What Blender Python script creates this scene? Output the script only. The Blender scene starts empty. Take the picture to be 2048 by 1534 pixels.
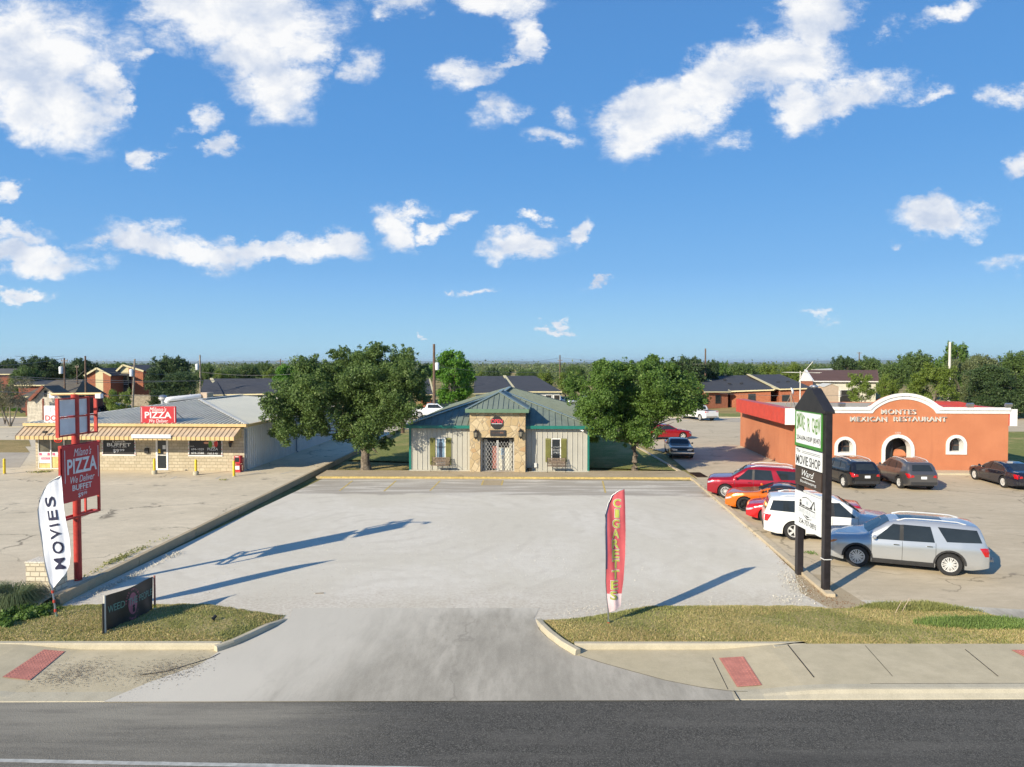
import bpy, bmesh, math, random
import numpy as np
from mathutils import Vector, Matrix
from mathutils.bvhtree import BVHTree
from mathutils.geometry import delaunay_2d_cdt, intersect_point_tri_2d
R = math.radians
S = bpy.context.scene
COL = S.collection
# ------------------------------------------------------------------ camera
FPX, CH, PITCH = 1380.0, 7.3, R(1.70)
cam = bpy.data.cameras.new('camera'); camo = bpy.data.objects.new('camera', cam); COL.objects.link(camo)
cam.sensor_width = 36; cam.lens = FPX/2048*36; cam.clip_end = 60000; cam.clip_start = .1
camo.location = (0, 0, CH); camo.rotation_euler = (math.pi/2-PITCH, 0, 0)
S.camera = camo
# ------------------------------------------------------------------ world and sun
SUN_EL, SUN_AZ = R(25.5), R(225)      # azimuth clockwise from +Y, the sun stands behind the camera on the left
w = bpy.data.worlds.new('World'); S.world = w; w.use_nodes = True
def rgba0(c): return (c[0], c[1], c[2], 1)
def world():
    nt = w.node_tree; N = nt.nodes; L = nt.links; N.clear()
    def nd(t, **k):
        n = N.new(t)
        for a, b in k.items(): setattr(n, a, b)
        return n
    def math_(op, a, b=None, clamp=False):
        n = nd('ShaderNodeMath', operation=op, use_clamp=clamp)
        for i, v in enumerate((a, b)):
            if v is None: continue
            if isinstance(v, (int, float)): n.inputs[i].default_value = v
            else: L.new(v, n.inputs[i])
        return n.outputs[0]
    sky = nd('ShaderNodeTexSky', sky_type='NISHITA', sun_disc=False)
    sky.sun_elevation = SUN_EL; sky.sun_rotation = SUN_AZ
    sky.air_density = 1.0; sky.dust_density = .25; sky.ozone_density = 2.2; sky.altitude = 200
    hs = nd('ShaderNodeHueSaturation'); hs.inputs['Saturation'].default_value = SKY_SAT; hs.inputs['Hue'].default_value = SKY_HUE; hs.inputs['Value'].default_value = 1.0
    L.new(sky.outputs[0], hs.inputs['Color'])
    b0 = nd('ShaderNodeBackground'); b0.inputs[1].default_value = SKY_STR; L.new(hs.outputs[0], b0.inputs[0])
    tc = nd('ShaderNodeTexCoord'); sp = nd('ShaderNodeSeparateXYZ'); L.new(tc.outputs['Generated'], sp.inputs[0])
    gr = nd('ShaderNodeValToRGB'); gr.color_ramp.interpolation = 'B_SPLINE'; L.new(sp.outputs[2], gr.inputs[0])
    stops = [(0, (.44,.78,1.20)), (.06, (.34,.67,1.08)), (.13, (.22,.52,.96)), (.28, (.125,.395,.87)), (.5, (.105,.32,.75)), (1, (.07,.19,.5))]
    while len(gr.color_ramp.elements) < len(stops): gr.color_ramp.elements.new(.5)
    for e, (p, c) in zip(gr.color_ramp.elements, stops): e.position = p; e.color = rgba0(c)
    bg = nd('ShaderNodeBackground'); bg.inputs[1].default_value = GRAD_STR; L.new(gr.outputs[0], bg.inputs[0])
    bx = nd('ShaderNodeMixShader'); bx.inputs[0].default_value = .93; L.new(b0.outputs[0], bx.inputs[1]); L.new(bg.outputs[0], bx.inputs[2]); b1 = bx
    yy = math_('MAXIMUM', sp.outputs[1], .05)
    u = math_('DIVIDE', sp.outputs[0], yy); v = math_('DIVIDE', sp.outputs[2], yy)
    cb = nd('ShaderNodeCombineXYZ'); L.new(u, cb.inputs[0]); L.new(v, cb.inputs[1])
    def noise(vec, sc, det, rough, dist=0):
        n = nd('ShaderNodeTexNoise'); n.inputs['Scale'].default_value = sc; n.inputs['Detail'].default_value = det
        n.inputs['Roughness'].default_value = rough; n.inputs['Distortion'].default_value = dist; L.new(vec, n.inputs['Vector']); return n
    st = nd('ShaderNodeMapping'); st.inputs['Scale'].default_value = (1, 1.5, 1); L.new(cb.outputs[0], st.inputs[0])
    wn = noise(st.outputs[0], 8, 9, .65)
    d0 = nd('ShaderNodeVectorMath', operation='SUBTRACT'); L.new(wn.outputs['Color'], d0.inputs[0]); d0.inputs[1].default_value = (.5, .5, .5)
    d1 = nd('ShaderNodeVectorMath', operation='MULTIPLY'); L.new(d0.outputs[0], d1.inputs[0]); d1.inputs[1].default_value = (.21, .12, 0)
    d2 = nd('ShaderNodeVectorMath', operation='ADD'); L.new(cb.outputs[0], d2.inputs[0]); L.new(d1.outputs[0], d2.inputs[1])
    tp = math.tan(PITCH)
    acc = None
    for (px, py, rx, ry, an, de) in CLOUDS:
        m = nd('ShaderNodeMapping', vector_type='TEXTURE')
        m.inputs['Location'].default_value = ((px-1024)/FPX, (726-py)/FPX, 0)
        m.inputs['Rotation'].default_value = (0, 0, R(an)); m.inputs['Scale'].default_value = (rx/FPX, ry/FPX, 1)
        L.new(d2.outputs[0], m.inputs[0])
        ln = nd('ShaderNodeVectorMath', operation='LENGTH'); L.new(m.outputs[0], ln.inputs[0])
        d = math_('MULTIPLY', math_('SUBTRACT', 1.0, ln.outputs['Value'], clamp=True), de)
        acc = d if acc is None else math_('MAXIMUM', acc, d)
    n1 = noise(st.outputs[0], 12, 14, .68, .25)
    nn = math_('MULTIPLY', math_('SUBTRACT', n1.outputs[0], .5), 3.3)
    near = math_('MULTIPLY', acc, 4.0, clamp=True)
    dens = math_('ADD', math_('MULTIPLY', acc, 2.3), math_('MULTIPLY', nn, near))
    mr = nd('ShaderNodeMapRange', interpolation_type='SMOOTHSTEP'); mr.inputs[1].default_value = .05; mr.inputs[2].default_value = 1.45
    L.new(dens, mr.inputs[0])
    front = math_('MULTIPLY', math_('GREATER_THAN', sp.outputs[1], .05), mr.outputs[0])
    n2 = noise(st.outputs[0], 9, 8, .6, .2)
    cr = nd('ShaderNodeValToRGB'); L.new(n2.outputs[0], cr.inputs[0])
    cr.color_ramp.elements[0].position = .36; cr.color_ramp.elements[0].color = (.60, .68, .83, 1)
    cr.color_ramp.elements[1].position = .56; cr.color_ramp.elements[1].color = (1, 1, 1, 1)
    b2 = nd('ShaderNodeBackground'); b2.inputs[1].default_value = CLOUD_STR; L.new(cr.outputs[0], b2.inputs[0])
    mx = nd('ShaderNodeMixShader'); L.new(math_('MULTIPLY', front, .97), mx.inputs[0]); L.new(b1.outputs[0], mx.inputs[1]); L.new(b2.outputs[0], mx.inputs[2])
    out = nd('ShaderNodeOutputWorld'); L.new(mx.outputs[0], out.inputs[0])
SKY_STR, SKY_SAT, SKY_HUE, CLOUD_STR, GRAD_STR = .10, 1.15, .5, .64, .56
CLOUDS = [(60,120,260,150,0,1),(120,210,170,110,-20,1),(230,180,60,90,0,.8),(420,40,170,110,0,1),(540,50,190,120,0,1),(540,150,150,100,-35,1),(600,120,80,60,0,.8),
 (720,130,60,40,20,.55),(800,15,80,45,0,.8),(1000,10,120,45,-10,.9),(1040,75,60,60,30,.8),(930,160,90,38,5,.8),(1000,135,60,16,10,.6),(990,238,65,45,10,.55),(1125,235,38,42,0,.5),
 (1300,235,160,90,20,1.1),(1420,170,140,75,25,1.1),(1560,130,170,80,-5,1.1),(1620,55,110,90,30,1.05),(1620,225,90,75,10,1),(1710,185,130,40,10,.7),(1490,75,40,40,0,.6),
 (1890,38,80,28,15,.7),(2020,200,90,35,0,.85),(2035,332,75,34,10,.9),(1870,435,135,42,-3,.95),(1780,70,40,20,0,.4),(1840,190,60,20,10,.4),
 (60,512,205,40,-3,1.05),(35,470,90,30,-5,.8),(190,470,60,20,0,.5),(300,482,150,45,-12,.95),(400,505,170,36,-5,1),(560,500,190,38,-3,1.05),(655,490,110,38,-8,1),(310,462,60,22,20,.6),
 (800,455,60,60,70,.9),(835,425,60,18,10,.6),(870,462,34,26,10,.75),(920,445,50,18,15,.5),(1040,490,110,36,5,.95),(1155,468,40,30,20,.8),(1065,430,40,16,0,.7),
 (322,300,42,38,-30,.8),(445,290,55,34,15,.85),(395,240,50,30,10,.5),(285,120,40,20,0,.5),(30,582,52,20,0,.9),(90,590,30,12,0,.4),(12,378,45,30,-10,.7),(955,592,45,12,0,.65),(905,588,16,9,0,.6),(1103,650,36,10,4,.8),
 (1172,567,32,10,8,.6),(2000,520,60,25,0,.5),(1635,634,45,10,0,.45),(860,664,14,7,0,.4),(1090,290,60,20,-10,.4),(1430,270,60,20,0,.4)]
world()
sl = bpy.data.lights.new('sun', 'SUN'); sl.energy = 4.5; sl.angle = R(.53); sl.color = (1, .89, .70)
so = bpy.data.objects.new('sun', sl); COL.objects.link(so)
sun_d = Vector((math.cos(SUN_EL)*math.sin(SUN_AZ), math.cos(SUN_EL)*math.cos(SUN_AZ), math.sin(SUN_EL)))
so.rotation_euler = (-sun_d).to_track_quat('-Z', 'Y').to_euler()
S.view_settings.view_transform = 'Standard'; S.view_settings.look = 'None'; S.view_settings.gamma = 1
S.view_settings.use_curve_mapping = False; S.view_settings.exposure = .64
S.cycles.use_denoising = True; S.cycles.max_bounces = 6; S.cycles.transparent_max_bounces = 6; S.cycles.diffuse_bounces = 3

# ------------------------------------------------------------------ geometry of the site: photo pixel -> point on a level or at a depth
def ray(px, py):
    u = (px-1024)/FPX; v = (767-py)/FPX; c, s = math.cos(PITCH), math.sin(PITCH)
    return u, c+v*s, -s+v*c
def G(px, py, z=0.0):
    x, y, k = ray(px, py); t = (z-CH)/k
    return Vector((x*t, y*t, z))
def P(px, py, Y):
    x, y, k = ray(px, py); t = Y/y
    return Vector((x*t, Y, CH+k*t))
PIZ = .30                                  # level of the pizza side lot
# ------------------------------------------------------------------ helpers
MATS = {}
def node_mat(name):
    m = bpy.data.materials.new(name); m.use_nodes = True; MATS[name] = m
    nt = m.node_tree; b = nt.nodes['Principled BSDF']; return m, nt, b
def rgba(c): return (c[0], c[1], c[2], 1)
def mk(nt):
    N, L = nt.nodes, nt.links
    def nd(t, **k):
        n = N.new(t)
        for a, b in k.items():
            if hasattr(n, a): setattr(n, a, b)
        return n
    def setin(n, i, v):
        if hasattr(v, 'is_linked') or hasattr(v, 'links'): L.new(v, n.inputs[i])
        else: n.inputs[i].default_value = v
    def mth(op, a, b=0.0, clamp=False):
        n = nd('ShaderNodeMath', operation=op, use_clamp=clamp); setin(n, 0, a); setin(n, 1, b); return n.outputs[0]
    def noise(sc, det=4, rough=.55, vec=None, dist=0):
        n = nd('ShaderNodeTexNoise'); n.inputs['Scale'].default_value = sc; n.inputs['Detail'].default_value = det
        n.inputs['Roughness'].default_value = rough; n.inputs['Distortion'].default_value = dist
        if vec is not None: L.new(vec, n.inputs['Vector'])
        return n.outputs[0]
    def mix(f, a, b, mode='MIX'):
        n = nd('ShaderNodeMix', data_type='RGBA', blend_type=mode)
        setin(n, 0, f); setin(n, 6, a if not isinstance(a, tuple) else rgba(a)); setin(n, 7, b if not isinstance(b, tuple) else rgba(b)); return n.outputs[2]
    def rng(v, a, b, c=0.0, d=1.0, smooth=True):
        n = nd('ShaderNodeMapRange', interpolation_type='SMOOTHSTEP' if smooth else 'LINEAR'); setin(n, 0, v)
        for i, x in enumerate((a, b, c, d)): n.inputs[i+1].default_value = x
        return n.outputs[0]
    def bump(h, st, dist=.02):
        n = nd('ShaderNodeBump'); n.inputs['Strength'].default_value = st; n.inputs['Distance'].default_value = dist; L.new(h, n.inputs['Height']); return n.outputs[0]
    return N, L, nd, mth, noise, mix, rng, bump
def obj_co(nt): 
    for n in nt.nodes:
        if n.type == 'TEX_COORD': return n.outputs['Object']
    return nt.nodes.new('ShaderNodeTexCoord').outputs['Object']
def M(name, col, rough=.6, metal=0.0, var=.12, vs=3.0, bump_=0.0, bs=40.0, coat=0.0, fine=.0, fs=60., emit=0, col2=None):
    if name in MATS: return MATS[name]
    m, nt, b = node_mat(name); N, L, nd, mth, noise, mix, rng, bump = mk(nt); co = obj_co(nt)
    a = tuple(max(0, c*(1-var)) for c in col); c2 = tuple(min(1, c*(1+var)) for c in (col2 or col))
    base = mix(rng(noise(vs, 5, .6, co), .3, .7), a, c2)
    if fine: base = mix(rng(noise(fs, 2, .5, co), .25, .75), base, tuple(min(1, c*(1+fine)) for c in col))
    L.new(base, b.inputs['Base Color']); b.inputs['Roughness'].default_value = rough; b.inputs['Metallic'].default_value = metal
    b.inputs['Coat Weight'].default_value = coat; b.inputs['Coat Roughness'].default_value = .04
    if bump_: L.new(bump(noise(bs, 4, .6, co), bump_), b.inputs['Normal'])
    if emit: b.inputs['Emission Color'].default_value = rgba(col); b.inputs['Emission Strength'].default_value = emit
    return m

class MB:
    def __init__(s): s.v = []; s.f = []; s.m = []
    def add(s, vs, fs, m=0):
        o = len(s.v); s.v += [tuple(v) for v in vs]; s.f += [tuple(i+o for i in f) for f in fs]; s.m += [m]*len(fs)
    def box(s, x0, x1, y0, y1, z0, z1, m=0):
        s.add([(x0,y0,z0),(x1,y0,z0),(x1,y1,z0),(x0,y1,z0),(x0,y0,z1),(x1,y0,z1),(x1,y1,z1),(x0,y1,z1)],
              [(3,2,1,0),(4,5,6,7),(0,1,5,4),(1,2,6,5),(2,3,7,6),(3,0,4,7)], m)
    def obox(s, a, b, w, h, m=0, up=(0,0,1)):          # bar from a to b, w across, h along up
        a = Vector(a); b = Vector(b); d = (b-a).normalized(); U = Vector(up)
        side = d.cross(U)
        if side.length < 1e-4: side = d.cross(Vector((1,0,0)))
        side = side.normalized()*w/2; U = side.cross(d).normalized()*h/2
        vs = [p+i*side+j*U for p in (a,b) for i, j in ((-1,-1),(1,-1),(1,1),(-1,1))]
        s.add(vs, [(3,2,1,0),(4,5,6,7),(0,1,5,4),(1,2,6,5),(2,3,7,6),(3,0,4,7)], m)
    def poly(s, pts, m=0): s.add(pts, [tuple(range(len(pts)))], m)
    def slab(s, pts, th, m=0):                          # planar polygon thickened downwards along its normal
        ps = [Vector(p) for p in pts]; n = Vector((0,0,0))
        for i in range(len(ps)): n += ps[i].cross(ps[(i+1) % len(ps)])
        n.normalize(); k = len(ps); lo = [p-n*th for p in ps]
        s.add(ps+lo, [tuple(range(k)), tuple(range(2*k-1, k-1, -1))]+[(i, i+k, (i+1) % k+k, (i+1) % k) for i in range(k)], m)
    def prism(s, pts2, fn, d0, d1, m=0):                # fn(u, v, d) -> point
        k = len(pts2); vs = [fn(u, v, d0) for u, v in pts2]+[fn(u, v, d1) for u, v in pts2]
        s.add(vs, [tuple(range(k-1, -1, -1)), tuple(range(k, 2*k))]+[(i, (i+1) % k, (i+1) % k+k, i+k) for i in range(k)], m)
    def tube(s, pts, r, n=8, m=0, cap=True):
        pts = [Vector(p) for p in pts]; rs = r if isinstance(r, (list, tuple)) else [r]*len(pts); rings = []
        for i, p in enumerate(pts):
            d = (pts[min(i+1, len(pts)-1)]-pts[max(i-1, 0)]).normalized()
            a = d.cross(Vector((0,0,1)))
            if a.length < .05: a = d.cross(Vector((1,0,0)))
            a.normalize(); b_ = d.cross(a)
            rings.append([p+(a*math.cos(t)+b_*math.sin(t))*rs[i] for t in (2*math.pi*j/n for j in range(n))])
        vs = [v for rg in rings for v in rg]
        fs = [(i*n+j, i*n+(j+1) % n, (i+1)*n+(j+1) % n, (i+1)*n+j) for i in range(len(pts)-1) for j in range(n)]
        if cap: fs += [tuple(range(n-1, -1, -1)), tuple(range((len(pts)-1)*n, len(pts)*n))]
        s.add(vs, fs, m)
    def lathe(s, prof, c=(0,0,0), axis='Z', n=24, m=0, closed=False):   # prof: (radius, height)
        c = Vector(c); vs = []
        for r_, h in prof:
            for j in range(n):
                t = 2*math.pi*j/n; a, b_ = r_*math.cos(t), r_*math.sin(t)
                vs.append(c+Vector((a,b_,h) if axis == 'Z' else (a,h,b_) if axis == 'Y' else (h,a,b_)))
        k = len(prof); fs = [(i*n+j, i*n+(j+1) % n, ((i+1) % k)*n+(j+1) % n, ((i+1) % k)*n+j) for i in range(k if closed else k-1) for j in range(n)]
        if not closed: fs += [tuple(range(n)), tuple(range((k-1)*n, k*n))]
        s.add(vs, fs, m)
    def mesh(s, name, smooth=0):
        me = bpy.data.meshes.new(name); me.from_pydata(s.v, [], s.f); me.polygons.foreach_set('material_index', s.m)
        bm = bmesh.new(); bm.from_mesh(me); bmesh.ops.recalc_face_normals(bm, faces=bm.faces); bm.to_mesh(me); bm.free()
        if smooth:
            me.shade_smooth(); me.set_sharp_from_angle(angle=R(smooth))
        me.update(); return me
    def build(s, name, mats, parent=None, smooth=0, bevel=0, loc=None):
        return link(name, s.mesh(name, smooth), mats, parent, bevel, loc)
def link(name, me, mats, parent=None, bevel=0, loc=None):
    if not isinstance(mats, (list, tuple)): mats = [mats]
    for m in mats: me.materials.append(m)
    o = bpy.data.objects.new(name, me); COL.objects.link(o)
    if parent: o.parent = parent
    if loc is not None: o.location = loc
    if bevel:
        md = o.modifiers.new('bevel', 'BEVEL'); md.width = bevel; md.segments = 2; md.limit_method = 'ANGLE'; md.angle_limit = R(40)
    return o
def tag(o, label, cat, group=None, kind=None):
    if label: o['label'] = label
    if cat: o['category'] = cat
    if group: o['group'] = group
    if kind: o['kind'] = kind
    return o
def thing(name, label, cat, loc=(0,0,0), rz=0.0, group=None):
    o = bpy.data.objects.new(name, None); COL.objects.link(o); o.empty_display_size = .2
    o.location = loc; o.rotation_euler = (0,0,rz); return tag(o, label, cat, group)
def structure(name, mb, mats, smooth=0):
    o = mb.build(name, mats, None, smooth); o['kind'] = 'structure'; return o
def copy_tree(root, loc, rz, label=None, scale=None):
    def cp(o, par):
        c = o.copy(); COL.objects.link(c)
        if par: c.parent = par
        for ch in list(o.children): cp(ch, c)
        return c
    c = cp(root, None); c.location = loc; c.rotation_euler = (0,0,rz)
    if label: c['label'] = label
    if scale: c.scale = scale
    return c
# lettering from the built-in font
def text_data(s, bold=0.0, shear=0.0, extrude=.004, spacing=1.0, fine=False):
    cu = bpy.data.curves.new('lettering', 'FONT'); cu.body = s; cu.offset = bold*.45; cu.shear = shear; cu.extrude = 0; cu.resolution_u = 3
    cu.space_character = spacing; cu.fill_mode = 'BOTH'
    o = bpy.data.objects.new('lettering', cu); COL.objects.link(o)
    dg = bpy.context.evaluated_depsgraph_get(); dg.update()
    me = bpy.data.meshes.new_from_object(o.evaluated_get(dg))
    vs = [tuple(v.co) for v in me.vertices]; fs = [tuple(p.vertices) for p in me.polygons]
    bpy.data.objects.remove(o); bpy.data.curves.remove(cu); bpy.data.meshes.remove(me)
    if fine:
        bm = bmesh.new(); vv = [bm.verts.new(v) for v in vs]
        for f in fs:
            try: bm.faces.new([vv[i] for i in f])
            except ValueError: pass
        for _ in range(3):
            bmesh.ops.triangulate(bm, faces=bm.faces); bmesh.ops.subdivide_edges(bm, edges=[e for e in bm.edges if e.calc_length() > .12], cuts=1)
        bm.verts.index_update(); vs = [tuple(v.co) for v in bm.verts]; fs = [tuple(v.index for v in f.verts) for f in bm.faces]; bm.free()
    x0 = min(v[0] for v in vs); x1 = max(v[0] for v in vs); y0 = min(v[1] for v in vs); y1 = max(v[1] for v in vs)
    return [((v[0]-x0)/(x1-x0), (v[1]-y0)/(y1-y0)) for v in vs], fs
def letters(s, O, U, V, rect, mat, parent, name='lettering', bold=.0, shear=0.0, off=.006, depth=0.0, spacing=1.0, fn=None):
    """rect = u0,u1,v0,v1 metres in the plane O + u*U + v*V; fn warps (u, v)"""
    vs, fs = text_data(s, bold, shear, spacing=spacing, fine=bool(fn)); O, U, V = Vector(O), Vector(U).normalized(), Vector(V).normalized(); n = U.cross(V)
    u0, u1, v0, v1 = rect
    pts = []
    for a, b in vs:
        u, v = u0+(u1-u0)*a, v0+(v1-v0)*b
        pts.append(fn(u, v) if fn else O+U*u+V*v+n*off)
    mb = MB()
    if depth:
        k = len(pts); back = [p+n*depth for p in pts]; edges = {}
        for f in fs:
            for i in range(len(f)):
                e = (f[i], f[(i+1) % len(f)]); edges[e] = 1
        side = [(a, b, b+k, a+k) for (a, b) in edges if (b, a) not in edges]
        mb.add(pts+back, [tuple(x+k for x in f) for f in fs]+side)
    else: mb.add(pts, fs)
    me = bpy.data.meshes.new(name); me.from_pydata(mb.v, [], mb.f)
    return link(name, me, mat, parent)
# ------------------------------------------------------------------ materials of the ground and walls
def m_gravel():
    m, nt, b = node_mat('gravel'); N, L, nd, mth, noise, mix, rng, bump = mk(nt); co = obj_co(nt)
    big = rng(noise(.18, 5, .6, co, .6), .35, .7); fine = noise(34, 3, .7, co); mid = noise(2.2, 6, .65, co)
    c = mix(big, (.64,.595,.49), (.73,.685,.59)); c = mix(rng(mid, .3, .75, 0, .5), c, (.57,.52,.42)); c = mix(rng(fine, .35, .7, 0, .3), c, (.46,.41,.33))
    # tyre tracks swept through the dust
    wv = nd('ShaderNodeTexWave', wave_type='RINGS', rings_direction='SPHERICAL'); mp = nd('ShaderNodeMapping'); mp.inputs['Location'].default_value = (6, -30, 0); L.new(co, mp.inputs[0]); L.new(mp.outputs[0], wv.inputs['Vector'])
    wv.inputs['Scale'].default_value = .28; wv.inputs['Distortion'].default_value = 11; wv.inputs['Detail'].default_value = 3; wv.inputs['Detail Scale'].default_value = .6
    c = mix(mth('MULTIPLY', rng(wv.outputs[1], .6, 1, 0, .30), rng(noise(.35, 3, .5, co), .45, .62)), c, (.50,.455,.37))
    # paved strip showing through the dust in front of the shop
    sp = nd('ShaderNodeSeparateXYZ'); L.new(co, sp.inputs[0])
    yy = mth('ADD', sp.outputs[1], mth('MULTIPLY', mth('SUBTRACT', noise(.5, 4, .6, co), .5), 2.2)); yy = mth('ADD', yy, mth('MULTIPLY', sp.outputs[0], .045))
    mp2 = nd('ShaderNodeMapping'); mp2.inputs['Scale'].default_value = (.22, 1.6, 1); L.new(co, mp2.inputs[0])
    dust = rng(noise(.9, 5, .6, mp2.outputs[0], .5), .45, .62)
    cc = mix(dust, (.40,.36,.30), (.62,.58,.50)); cc = mix(rng(noise(5, 4, .6, co), .3, .7, 0, .35), cc, (.40,.355,.285))
    msk = rng(yy, 37.6, 38.2); c = mix(msk, c, cc)
    # browner scatter along the grass and the right kerb
    ed = rng(mth('ADD', sp.outputs[1], mth('MULTIPLY', mth('SUBTRACT', noise(.8, 4, .6, co), .5), 3)), 20.2, 23.2, 1, 0)
    c = mix(mth('MULTIPLY', ed, rng(noise(9, 4, .7, co), .35, .65, 0, .6)), c, (.46,.39,.30))
    L.new(c, b.inputs['Base Color']); b.inputs['Roughness'].default_value = .95; b.inputs['Specular IOR Level'].default_value = .2
    L.new(bump(mth('ADD', fine, mid), .35, .02), b.inputs['Normal'])
m_gravel()
def m_paving(name, ca, cb, crack=.5, cs=.22, speck=.2, stain=(.08,.07,.06), streak=(1,1,1), fs=45, st=.0, dusty=False):
    m, nt, b = node_mat(name); N, L, nd, mth, noise, mix, rng, bump = mk(nt); co = obj_co(nt)
    mp = nd('ShaderNodeMapping'); mp.inputs['Scale'].default_value = streak; L.new(co, mp.inputs[0]); c2 = mp.outputs[0]
    c = mix(rng(noise(.3, 6, .62, c2, .4), .33, .67), ca, cb); c = mix(rng(noise(2.4, 6, .7, c2), .3, .75, 0, .6), c, tuple(x*.8 for x in ca))
    fine = noise(fs, 3, .75, co)
    c = mix(rng(fine, .38, .72, 0, speck), c, tuple(min(1, x*1.7) for x in cb)); c = mix(rng(fine, .5, .25, 0, speck), c, tuple(x*.4 for x in ca))
    if crack:
        v = nd('ShaderNodeTexVoronoi', feature='DISTANCE_TO_EDGE'); v.inputs['Scale'].default_value = cs
        wn = nd('ShaderNodeTexNoise'); wn.inputs['Scale'].default_value = 1.2; wn.inputs['Detail'].default_value = 6; L.new(co, wn.inputs['Vector'])
        ad = nd('ShaderNodeVectorMath', operation='MULTIPLY_ADD'); L.new(wn.outputs['Color'], ad.inputs[0]); ad.inputs[1].default_value = (1.6,1.6,0); L.new(co, ad.inputs[2])
        L.new(ad.outputs[0], v.inputs['Vector'])
        k = mth('MULTIPLY', rng(v.outputs[0], .012*cs/.22, .002, 0, crack), rng(noise(.25, 2, .5, co), .42, .58)); c = mix(k, c, tuple(x*.3 for x in ca))
    s2 = mth('MULTIPLY', rng(noise(.7, 3, .5, co), .62, .74), rng(noise(3.1, 4, .6, co), .4, .6)); c = mix(mth('MULTIPLY', s2, .6), c, stain)
    if st: c = mix(mth('MULTIPLY', rng(noise(.16, 3, .5, co), .5, .66), st), c, tuple(x*1.4 for x in cb))
    if dusty:
        sp = nd('ShaderNodeSeparateXYZ'); L.new(co, sp.inputs[0]); nz = mth('MULTIPLY', mth('SUBTRACT', noise(.9, 6, .7, c2, .5), .5), 3.2)
        k = rng(mth('ADD', sp.outputs[1], nz), 19.3, 21.2, 0, .85); k2 = rng(mth('ADD', mth('ADD', sp.outputs[0], mth('MULTIPLY', sp.outputs[1], -.45)), mth('MULTIPLY', nz, 1.3)), -9.6, -13.5, 0, .75)
        c = mix(mth('MAXIMUM', k, k2), c, (.62,.575,.48))
    L.new(c, b.inputs['Base Color']); b.inputs['Roughness'].default_value = .88; b.inputs['Specular IOR Level'].default_value = .3
    L.new(bump(fine, .3, .012), b.inputs['Normal']); return m
m_paving('old_asphalt', (.56,.47,.335), (.68,.575,.42), .8, .2, .22, (.10,.09,.08), (.7,1.3,1))
m_paving('lot_concrete', (.50,.415,.285), (.59,.495,.35), .6, .17, .10, (.14,.12,.10), (.6,1.4,1), 30)
m_paving('apron_concrete', (.33,.30,.24), (.50,.455,.37), .25, .12, .10, (.25,.23,.19), (1.8,.45,1), 40, st=.5, dusty=True)
m_paving('sidewalk_concrete', (.49,.42,.275), (.56,.48,.325), 0, .2, .10, (.38,.33,.26), (1,1,1), 50)
m_paving('kerb_concrete', (.46,.41,.295), (.53,.475,.35), 0, .2, .15, (.25,.21,.16), (1,1,1), 40)
m_paving('street_concrete', (.42,.36,.28), (.50,.44,.34), .4, .1, .08, (.25,.22,.18))
m_paving('tan_concrete', (.40,.32,.205), (.47,.38,.25), 0, .2, .12, (.2,.15,.1), (1,1,1), 30)
def m_asphalt():
    m, nt, b = node_mat('road_asphalt'); N, L, nd, mth, noise, mix, rng, bump = mk(nt); co = obj_co(nt)
    v = nd('ShaderNodeTexVoronoi'); v.inputs['Scale'].default_value = 64; L.new(co, v.inputs['Vector'])
    sp0 = nd('ShaderNodeSeparateColor'); L.new(v.outputs['Color'], sp0.inputs[0])
    c = mix(rng(sp0.outputs[0], .35, 1, 0, .6), (.055,.053,.046), (.25,.235,.205)); c = mix(rng(noise(2.6, 7, .75, co), .42, .68, 0, .65), c, (.105,.10,.088)); c = mix(rng(noise(9, 5, .75, co), .5, .72, 0, .6), c, (.042,.040,.036))
    mp = nd('ShaderNodeMapping'); mp.inputs['Scale'].default_value = (.18, 1.5, 1); mp.inputs['Rotation'].default_value = (0,0,.12); L.new(co, mp.inputs[0])
    c = mix(rng(noise(1.4, 6, .65, mp.outputs[0]), .42, .72, 0, .42), c, (.16,.15,.13))
    sp = nd('ShaderNodeSeparateXYZ'); L.new(co, sp.inputs[0])
    x = mth('ADD', sp.outputs[0], mth('MULTIPLY', mth('SUBTRACT', noise(.7, 5, .7, mp.outputs[0]), .5), 9))
    d = rng(x, -1.5, -7.0, 0, .72); d = mth('MULTIPLY', d, rng(mth('ADD', sp.outputs[1], mth('MULTIPLY', noise(2, 4, .7, mp.outputs[0]), 1.2)), 12.9, 15.0, .55, 1.0))
    c = mix(mth('MULTIPLY', d, rng(noise(1.8, 5, .7, mp.outputs[0]), .25, .65, .45, 1)), c, (.36,.33,.265))
    dark = rng(noise(.5, 3, .5, mp.outputs[0]), .5, .75, 0, .5); c = mix(mth('MULTIPLY', dark, rng(sp.outputs[0], -3, 4)), c, (.05,.048,.044))
    L.new(c, b.inputs['Base Color']); b.inputs['Roughness'].default_value = .92; b.inputs['Specular IOR Level'].default_value = .2
    L.new(bump(v.outputs[0], .5, .01), b.inputs['Normal'])
m_asphalt()
def m_lawn(name, g1, g2, dry, dryness=.5, sc=1.0):
    m, nt, b = node_mat(name); N, L, nd, mth, noise, mix, rng, bump = mk(nt); co = obj_co(nt)
    c = mix(rng(noise(6*sc, 5, .7, co), .3, .7), g1, g2); c = mix(rng(noise(.5*sc, 6, .72, co), .62-.3*dryness, .82-.3*dryness), c, dry)
    c = mix(rng(noise(28*sc, 3, .7, co), .4, .7, 0, .5), c, tuple(x*.45 for x in g1)); c = mix(rng(noise(17*sc, 3, .7, co), .5, .75, 0, .5), c, tuple(min(1, x*1.25) for x in dry))
    L.new(c, b.inputs['Base Color']); b.inputs['Roughness'].default_value = .95; b.inputs['Specular IOR Level'].default_value = .1
    L.new(bump(noise(30*sc, 4, .8, co), .8, .05), b.inputs['Normal']); return m
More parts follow.
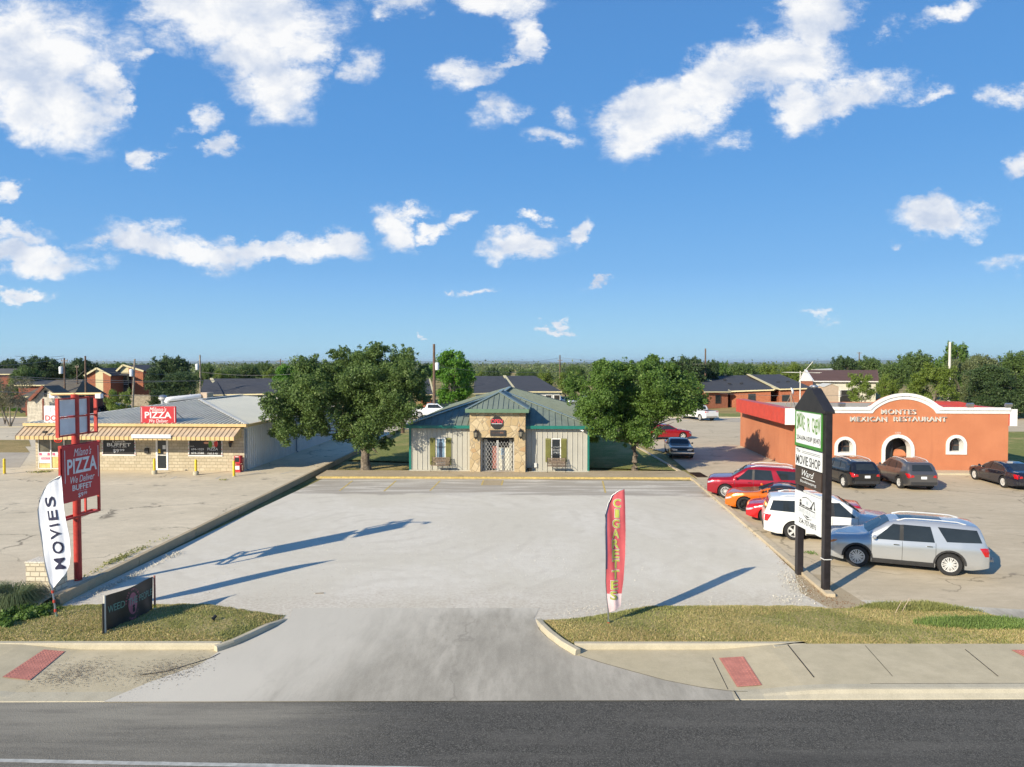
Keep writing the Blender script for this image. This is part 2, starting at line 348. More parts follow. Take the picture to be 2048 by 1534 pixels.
m_lawn('lawn', (.23,.24,.08), (.33,.31,.12), (.56,.44,.22), .85)
m_lawn('back_lawn', (.17,.21,.06), (.25,.27,.09), (.42,.34,.15), .5, .5)
m_lawn('dry_field', (.16,.17,.06), (.24,.22,.08), (.42,.33,.15), .8, .1)
m_lawn('dry_grass', (.24,.20,.08), (.33,.26,.11), (.42,.31,.14), .8, .4)
def m_masonry(name, kind, c1, c2, mortar, sw=.4, sh=.2, ms=.012, rough=.85, b_=.6, offset=.5):
    m, nt, b = node_mat(name); N, L, nd, mth, noise, mix, rng, bump = mk(nt); co = obj_co(nt)
    sp = nd('ShaderNodeSeparateXYZ'); L.new(co, sp.inputs[0]); cb = nd('ShaderNodeCombineXYZ'); L.new(mth('ADD', sp.outputs[0], sp.outputs[1]), cb.inputs[0]); L.new(sp.outputs[2], cb.inputs[1])
    if kind == 'brick':
        wv = nd('ShaderNodeVectorMath', operation='MULTIPLY_ADD'); wn = nd('ShaderNodeTexNoise'); wn.inputs['Scale'].default_value = 1.5; L.new(cb.outputs[0], wn.inputs['Vector'])
        L.new(wn.outputs['Color'], wv.inputs[0]); wv.inputs[1].default_value = (sw*.25, sh*.12, 0); L.new(cb.outputs[0], wv.inputs[2])
        t = nd('ShaderNodeTexBrick', offset=offset); t.inputs['Scale'].default_value = 1; t.inputs['Mortar Size'].default_value = ms; t.inputs['Mortar Smooth'].default_value = .3
        t.inputs['Brick Width'].default_value = sw; t.inputs['Row Height'].default_value = sh; t.inputs['Bias'].default_value = 0
        t.inputs['Color1'].default_value = rgba(c1); t.inputs['Color2'].default_value = rgba(c2); t.inputs['Mortar'].default_value = rgba(mortar); L.new(wv.outputs[0], t.inputs['Vector'])
        c = t.outputs[0]; hh = mth('SUBTRACT', 1.0, t.outputs[1])
    else:
        v = nd('ShaderNodeTexVoronoi'); v.inputs['Scale'].default_value = 1/sw; L.new(cb.outputs[0], v.inputs['Vector']); e = nd('ShaderNodeTexVoronoi', feature='DISTANCE_TO_EDGE'); e.inputs['Scale'].default_value = 1/sw; L.new(cb.outputs[0], e.inputs['Vector'])
        s0 = nd('ShaderNodeSeparateColor'); L.new(v.outputs['Color'], s0.inputs[0])
        c = mix(s0.outputs[0], c1, c2); c = mix(rng(s0.outputs[1], .72, .95, 0, .8), c, (.40,.24,.11)); c = mix(rng(e.outputs[0], .055, .02), c, mortar); hh = rng(e.outputs[0], 0, .09)
    c = mix(rng(noise(6, 6, .7, co), .3, .75, 0, .35), c, tuple(x*.6 for x in c1))
    L.new(c, b.inputs['Base Color']); b.inputs['Roughness'].default_value = rough
    L.new(bump(mth('ADD', hh, mth('MULTIPLY', noise(25, 4, .6, co), .4)), b_, .03), b.inputs['Normal']); return m
m_masonry('limestone', 'brick', (.45,.39,.275), (.56,.49,.36), (.30,.25,.17), .36, .20, .012, offset=.37)
m_masonry('rubble_stone', 'voronoi', (.44,.33,.18), (.58,.47,.30), (.37,.30,.20), .42)
m_masonry('pillar_stone', 'brick', (.62,.54,.39), (.72,.65,.50), (.36,.30,.22), .30, .155, .016, offset=.43)
m_masonry('red_brick', 'brick', (.34,.085,.035), (.46,.14,.06), (.42,.22,.14), .22, .075, .008)
m_masonry('shingles', 'brick', (.040,.042,.050), (.062,.064,.074), (.03,.031,.036), .35, .14, .006, b_=.25)
m_masonry('brown_shingles', 'brick', (.11,.055,.04), (.15,.075,.055), (.08,.045,.035), .35, .14, .006, b_=.25)
m_masonry('grey_shingles', 'brick', (.10,.088,.07), (.13,.115,.092), (.08,.07,.06), .35, .14, .006, b_=.25)
def m_leaf(name, dk, lt, hi, tr=.3, bark=None):
    m, nt, b = node_mat(name); N, L, nd, mth, noise, mix, rng, bump = mk(nt); co = obj_co(nt)
    a = nd('ShaderNodeAttribute', attribute_name='rnd'); oi = nd('ShaderNodeObjectInfo')
    c = mix(rng(a.outputs['Fac'], 0, 1, smooth=False), dk, lt); c = mix(rng(a.outputs['Fac'], .9, 1), c, hi)
    c = mix(rng(noise(.45, 3, .5, co), .4, .65, 0, .45), c, tuple(x*1.25 for x in lt))
    L.new(c, b.inputs['Base Color']); b.inputs['Roughness'].default_value = .55; b.inputs['Specular IOR Level'].default_value = .35
    t = nd('ShaderNodeBsdfTranslucent'); L.new(mix(.5, c, tuple(min(1, x*1.6) for x in lt)), t.inputs[0])
    ms = nd('ShaderNodeMixShader'); ms.inputs[0].default_value = tr; out = [n for n in N if n.type == 'OUTPUT_MATERIAL'][0]
    L.new(b.outputs[0], ms.inputs[1]); L.new(t.outputs[0], ms.inputs[2]); L.new(ms.outputs[0], out.inputs[0]); return m
m_leaf('oak_leaf', (.055,.10,.022), (.125,.19,.05), (.27,.33,.13), .3)
m_leaf('elm_leaf', (.06,.12,.02), (.13,.22,.042), (.26,.34,.10), .33)
m_leaf('dark_leaf', (.035,.068,.022), (.075,.120,.040), (.15,.20,.08))
m_leaf('bright_leaf', (.065,.16,.014), (.12,.27,.025), (.23,.38,.06))
m_leaf('mesquite_leaf', (.10,.15,.022), (.18,.245,.04), (.30,.34,.10))
m_leaf('juniper_leaf', (.10,.125,.05), (.17,.20,.085), (.28,.30,.16))
m_leaf('far_leaf', (.062,.095,.035), (.13,.17,.06), (.22,.25,.10), .15)
m_leaf('bare_leaf', (.12,.11,.07), (.19,.18,.11), (.26,.25,.16), .2)
m_leaf('grass_blade', (.20,.225,.06), (.31,.31,.11), (.58,.48,.25), .3)
m_leaf('dry_blade', (.42,.34,.16), (.54,.45,.22), (.64,.55,.32), .3)
m_leaf('green_blade', (.13,.19,.05), (.21,.30,.08), (.34,.42,.14), .3)
m_leaf('ornament_blade', (.07,.10,.04), (.13,.17,.075), (.25,.27,.15), .25)
M('bark', (.115,.09,.068), .95, 0, .35, 6, .9, 12, col2=(.17,.14,.11)); M('pale_bark', (.30,.25,.19), .9, 0, .3, 8, .6, 14)
M('pole_wood', (.13,.085,.06), .9, 0, .25, 4, .4, 20); M('grey_wood', (.27,.23,.18), .9, 0, .25, 5, .4, 25)
M('wall_metal', (.40,.39,.34), .55, 0, .05, 1.2); M('side_metal', (.64,.64,.62), .5, .1, .05, 1.2)
M('green_metal', (.165,.20,.165), .6, 0, .12, 1.5); M('green_cap', (.30,.36,.31), .35, .5, .08, 2); M('teal_trim', (.012,.15,.12), .35, 0, .1, 3); M('sage_trim', (.12,.20,.13), .4, 0, .08, 3)
M('galvanised', (.62,.60,.53), .5, .1, .08, .8); M('white_roof', (.62,.60,.49), .5, .05, .04, .5); M('awning_yellow', (.62,.44,.20), .5, 0, .12, 1.5); M('awning_tan', (.60,.45,.29), .55, 0, .12, 1.5)
M('white_paint', (.78,.77,.74), .5, 0, .05, 4); M('white_trim', (.76,.75,.72), .55, 0, .05, 3); M('cream', (.60,.53,.32), .7, 0, .06, 3); M('pale_siding', (.62,.60,.50), .7, 0, .06, 3)
M('red_metal', (.55,.075,.05), .45, .1, .10, 1.5); M('sign_red', (.47,.022,.032), .4, 0, .06, 3); M('pole_red', (.42,.035,.025), .5, 0, .2, 5)
M('black', (.012,.012,.013), .45, 0, .1, 4); M('sign_black', (.022,.02,.02), .45, 0, .2, 3); M('dark_glass', (.022,.028,.033), .04, 0, .1, 3); M('interior_dark', (.02,.018,.016), .8, 0, .3, 3)
M('sign_white', (.68,.70,.70), .4, 0, .03, 3); M('panel_grey', (.64,.67,.69), .35, 0, .10, 2.0); M('sign_green', (.05,.20,.03), .5, 0, .1, 3); M('lime_green', (.09,.24,.02), .5, 0, .1, 4); M('yellow', (.72,.50,.02), .5, 0, .15, 6)
M('line_yellow', (.56,.42,.14), .8, 0, .25, 6); M('line_white', (.42,.42,.385), .8, 0, .2, 6); M('tactile_red', (.50,.19,.14), .8, 0, .12, 5, .3, 60); M('rust', (.14,.075,.05), .85, 0, .3, 8); M('chrome', (.75,.75,.75), .15, 1, .03, 3)
M('tyre', (.020,.020,.021), .85, 0, .2, 8); M('alloy', (.72,.72,.71), .35, .35, .05, 5); M('black_rim', (.015,.015,.016), .3, .3, .1, 5); M('trim_plastic', (.028,.028,.03), .65, 0, .15, 6); M('lamp_red', (.45,.008,.010), .15, 0, .1, 9, coat=1); M('lamp_clear', (.62,.66,.70), .1, .4, .1, 12, coat=1); M('lamp_amber', (.65,.20,.03), .15, 0, .1, 9, coat=1)
M('plate', (.70,.72,.74), .4, 0, .05, 9); M('steel', (.42,.43,.44), .4, .8, .08, 5); M('wire', (.20,.20,.20), .5, .3, .05, 1); M('navy_ink', (.012,.014,.05), .7, 0, .1, 3); M('ink', (.02,.02,.022), .7, 0, .1, 5); M('red_letters', (.60,.01,.02), .5, 0, .05, 4); M('grey_letters', (.42,.46,.50), .5, 0, .05, 4)
M('flag_white', (.70,.73,.80), .7, 0, .05, 3); M('flag_pink', (.44,.075,.09), .7, 0, .10, 2.5); M('flag_pale', (.64,.50,.52), .7, 0, .1, 3); M('flag_blue', (.03,.035,.10), .6, 0, .2, 4); M('flag_lime', (.36,.39,.07), .7, 0, .1, 5); M('banner_black', (.040,.037,.034), .45, 0, .3, 2); M('teal_letters', (.15,.32,.27), .6, 0, .1, 6); M('pink_letters', (.34,.12,.16), .6, 0, .2, 6)
M('olive', (.19,.19,.06), .7, 0, .12, 3); M('bench_wood', (.20,.15,.11), .9, 0, .4, 9); M('stone_white', (.62,.58,.48), .9, 0, .25, 18, .6, 40); M('fence_wood', (.33,.28,.21), .9, 0, .25, 3); M('poster_blue', (.24,.36,.48), .4, 0, .25, 4); M('jamb_white', (.7,.69,.66), .6, 0, .05, 3); M('leaf_litter', (.25,.13,.05), .95, 0, .35, 14)
M('wall_brown', (.20,.06,.035), .8, 0, .2, 2); M('shed_tan', (.46,.36,.27), .7, 0, .08, 3); M('paper_yellow', (.62,.47,.18), .7, 0, .2, 4); M('neon_red', (.75,.04,.02), .4, 0, .05, 5, emit=.8); M('hill', (.16,.22,.20), .95, 0, .2, .002); M('teal_plastic', (.08,.30,.28), .5, 0, .1, 3); M('fence_tan', (.40,.34,.24), .9, 0, .2, 2)
def m_stucco():
    m, nt, b = node_mat('stucco_orange'); N, L, nd, mth, noise, mix, rng, bump = mk(nt); co = obj_co(nt)
    mp = nd('ShaderNodeMapping'); mp.inputs['Scale'].default_value = (1.6, 1.6, .16); L.new(co, mp.inputs[0]); sp = nd('ShaderNodeSeparateXYZ'); L.new(co, sp.inputs[0])
    c = mix(rng(noise(.5, 5, .6, co), .3, .7), (.47,.168,.078), (.53,.20,.095)); c = mix(rng(noise(1.6, 5, .65, mp.outputs[0]), .5, .75, 0, .4), c, (.39,.135,.065))
    c = mix(rng(noise(7, 5, .7, co), .55, .8, 0, .35), c, (.56,.26,.14)); c = mix(mth('MULTIPLY', rng(sp.outputs[2], .55, .0), rng(noise(3, 4, .7, co), .3, .6, .1, .6)), c, (.38,.16,.09))
    L.new(c, b.inputs['Base Color']); b.inputs['Roughness'].default_value = .9; L.new(bump(noise(38, 4, .7, co), .35, .015), b.inputs['Normal'])
m_stucco()
M('stone_dark', (.16,.13,.10), .95, 0, .35, 14)
# ------------------------------------------------------------------ ground
def sheet(name, pts, z, mat, kind='structure'):
    mb = MB(); mb.poly([(p[0], p[1], z) for p in pts]); me = mb.mesh(name)
    if me.polygons[0].normal.z < 0: me.flip_normals()
    o = link(name, me, MATS[mat]); o['kind'] = kind; return o
def px(*ps, z=0.0): return [tuple(G(a, b, z))[:2] for a, b in ps]
mb = MB(); n = 48
mb.add([(0,0,-.05)]+[(r_*math.cos(2*math.pi*j/n), r_*math.sin(2*math.pi*j/n), zz) for r_, zz in ((150,-.05),(600,-.05),(2500,-1.0),(26000,-12.)) for j in range(n)],
       [(0, 1+j, 1+(j+1) % n) for j in range(n)]+[(1+k*n+j, 1+k*n+n+j, 1+k*n+n+(j+1) % n, 1+k*n+(j+1) % n) for k in range(3) for j in range(n)])
structure('ground', mb, MATS['dry_field'])
# distant low ridge, the blue of distance haze mixed into its base colour
rnd = random.Random(5); mb = MB(); prev = None; pts = []
for i in range(161):
    a = R(-75+150*i/160); d = 9000+1500*math.sin(i*.21); h = 22+11*math.sin(i*.13)+7*math.sin(i*.41+1)+rnd.uniform(-3,3)
    if 66 < i < 92: h += 14
    pts.append(((d*math.sin(a), d*math.cos(a)), h, ((d+2500)*math.sin(a), (d+2500)*math.cos(a))))
vs = []
for (p, h, q) in pts: vs += [(p[0]*.93, p[1]*.93, -30), (p[0], p[1], h), (q[0], q[1], -30)]
mb.add(vs, [(3*i, 3*i+3, 3*i+4, 3*i+1) for i in range(160)]+[(3*i+1, 3*i+4, 3*i+5, 3*i+2) for i in range(160)])
structure('hills', mb, MATS['hill'], 60)
# road, with its white edge line in the near left
RY = 14.72
def roadY(x): return RY+.006*x
sheet('road', [(-90, -2), (110, -2), (110, roadY(110)), (-90, roadY(-90))], 0.0, 'road_asphalt')
mb = MB(); a, b_ = G(0, 1521), G(620, 1533); d = (b_-a).normalized(); nrm = Vector((-d.y, d.x, 0))
q0 = a-d*24; rj = random.Random(4); up_ = [q0+d*(i*.25)+nrm*(.055+rj.uniform(-.006,.006))+Vector((0,0,.004)) for i in range(260)]; lo_ = [q0+d*(i*.25)-nrm*(.055+rj.uniform(-.006,.006))+Vector((0,0,.004)) for i in range(260)]
for i in range(259): mb.poly([up_[i], lo_[i], lo_[i+1], up_[i+1]])
structure('road_marking', mb, MATS['line_white'])
# sidewalk and apron strip between road and lots
def swz(x):      # the raised walk right of the ramp, and at the far left
    def ss(a, b, t): t = min(1, max(0, (t-a)/(b-a))); return t*t*(3-2*t)
    return .012+.13*(ss(5.0, 7.0, x)+ss(-10.8, -12.8, x))
KF = G(1024, 1300).y                     # front of the grass strips
# left and right kerb in front of the grass, then the sidewalk surface
AP_L = [G(435,1305), G(470,1293), G(505,1277), G(540,1260), G(565,1247), G(578,1238)]     # curved kerb left of the drive
AP_R = [G(1150,1312), G(1118,1293), G(1095,1275), G(1080,1260), G(1074,1248), G(1070,1238)]
mb = MB(); xs = [-40+i*.5 for i in range(0, 181)]
W0 = .42
for i in range(len(xs)-1):
    for y0f, y1f in (((lambda x: roadY(x)+W0), (lambda x: KF+.05)),):
        x0, x1 = xs[i], xs[i+1]; z0, z1 = swz(x0), swz(x1)
        mb.poly([(x0, y0f(x0), z0), (x1, y0f(x1), z1), (x1, y1f(x1), z1), (x0, y1f(x0), z0)])
structure('sidewalk', mb, MATS['sidewalk_concrete'], 40)
mb = MB()
for i in range(len(xs)-1):
    x0, x1 = xs[i], xs[i+1]; e0, e1 = roadY(x0), roadY(x1); z0, z1 = swz(x0), swz(x1)
    for (a0, h0), (a1, h1) in zip(((-.03, -.03), (0, .02), (.12, .45), (.19, .93), (.25, 1.0), (W0, 1.0)), ((0, .02), (.12, .45), (.19, .93), (.25, 1.0), (W0, 1.0), (W0+.001, .5))):
        f = lambda h, z: (.012+h*(z-.012)+.003) if h >= 0 else -.02
        mb.poly([(x0, e0+a0, f(h0, z0)), (x1, e1+a0, f(h0, z1)), (x1, e1+a1, f(h1, z1)), (x0, e0+a1, f(h1, z0))])
structure('kerb', mb, MATS['kerb_concrete'], 40)
# apron: grey concrete drive from road to gravel
ap = [tuple(p)[:2] for p in AP_L[::-1]]+px((405,1318),(330,1335),(250,1352)) 
ap = [(G(585,1217).x, G(585,1217).y)]+[(p.x+.02, p.y) for p in AP_L[::-1]]+px((400,1330),(300,1365))+[(G(230,1385).x, roadY(-6)-.05)]+[(G(1468,1400).x, roadY(6)-.05)]+px((1462,1384),(1400,1376),(1330,1362),(1260,1343),(1200,1326),(1160,1313))+[(p.x-.02, p.y) for p in AP_R]+px((1079,1217))
sheet('driveway', ap, .018, 'apron_concrete')
# joints in the concrete
mb = MB()
def joint(pts, w_=.022, z=None):
    for p, q in zip(pts, pts[1:]):
        p = Vector((p[0], p[1], 0)); q = Vector((q[0], q[1], 0)); d = (q-p).normalized(); nn = Vector((-d.y, d.x, 0))*w_/2
        zz = lambda v: (z if z is not None else swz(v.x)+.004)+.0
        mb.poly([tuple(p+nn)[:2]+(zz(p),), tuple(p-nn)[:2]+(zz(p),), tuple(q-nn)[:2]+(zz(q),), tuple(q+nn)[:2]+(zz(q),)])
joint(px((1160,1313),(1200,1326),(1260,1343),(1330,1362),(1400,1376),(1462,1384),(1530,1386)), .014, .024); joint(px((1468,1384),(1480,1404)), .02, .03)
joint(px((1425,1316),(1456,1380)), .016); joint(px((1575,1300,),(1628,1367)), .03); joint(px((1930,1310),(1996,1365)), .025); joint(px((1730,1302),(1785,1365)), .014)
joint(px((440,1308),(420,1318),(330,1345),(280,1352)), .03, .024)
joint([(x, roadY(x)+W0+.01) for x in [8.0+i for i in range(0, 20)]], .014); joint([(x, roadY(x)+W0+.01) for x in [-25+i for i in range(0, 11)]], .014)
structure('expansion_joints', mb, MATS['interior_dark'])
# right restaurant lot and the back street
sheet('restaurant_lot', px((1700,1225),(3000,1300),(3000,900),(2400,835),(2060,835),(1500,845),(1200,838),(1200,868),(1330,905),(1385,950),(1500,1050),(1620,1165),(1665,1205)), 0.004, 'lot_concrete')
sheet('back_street', [(-160, 78), (120, 74), (120, 92), (-160, 92)], .0, 'street_concrete')
sheet('lot_street_end', px((1690,1224),(2300,1290),(2400,1240),(1950,1214),(1800,1203),(1700,1200)), .008, 'apron_concrete')
# gravel lot
gl = px((112,1214),(350,1098),(480,1036),(645,958),(1000,959),(1388,962),(1430,997),(1480,1042),(1530,1088),(1585,1140),(1640,1192),(1670,1222),(1400,1230),(1075,1256),(1035,1254),(1035,1220),(1000,1218),(930,1222),(850,1217),(760,1222),(690,1218),(640,1224),(625,1219),(625,1250),(560,1246),(300,1232),(112,1232))
sheet('gravel_lot', gl, .012, 'gravel')
# pizza side: a raised plateau ending in a retaining kerb
KL = [G(112,1190,PIZ+.03), G(340,1077,PIZ+.03), G(480,1013,PIZ+.03), G(640,942,PIZ+.03), G(815,850,PIZ+.03)]
KL = [Vector((k.x, k.y, 0)) for k in KL]
kd = (KL[-1]-KL[0]).normalized(); KL = [KL[0]-kd*.0]+[KL[0]+kd*t for t in (5, 10, 20, 30, 40, 50)]
kn = Vector((kd.y, -kd.x, 0))
mb = MB(); a0, a1 = KL[0]+kd*.0, KL[-1]
mb.poly([(a0.x-.1, a0.y, PIZ), (a1.x-.1, a1.y, PIZ), (a1.x-70, a1.y+2, PIZ), (a0.x-90, a0.y, PIZ)]); mb.poly([(a1.x-.1, a1.y, PIZ), (a1.x, 79.5, .01), (a1.x-70, 79.5, .01), (a1.x-70, a1.y+2, PIZ)])
mb.poly([(a0.x-.1, a0.y, PIZ), (a0.x-90, a0.y, PIZ), (a0.x-90, a0.y-3.5, -.02), (a0.x-.1, a0.y-3.2, -.02)])
structure('pizza_lot', mb, MATS['old_asphalt'])
def strip(mb, a, b_, side, w_, z0, z1, m=0, seg=6):
    for k in range(seg):
        p = a.lerp(b_, k/seg); q = a.lerp(b_, (k+.992)/seg); s_ = side*w_
        mb.add([(p.x,p.y,z0),(q.x,q.y,z0),(q.x+s_.x,q.y+s_.y,z0),(p.x+s_.x,p.y+s_.y,z0),(p.x,p.y,z1),(q.x,q.y,z1),(q.x+s_.x,q.y+s_.y,z1),(p.x+s_.x,p.y+s_.y,z1)],
               [(0,1,2,3),(4,5,6,7),(0,1,5,4),(1,2,6,5),(2,3,7,6),(3,0,4,7)], m)
mb = MB(); strip(mb, KL[0]-kn*.05, KL[-1]-kn*.05, kn, .17, -.02, PIZ+.03, 0, 12); structure('retaining_kerb', mb, MATS['tan_concrete'])
# kerb between the gravel lot and the restaurant lot
KR = [G(1388,958,.18), G(1600,1138,.18), G(1735,1252,.18)]
kr0 = Vector((KR[0].x, KR[0].y, 0)); kr1 = Vector((G(1600,1138,.18).x, G(1600,1138,.18).y, 0)); dr = (kr1-kr0).normalized(); kr2 = kr1+dr*3.3; rn = Vector((-dr.y, dr.x, 0)); 
if rn.x < 0: rn = -rn
mb = MB(); kr2 = kr1+dr*2.4; strip(mb, kr0-dr*.2, kr2, rn, .26, -.02, .12, 0, 10)
kk = G(1225,868); kk.z = 0; strip(mb, kr0-dr*.2, Vector((kk.x, kk.y, 0)), rn, .22, -.02, .12, 0, 6); structure('kerb', mb, MATS['lot_concrete'])
# gravel and dirt patch at the foot of the tall sign
sheet('dirt_patch', px((1590,1150),(1640,1150),(1735,1210),(1730,1222),(1655,1216),(1600,1185)), .017, 'leaf_litter' if 0 else 'tan_concrete')
# lawns: front left, front right
def mound(name, outline, mat, h=.10, inset=.35, z0=.0):
    bm = bmesh.new(); vs, es, fs, *_ = delaunay_2d_cdt([Vector(p) for p in grid_in(outline, .35)], [], [list(range(len(outline)))], 1, 1e-5)
    segs = [(Vector(outline[i]), Vector(outline[(i+1) % len(outline)])) for i in range(len(outline))]
    def dist(p):
        d = 1e9
        for a, b_ in segs:
            ab = b_-a; t = max(0, min(1, (p-a).dot(ab)/ab.length_squared)); d = min(d, (p-a-ab*t).length)
        return d
    bv = []
    r_ = random.Random(3)
    for v in vs:
        t = min(1, dist(v)/inset); bv.append(bm.verts.new((v.x, v.y, z0+h*(t*(2-t))+r_.uniform(-.008,.008))))
    for f in fs:
        try: bm.faces.new([bv[i] for i in f])
        except ValueError: pass
    bmesh.ops.recalc_face_normals(bm, faces=bm.faces)
    me = bpy.data.meshes.new(name); bm.to_mesh(me); bm.free(); me.shade_smooth()
    if sum(p.normal.z for p in me.polygons) < 0: me.flip_normals()
    o = link(name, me, MATS[mat]); o['kind'] = 'structure'; return o
def inpoly(x, y, poly):
    c = False; n_ = len(poly)
    for i in range(n_):
        x1, y1 = poly[i]; x2, y2 = poly[(i+1) % n_]
        if (y1 > y) != (y2 > y) and x < (x2-x1)*(y-y1)/(y2-y1)+x1: c = not c
    return c
def grid_in(poly, step):
    pts = list(poly); xs_ = [p[0] for p in poly]; ys_ = [p[1] for p in poly]; x = min(xs_)+step*.5
    while x < max(xs_):
        y = min(ys_)+step*.5
        while y < max(ys_):
            if inpoly(x, y, poly): pts.append((x, y))
            y += step
        x += step
    return pts
KB = KF+.14
def smooth_line(pts, r_, amp, n_=8):
    out = []
    for a, b_ in zip(pts, pts[1:]):
        for k in range(n_):
            t = k/n_; out.append((a[0]+(b_[0]-a[0])*t+r_.uniform(-amp, amp), a[1]+(b_[1]-a[1])*t+r_.uniform(-amp, amp)))
    out.append(pts[-1]); return out
rr = random.Random(8)
LAWN_L = smooth_line(px((572,1233),(500,1222),(410,1209),(300,1211),(180,1210),(125,1214)), rr, .05)+[(-13.6, 20.9), (-16.5, 20.9), (-30, 20.6), (-30, KB)]+[(AP_L[0].x-.15, KB)]+[(p.x-.17, p.y+.05) for p in AP_L[1:]]
LAWN_R = [(p.x+.16, p.y+.04) for p in AP_R[::-1]][:-1]+[(AP_R[0].x+.15, KB), (34, KB)]+px((2300,1275))+smooth_line(px((2060,1247),(1960,1226),(1850,1208),(1740,1209),(1680,1220),(1600,1214),(1500,1213),(1400,1213),(1290,1214),(1230,1226),(1150,1238),(1085,1242)), rr, .05)
mound('front_lawn', LAWN_L, 'lawn', .16, .9); mound('front_lawn', LAWN_R, 'lawn', .14, .7)
# kerbs in front of the lawns
def kerb_line(mb, pts, w_, zt, lean=.03, taper=None):
    pts = [Vector((p[0], p[1], 0)) for p in pts]; L_, R_ = [], []
    for i, p in enumerate(pts):
        d = (pts[min(i+1, len(pts)-1)]-pts[max(i-1, 0)]).normalized(); nn = Vector((-d.y, d.x, 0)); L_.append((p, nn))
    prof = [(0, -.02), (lean*.6, zt*.75), (lean+.02, zt), (w_, zt), (w_, -.02)]
    vs = []
    for i, (p, nn) in enumerate(L_):
        k_ = 1 if not taper else {'end': min(1, (len(L_)-1-i)*.45+.06), 'start': min(1, i*.45+.06)}[taper]
        for a, z in prof: q = p+nn*a; vs.append((q.x, q.y, z*k_ if z > 0 else z))
    k = len(prof); fs = [(i*k+j, (i+1)*k+j, (i+1)*k+(j+1) % k, i*k+(j+1) % k) for i in range(len(pts)-1) for j in range(k)]
    fs += [tuple(range(k)), tuple(range((len(pts)-1)*k, len(pts)*k))]; mb.add(vs, fs)
mb = MB(); kerb_line(mb, [(x, KF) for x in (-26,-20,-15,-12,-10)]+[(AP_L[0].x-.02, KF)], .17, .16); kerb_line(mb, [(p.x, p.y) for p in AP_L], .17, .15, .03, 'end')
kerb_line(mb, [(p.x, p.y) for p in AP_R[::-1]], .17, .15, .03, 'start'); kerb_line(mb, [(AP_R[0].x+.03, KF), (4, KF), (6, KF), (7.5, KF)]+[(G(1545,1300).x, KF)], .17, .15); structure('kerb', mb, MATS['kerb_concrete'])
# tactile pads
def pad(name, q):
    zf = lambda p: swz(p[0])+.016
    pts = px(*q); mb = MB(); mb.poly([(p[0], p[1], zf(p)) for p in pts]); a, b_, c, d = [Vector((p[0], p[1])) for p in pts]
    nu, nv = 7, 16
    for i in range(nu):
        for j in range(nv):
            s_, t = (i+.5)/nu, (j+.5)/nv; p = a.lerp(b_, s_).lerp(d.lerp(c, s_), t); z = zf(p)
            mb.lathe([(.022, -.001), (.018, .006), (.008, .008)], (p.x, p.y, z), 'Z', 6)
    return structure(name, mb, MATS['tactile_red'], 50)
pad('tactile_paving', ((1438,1318),(1487,1318),(1524,1375),(1474,1376))); pad('tactile_paving', ((88,1306),(130,1306),(60,1363),(5,1361))); pad('tactile_paving', ((2022,1312),(2075,1312),(2130,1345),(2085,1345)))
# sidewalk in front of the shop, with its yellow kerb line, lawns beside the shop
FA = G(640,953); FB = G(1400,953)
mb = MB()
def walk(mb, a, b_, w_, z, m=0): mb.add([(a.x,a.y,-.02),(b_.x,b_.y,-.02),(b_.x,b_.y+w_,-.02),(a.x,a.y+w_,-.02),(a.x,a.y,z),(b_.x,b_.y,z),(b_.x,b_.y+w_,z),(a.x,a.y+w_,z)], [(0,1,2,3),(4,5,6,7),(0,1,5,4),(1,2,6,5),(2,3,7,6),(3,0,4,7)], m)
walk(mb, G(632,957), G(1388,959), 2.6, .13); structure('shop_walk', mb, MATS['tan_concrete'])
mb = MB(); a = G(640,957); b_ = G(1388,959)
mb.poly([(a.x, a.y-.004, .02), (b_.x, b_.y-.004, .02), (b_.x, b_.y-.004, .125), (a.x, a.y-.004, .125)]); mb.poly([(a.x, a.y-.004, .134), (b_.x, b_.y-.004, .134), (b_.x, b_.y+.07, .134), (a.x, a.y+.07, .134)])
def stripe(p, q, w_=.1, z=.017): 
    p, q = G(*p), G(*q); d = (q-p).normalized(); nn = Vector((-d.y, d.x, 0))*w_/2; mb.poly([(p+nn)[:2]+(z,) if 0 else ((p+nn).x, (p+nn).y, z), ((p-nn).x, (p-nn).y, z), ((q-nn).x, (q-nn).y, z), ((q+nn).x, (q+nn).y, z)])
for p, q in (((705,962),(679,982)),((792,962),(768,983)),((880,962),(860,982)),((1205,962),(1211,986)),((967,961),(963,971)),((1006,961),(1003,971))): stripe(p, q)
structure('yellow_markings', mb, MATS['line_yellow'])
sheet('wheelchair_ramp', px((968,961),(1004,961),(1001,971),(964,971)), .0165, 'tan_concrete')
gx = G(648,946); sheet('shop_lawn', [(KL[2].x+.6, FA.y+2.2), (kr0.x-.05, FA.y+2.2), (kk.x-.1, kk.y), (G(1180,850).x, 76), (KL[-1].x+.3, 76), (KL[-1].x+.3, KL[-1].y)] if 0 else
      [( (KL[0]+kd*31.0).x+.33, (KL[0]+kd*31.0).y), (kr0.x, FA.y+2.2), (kk.x-.05, kk.y), (kk.x-1, 76), (KL[-1].x+2.5, 76), (KL[-1].x+.33, KL[-1].y)], .05, 'back_lawn')
# parking marks on the pizza side
mb = MB()
for p, q in (((500,948),(520,944)),((430,958),(440,953)),((340,958),(352,953)),((560,948),(590,941))):
    p, q = G(*p, PIZ), G(*q, PIZ); mb.poly([(p.x,p.y,PIZ+.004),(p.x+.1,p.y,PIZ+.004),(q.x+.1,q.y,PIZ+.004),(q.x,q.y,PIZ+.004)])
structure('parking_marks', mb, MATS['line_white'])
